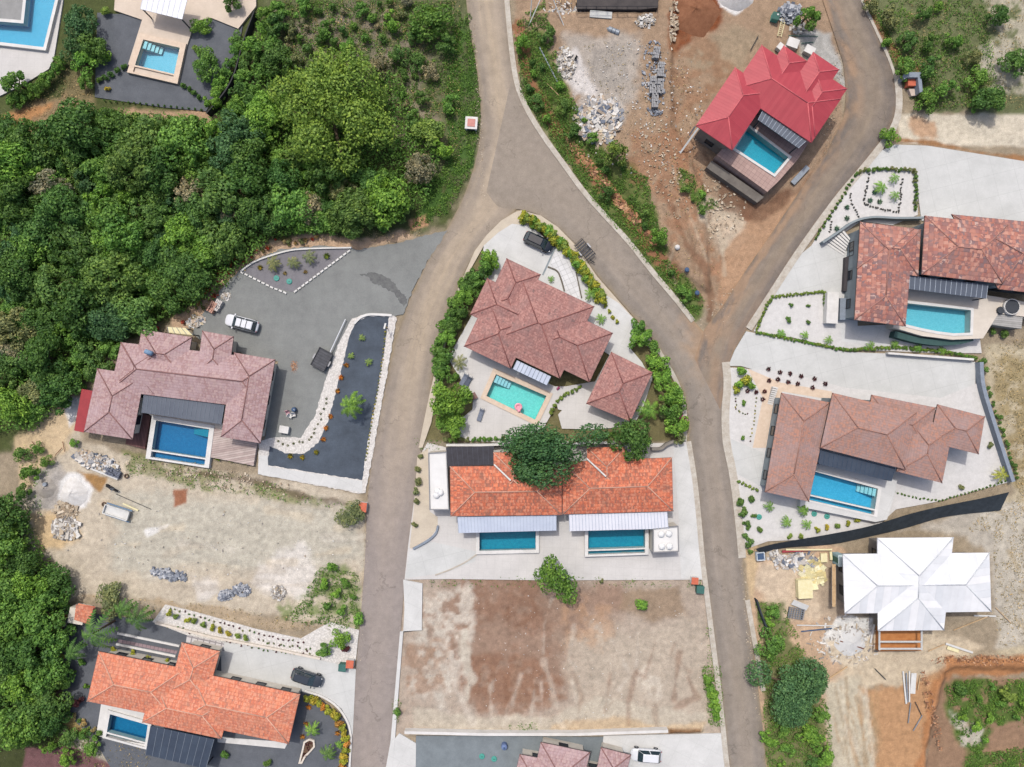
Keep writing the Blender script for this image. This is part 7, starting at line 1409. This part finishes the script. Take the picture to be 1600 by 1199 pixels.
rubble('rubble', 'white bags and rubbish under the red beam', 1205, 866, 14, 9, 130, .2, .7, 'pale', .4, 52); rubble('rubble', 'offcuts scattered over the east site', 1245, 878, 36, 12, 130, .15, .9, 'mix', .2, 53, 0, .3, 2.4); rubble('rubble', 'stones and splinters round the white plaster spill', 1320, 1000, 60, 40, 240, .08, .4, 'pale', .08, 54, 0, .4, 2); rubble('rubble', 'clods along the orange bank', 1530, 1032, 75, 9, 300, .08, .28, 'soil', .2, 55); rubble('rubble', 'clods along the lower leg of the orange bank', 1456, 1110, 8, 65, 200, .08, .28, 'soil', .2, 56, 12)
heap('pale plaster heap in front of the orange porch', 1330, 1003, 34, 32, .45, M_sandg if False else mat('plaster_dust', C(216, 216, 214), C(204, 204, 202), 1.2, .95, fine=.06, bump=.2), 5)
for i, (a, b, m, wd, lb) in enumerate((((1411, 1049), (1416, 1100), M_pipe, .22, 'outermost white profile of the pair below the porch'), ((1416, 1052), (1418, 1098), M_steel, .2, 'grey profile between the white profiles'), ((1421, 1049), (1421, 1097), M_pipe, .2, 'white profile beside the wide white board'), ((1428, 1052), (1426, 1084), M_pipe, .75, 'wide white board below the porch'), ((1438, 1055), (1434, 1078), M_wood, .12, 'thin timber east of the wide white board'),
    ((1430, 1097), (1440, 1118), M_frame, .1, 'dark bar bent away from the white profiles'), ((1441, 1118), (1427, 1142), M_steel, .12, 'grey bar meeting the dark bar'), ((1423, 1098), (1419, 1130), M_steel, .12, 'thin grey bar below the white profiles'), ((1367, 1045), (1384, 1062), M_frame, .12, 'dark bar on the pale soil below the porch'),
    ((1296, 1060), (1324, 1042), M_wood, .2, 'timber stuck in the edge of the plaster heap'), ((1313, 1002), (1350, 1014), M_rust, .14, 'rusty bar across the plaster heap'), ((1245, 977), (1304, 978), M_pipe, .14, 'long white tube under the formwork rack'), ((1252, 987), (1300, 982), M_blue, .16, 'blue tube below the long white one'), ((1478, 1006), (1520, 1020), M_pipe, .3, 'long white board east of the porch'), ((1480, 1012), (1498, 1018), M_yel, .5, 'short yellow board by the long white one'),
    ((1450, 1018), (1476, 1007), M_wood, .12, 'thin timber leaning toward the long white board'), ((1490, 985), (1545, 963), M_wood, .12, 'thin timber slanting from the white roof corner'), ((1522, 962), (1556, 963), M_pipe, .22, 'white tube along the lower eave of the white roof'), ((1360, 1005), (1366, 976), M_pipe, .25, 'pale board leaning beside the orange porch'), ((1556, 950), (1580, 974), M_wood, .1, 'thin stick on the dry slope below the white roof'))):
    bar('plank' if m in (M_wood, M_yel) else 'profile', lb, 'plank' if m in (M_wood, M_yel) else 'profile', a, b, wd, .08, m, gz(*a) + .2 if 1290 < a[0] < 1360 and a[1] > 995 else .12)
sc_ = thing('scaffold', 'steel scaffold along the west wall of the white roofed house', 'scaffold', tuple(W(1305, 915)))
for x in (1300, 1306):
    for y in (885, 915, 945): obj('standard', MB().tube(W(x, y, 0), W(x, y, 2.6), .04, n=6), M_rust, sc_)
    obj('ledger', MB().tube(W(x, 882, 1.8), W(x, 948, 1.8), .04, n=6), M_steel, sc_)
obj('walk_board', MB().box(W(1303, 915, 1.86), (.55, 6.2, .05)), M_wood, sc_)
for lb, x, y, rx, ry, a, sd in (('grit along the verge of the main road by the scrub', 748, 180, 6, 150, 3, 61), ('grit along the west side of the lower main road', 572, 880, 5, 230, -3, 62), ('grit spilling over the fork where the roads meet', 1118, 505, 26, 70, -30, 63), ('grit along the inner side of the road bend', 1300, 170, 10, 130, -8, 64), ('grit along the east edge of the lower east road', 1172, 1000, 6, 130, 6, 65)): rubble('grit', lb, x, y, rx, ry, 260, .05, .2, 'tan', .02, sd, a)
prop('boulder', 'white boulder on the slope above the east road', 'boulder', [('rock', MB().lathe((0, 0, -.1), [(.3, 0), (.42, .2), (.36, .45), (.2, .6), (.02, .64)], 9), M_sandw)], 1058, 387, .6)
for x, y, lb in ((1073, 422, 'blue plastic sheet scrap in the road bank weeds'), (1089, 458, 'blue sack at the lower end of the road bank')): prop('sack', lb, 'sack', [('sack', MB().lathe((0, 0, 0), [(.25, 0), (.38, .12), (.3, .32), (.02, .38)], 9), M_blue)], x, y, .75)
pd = thing('stone_edged_bed', 'pear shaped bed with a pale stone rim in the corner garden', 'flower bed', tuple(W(479, 1172))); pe = [(475, 1158), (484, 1153), (492, 1156), (493, 1166), (486, 1174), (478, 1182), (473, 1192), (467, 1192), (470, 1180), (473, 1168)]
obj('stone_rim', MB().prism(xy(pe), 0, .3, holes=[offs(xy(pe), -.25)]), M_stonec, pd); obj('soil', MB().prism(offs(xy(pe), -.26), 0, .16), mat('bed_soil', C(112, 88, 70)), pd)
for x, y in ((480, 1163), (486, 1160), (482, 1170), (476, 1180)): plant('agave', x, y, 4, 'purple', 'purple_rosette', 'purple rosette inside the pear shaped stone bed', 'succulent', 'rosettes of the pear shaped bed')
# --- worker on the north site
pe = bpy.data.meshes.new('person'); vs, es, rs = [], [], []
def V_(p, r, par=None):
    vs.append(p); rs.append(r)
    if par is not None: es.append((par, len(vs) - 1))
    return len(vs) - 1
p0 = V_((0, 0, .95), .15); p1 = V_((0, .01, 1.2), .15, p0); p2 = V_((0, 0, 1.42), .14, p1); p3 = V_((0, -.01, 1.52), .06, p2); p4 = V_((0, -.03, 1.64), .10, p3); V_((0, -.02, 1.76), .08, p4)
for sx in (-1, 1):
    a = V_((sx * .1, 0, .86), .1, p0); b = V_((sx * .12, -.03 * sx, .48), .065, a); c = V_((sx * .13, .02, .08), .045, b); V_((sx * .14, -.14, .04), .035, c)
    a = V_((sx * .2, 0, 1.4), .06, p2); b = V_((sx * .27, -.02, 1.12), .045, a); c = V_((sx * .26, -.14, .9), .03, b); h_ = V_((sx * .25, -.18, .84), .03, c)
    for k in range(4): V_((sx * (.22 + .02 * k), -.24 - .01 * (k % 2), .76 + .008 * k), .009, h_)
    V_((sx * .2, -.22, .83), .01, h_)
pe.from_pydata(vs, es, []); po = bpy.data.objects.new('body', pe); COL.objects.link(po); md = po.modifiers.new('skin', 'SKIN')
for i, r_ in enumerate(rs): pe.skin_vertices[0].data[i].radius = (r_, r_)
pe.skin_vertices[0].data[0].use_root = True; po.modifiers.new('sub', 'SUBSURF').levels = 1; pe.materials.append(mat('dark_work_clothes', C(52, 58, 62), C(44, 50, 54)))
pt = thing('person', 'person in dark clothes standing on the white plaster dust', 'person', W(899, 96, 0), None, .6); po.parent = pt
_local('hair', MB().lathe((0, -.01, 1.72), [(.11, 0), (.115, .06), (.08, .12), (.01, .14)], 10), mat('dark_hair', C(40, 34, 30)), pt)
# ------------------------------------------------------------------ labels: same wording without a shared group gets its place in the row
ORD = ['first', 'second', 'third', 'fourth', 'fifth', 'sixth', 'seventh', 'eighth', 'ninth', 'tenth', 'eleventh', 'twelfth']
by = {}
for o in REG: by.setdefault(o['label'], []).append(o)
for lb, os_ in by.items():
    if not 1 < len(os_) <= 12 or len(lb.split()) > 12: continue
    X = [o.location.x for o in os_]; Y = [o.location.y for o in os_]; hor = max(X) - min(X) >= max(Y) - min(Y)
    os_.sort(key=(lambda o: o.location.x) if hor else (lambda o: -o.location.y))
    for i, o in enumerate(os_): o['label'] = f"{lb}, {ORD[i]} from {'the left' if hor else 'the top'}"
print('THINGS', len(REG), 'OBJECTS', len(bpy.data.objects))
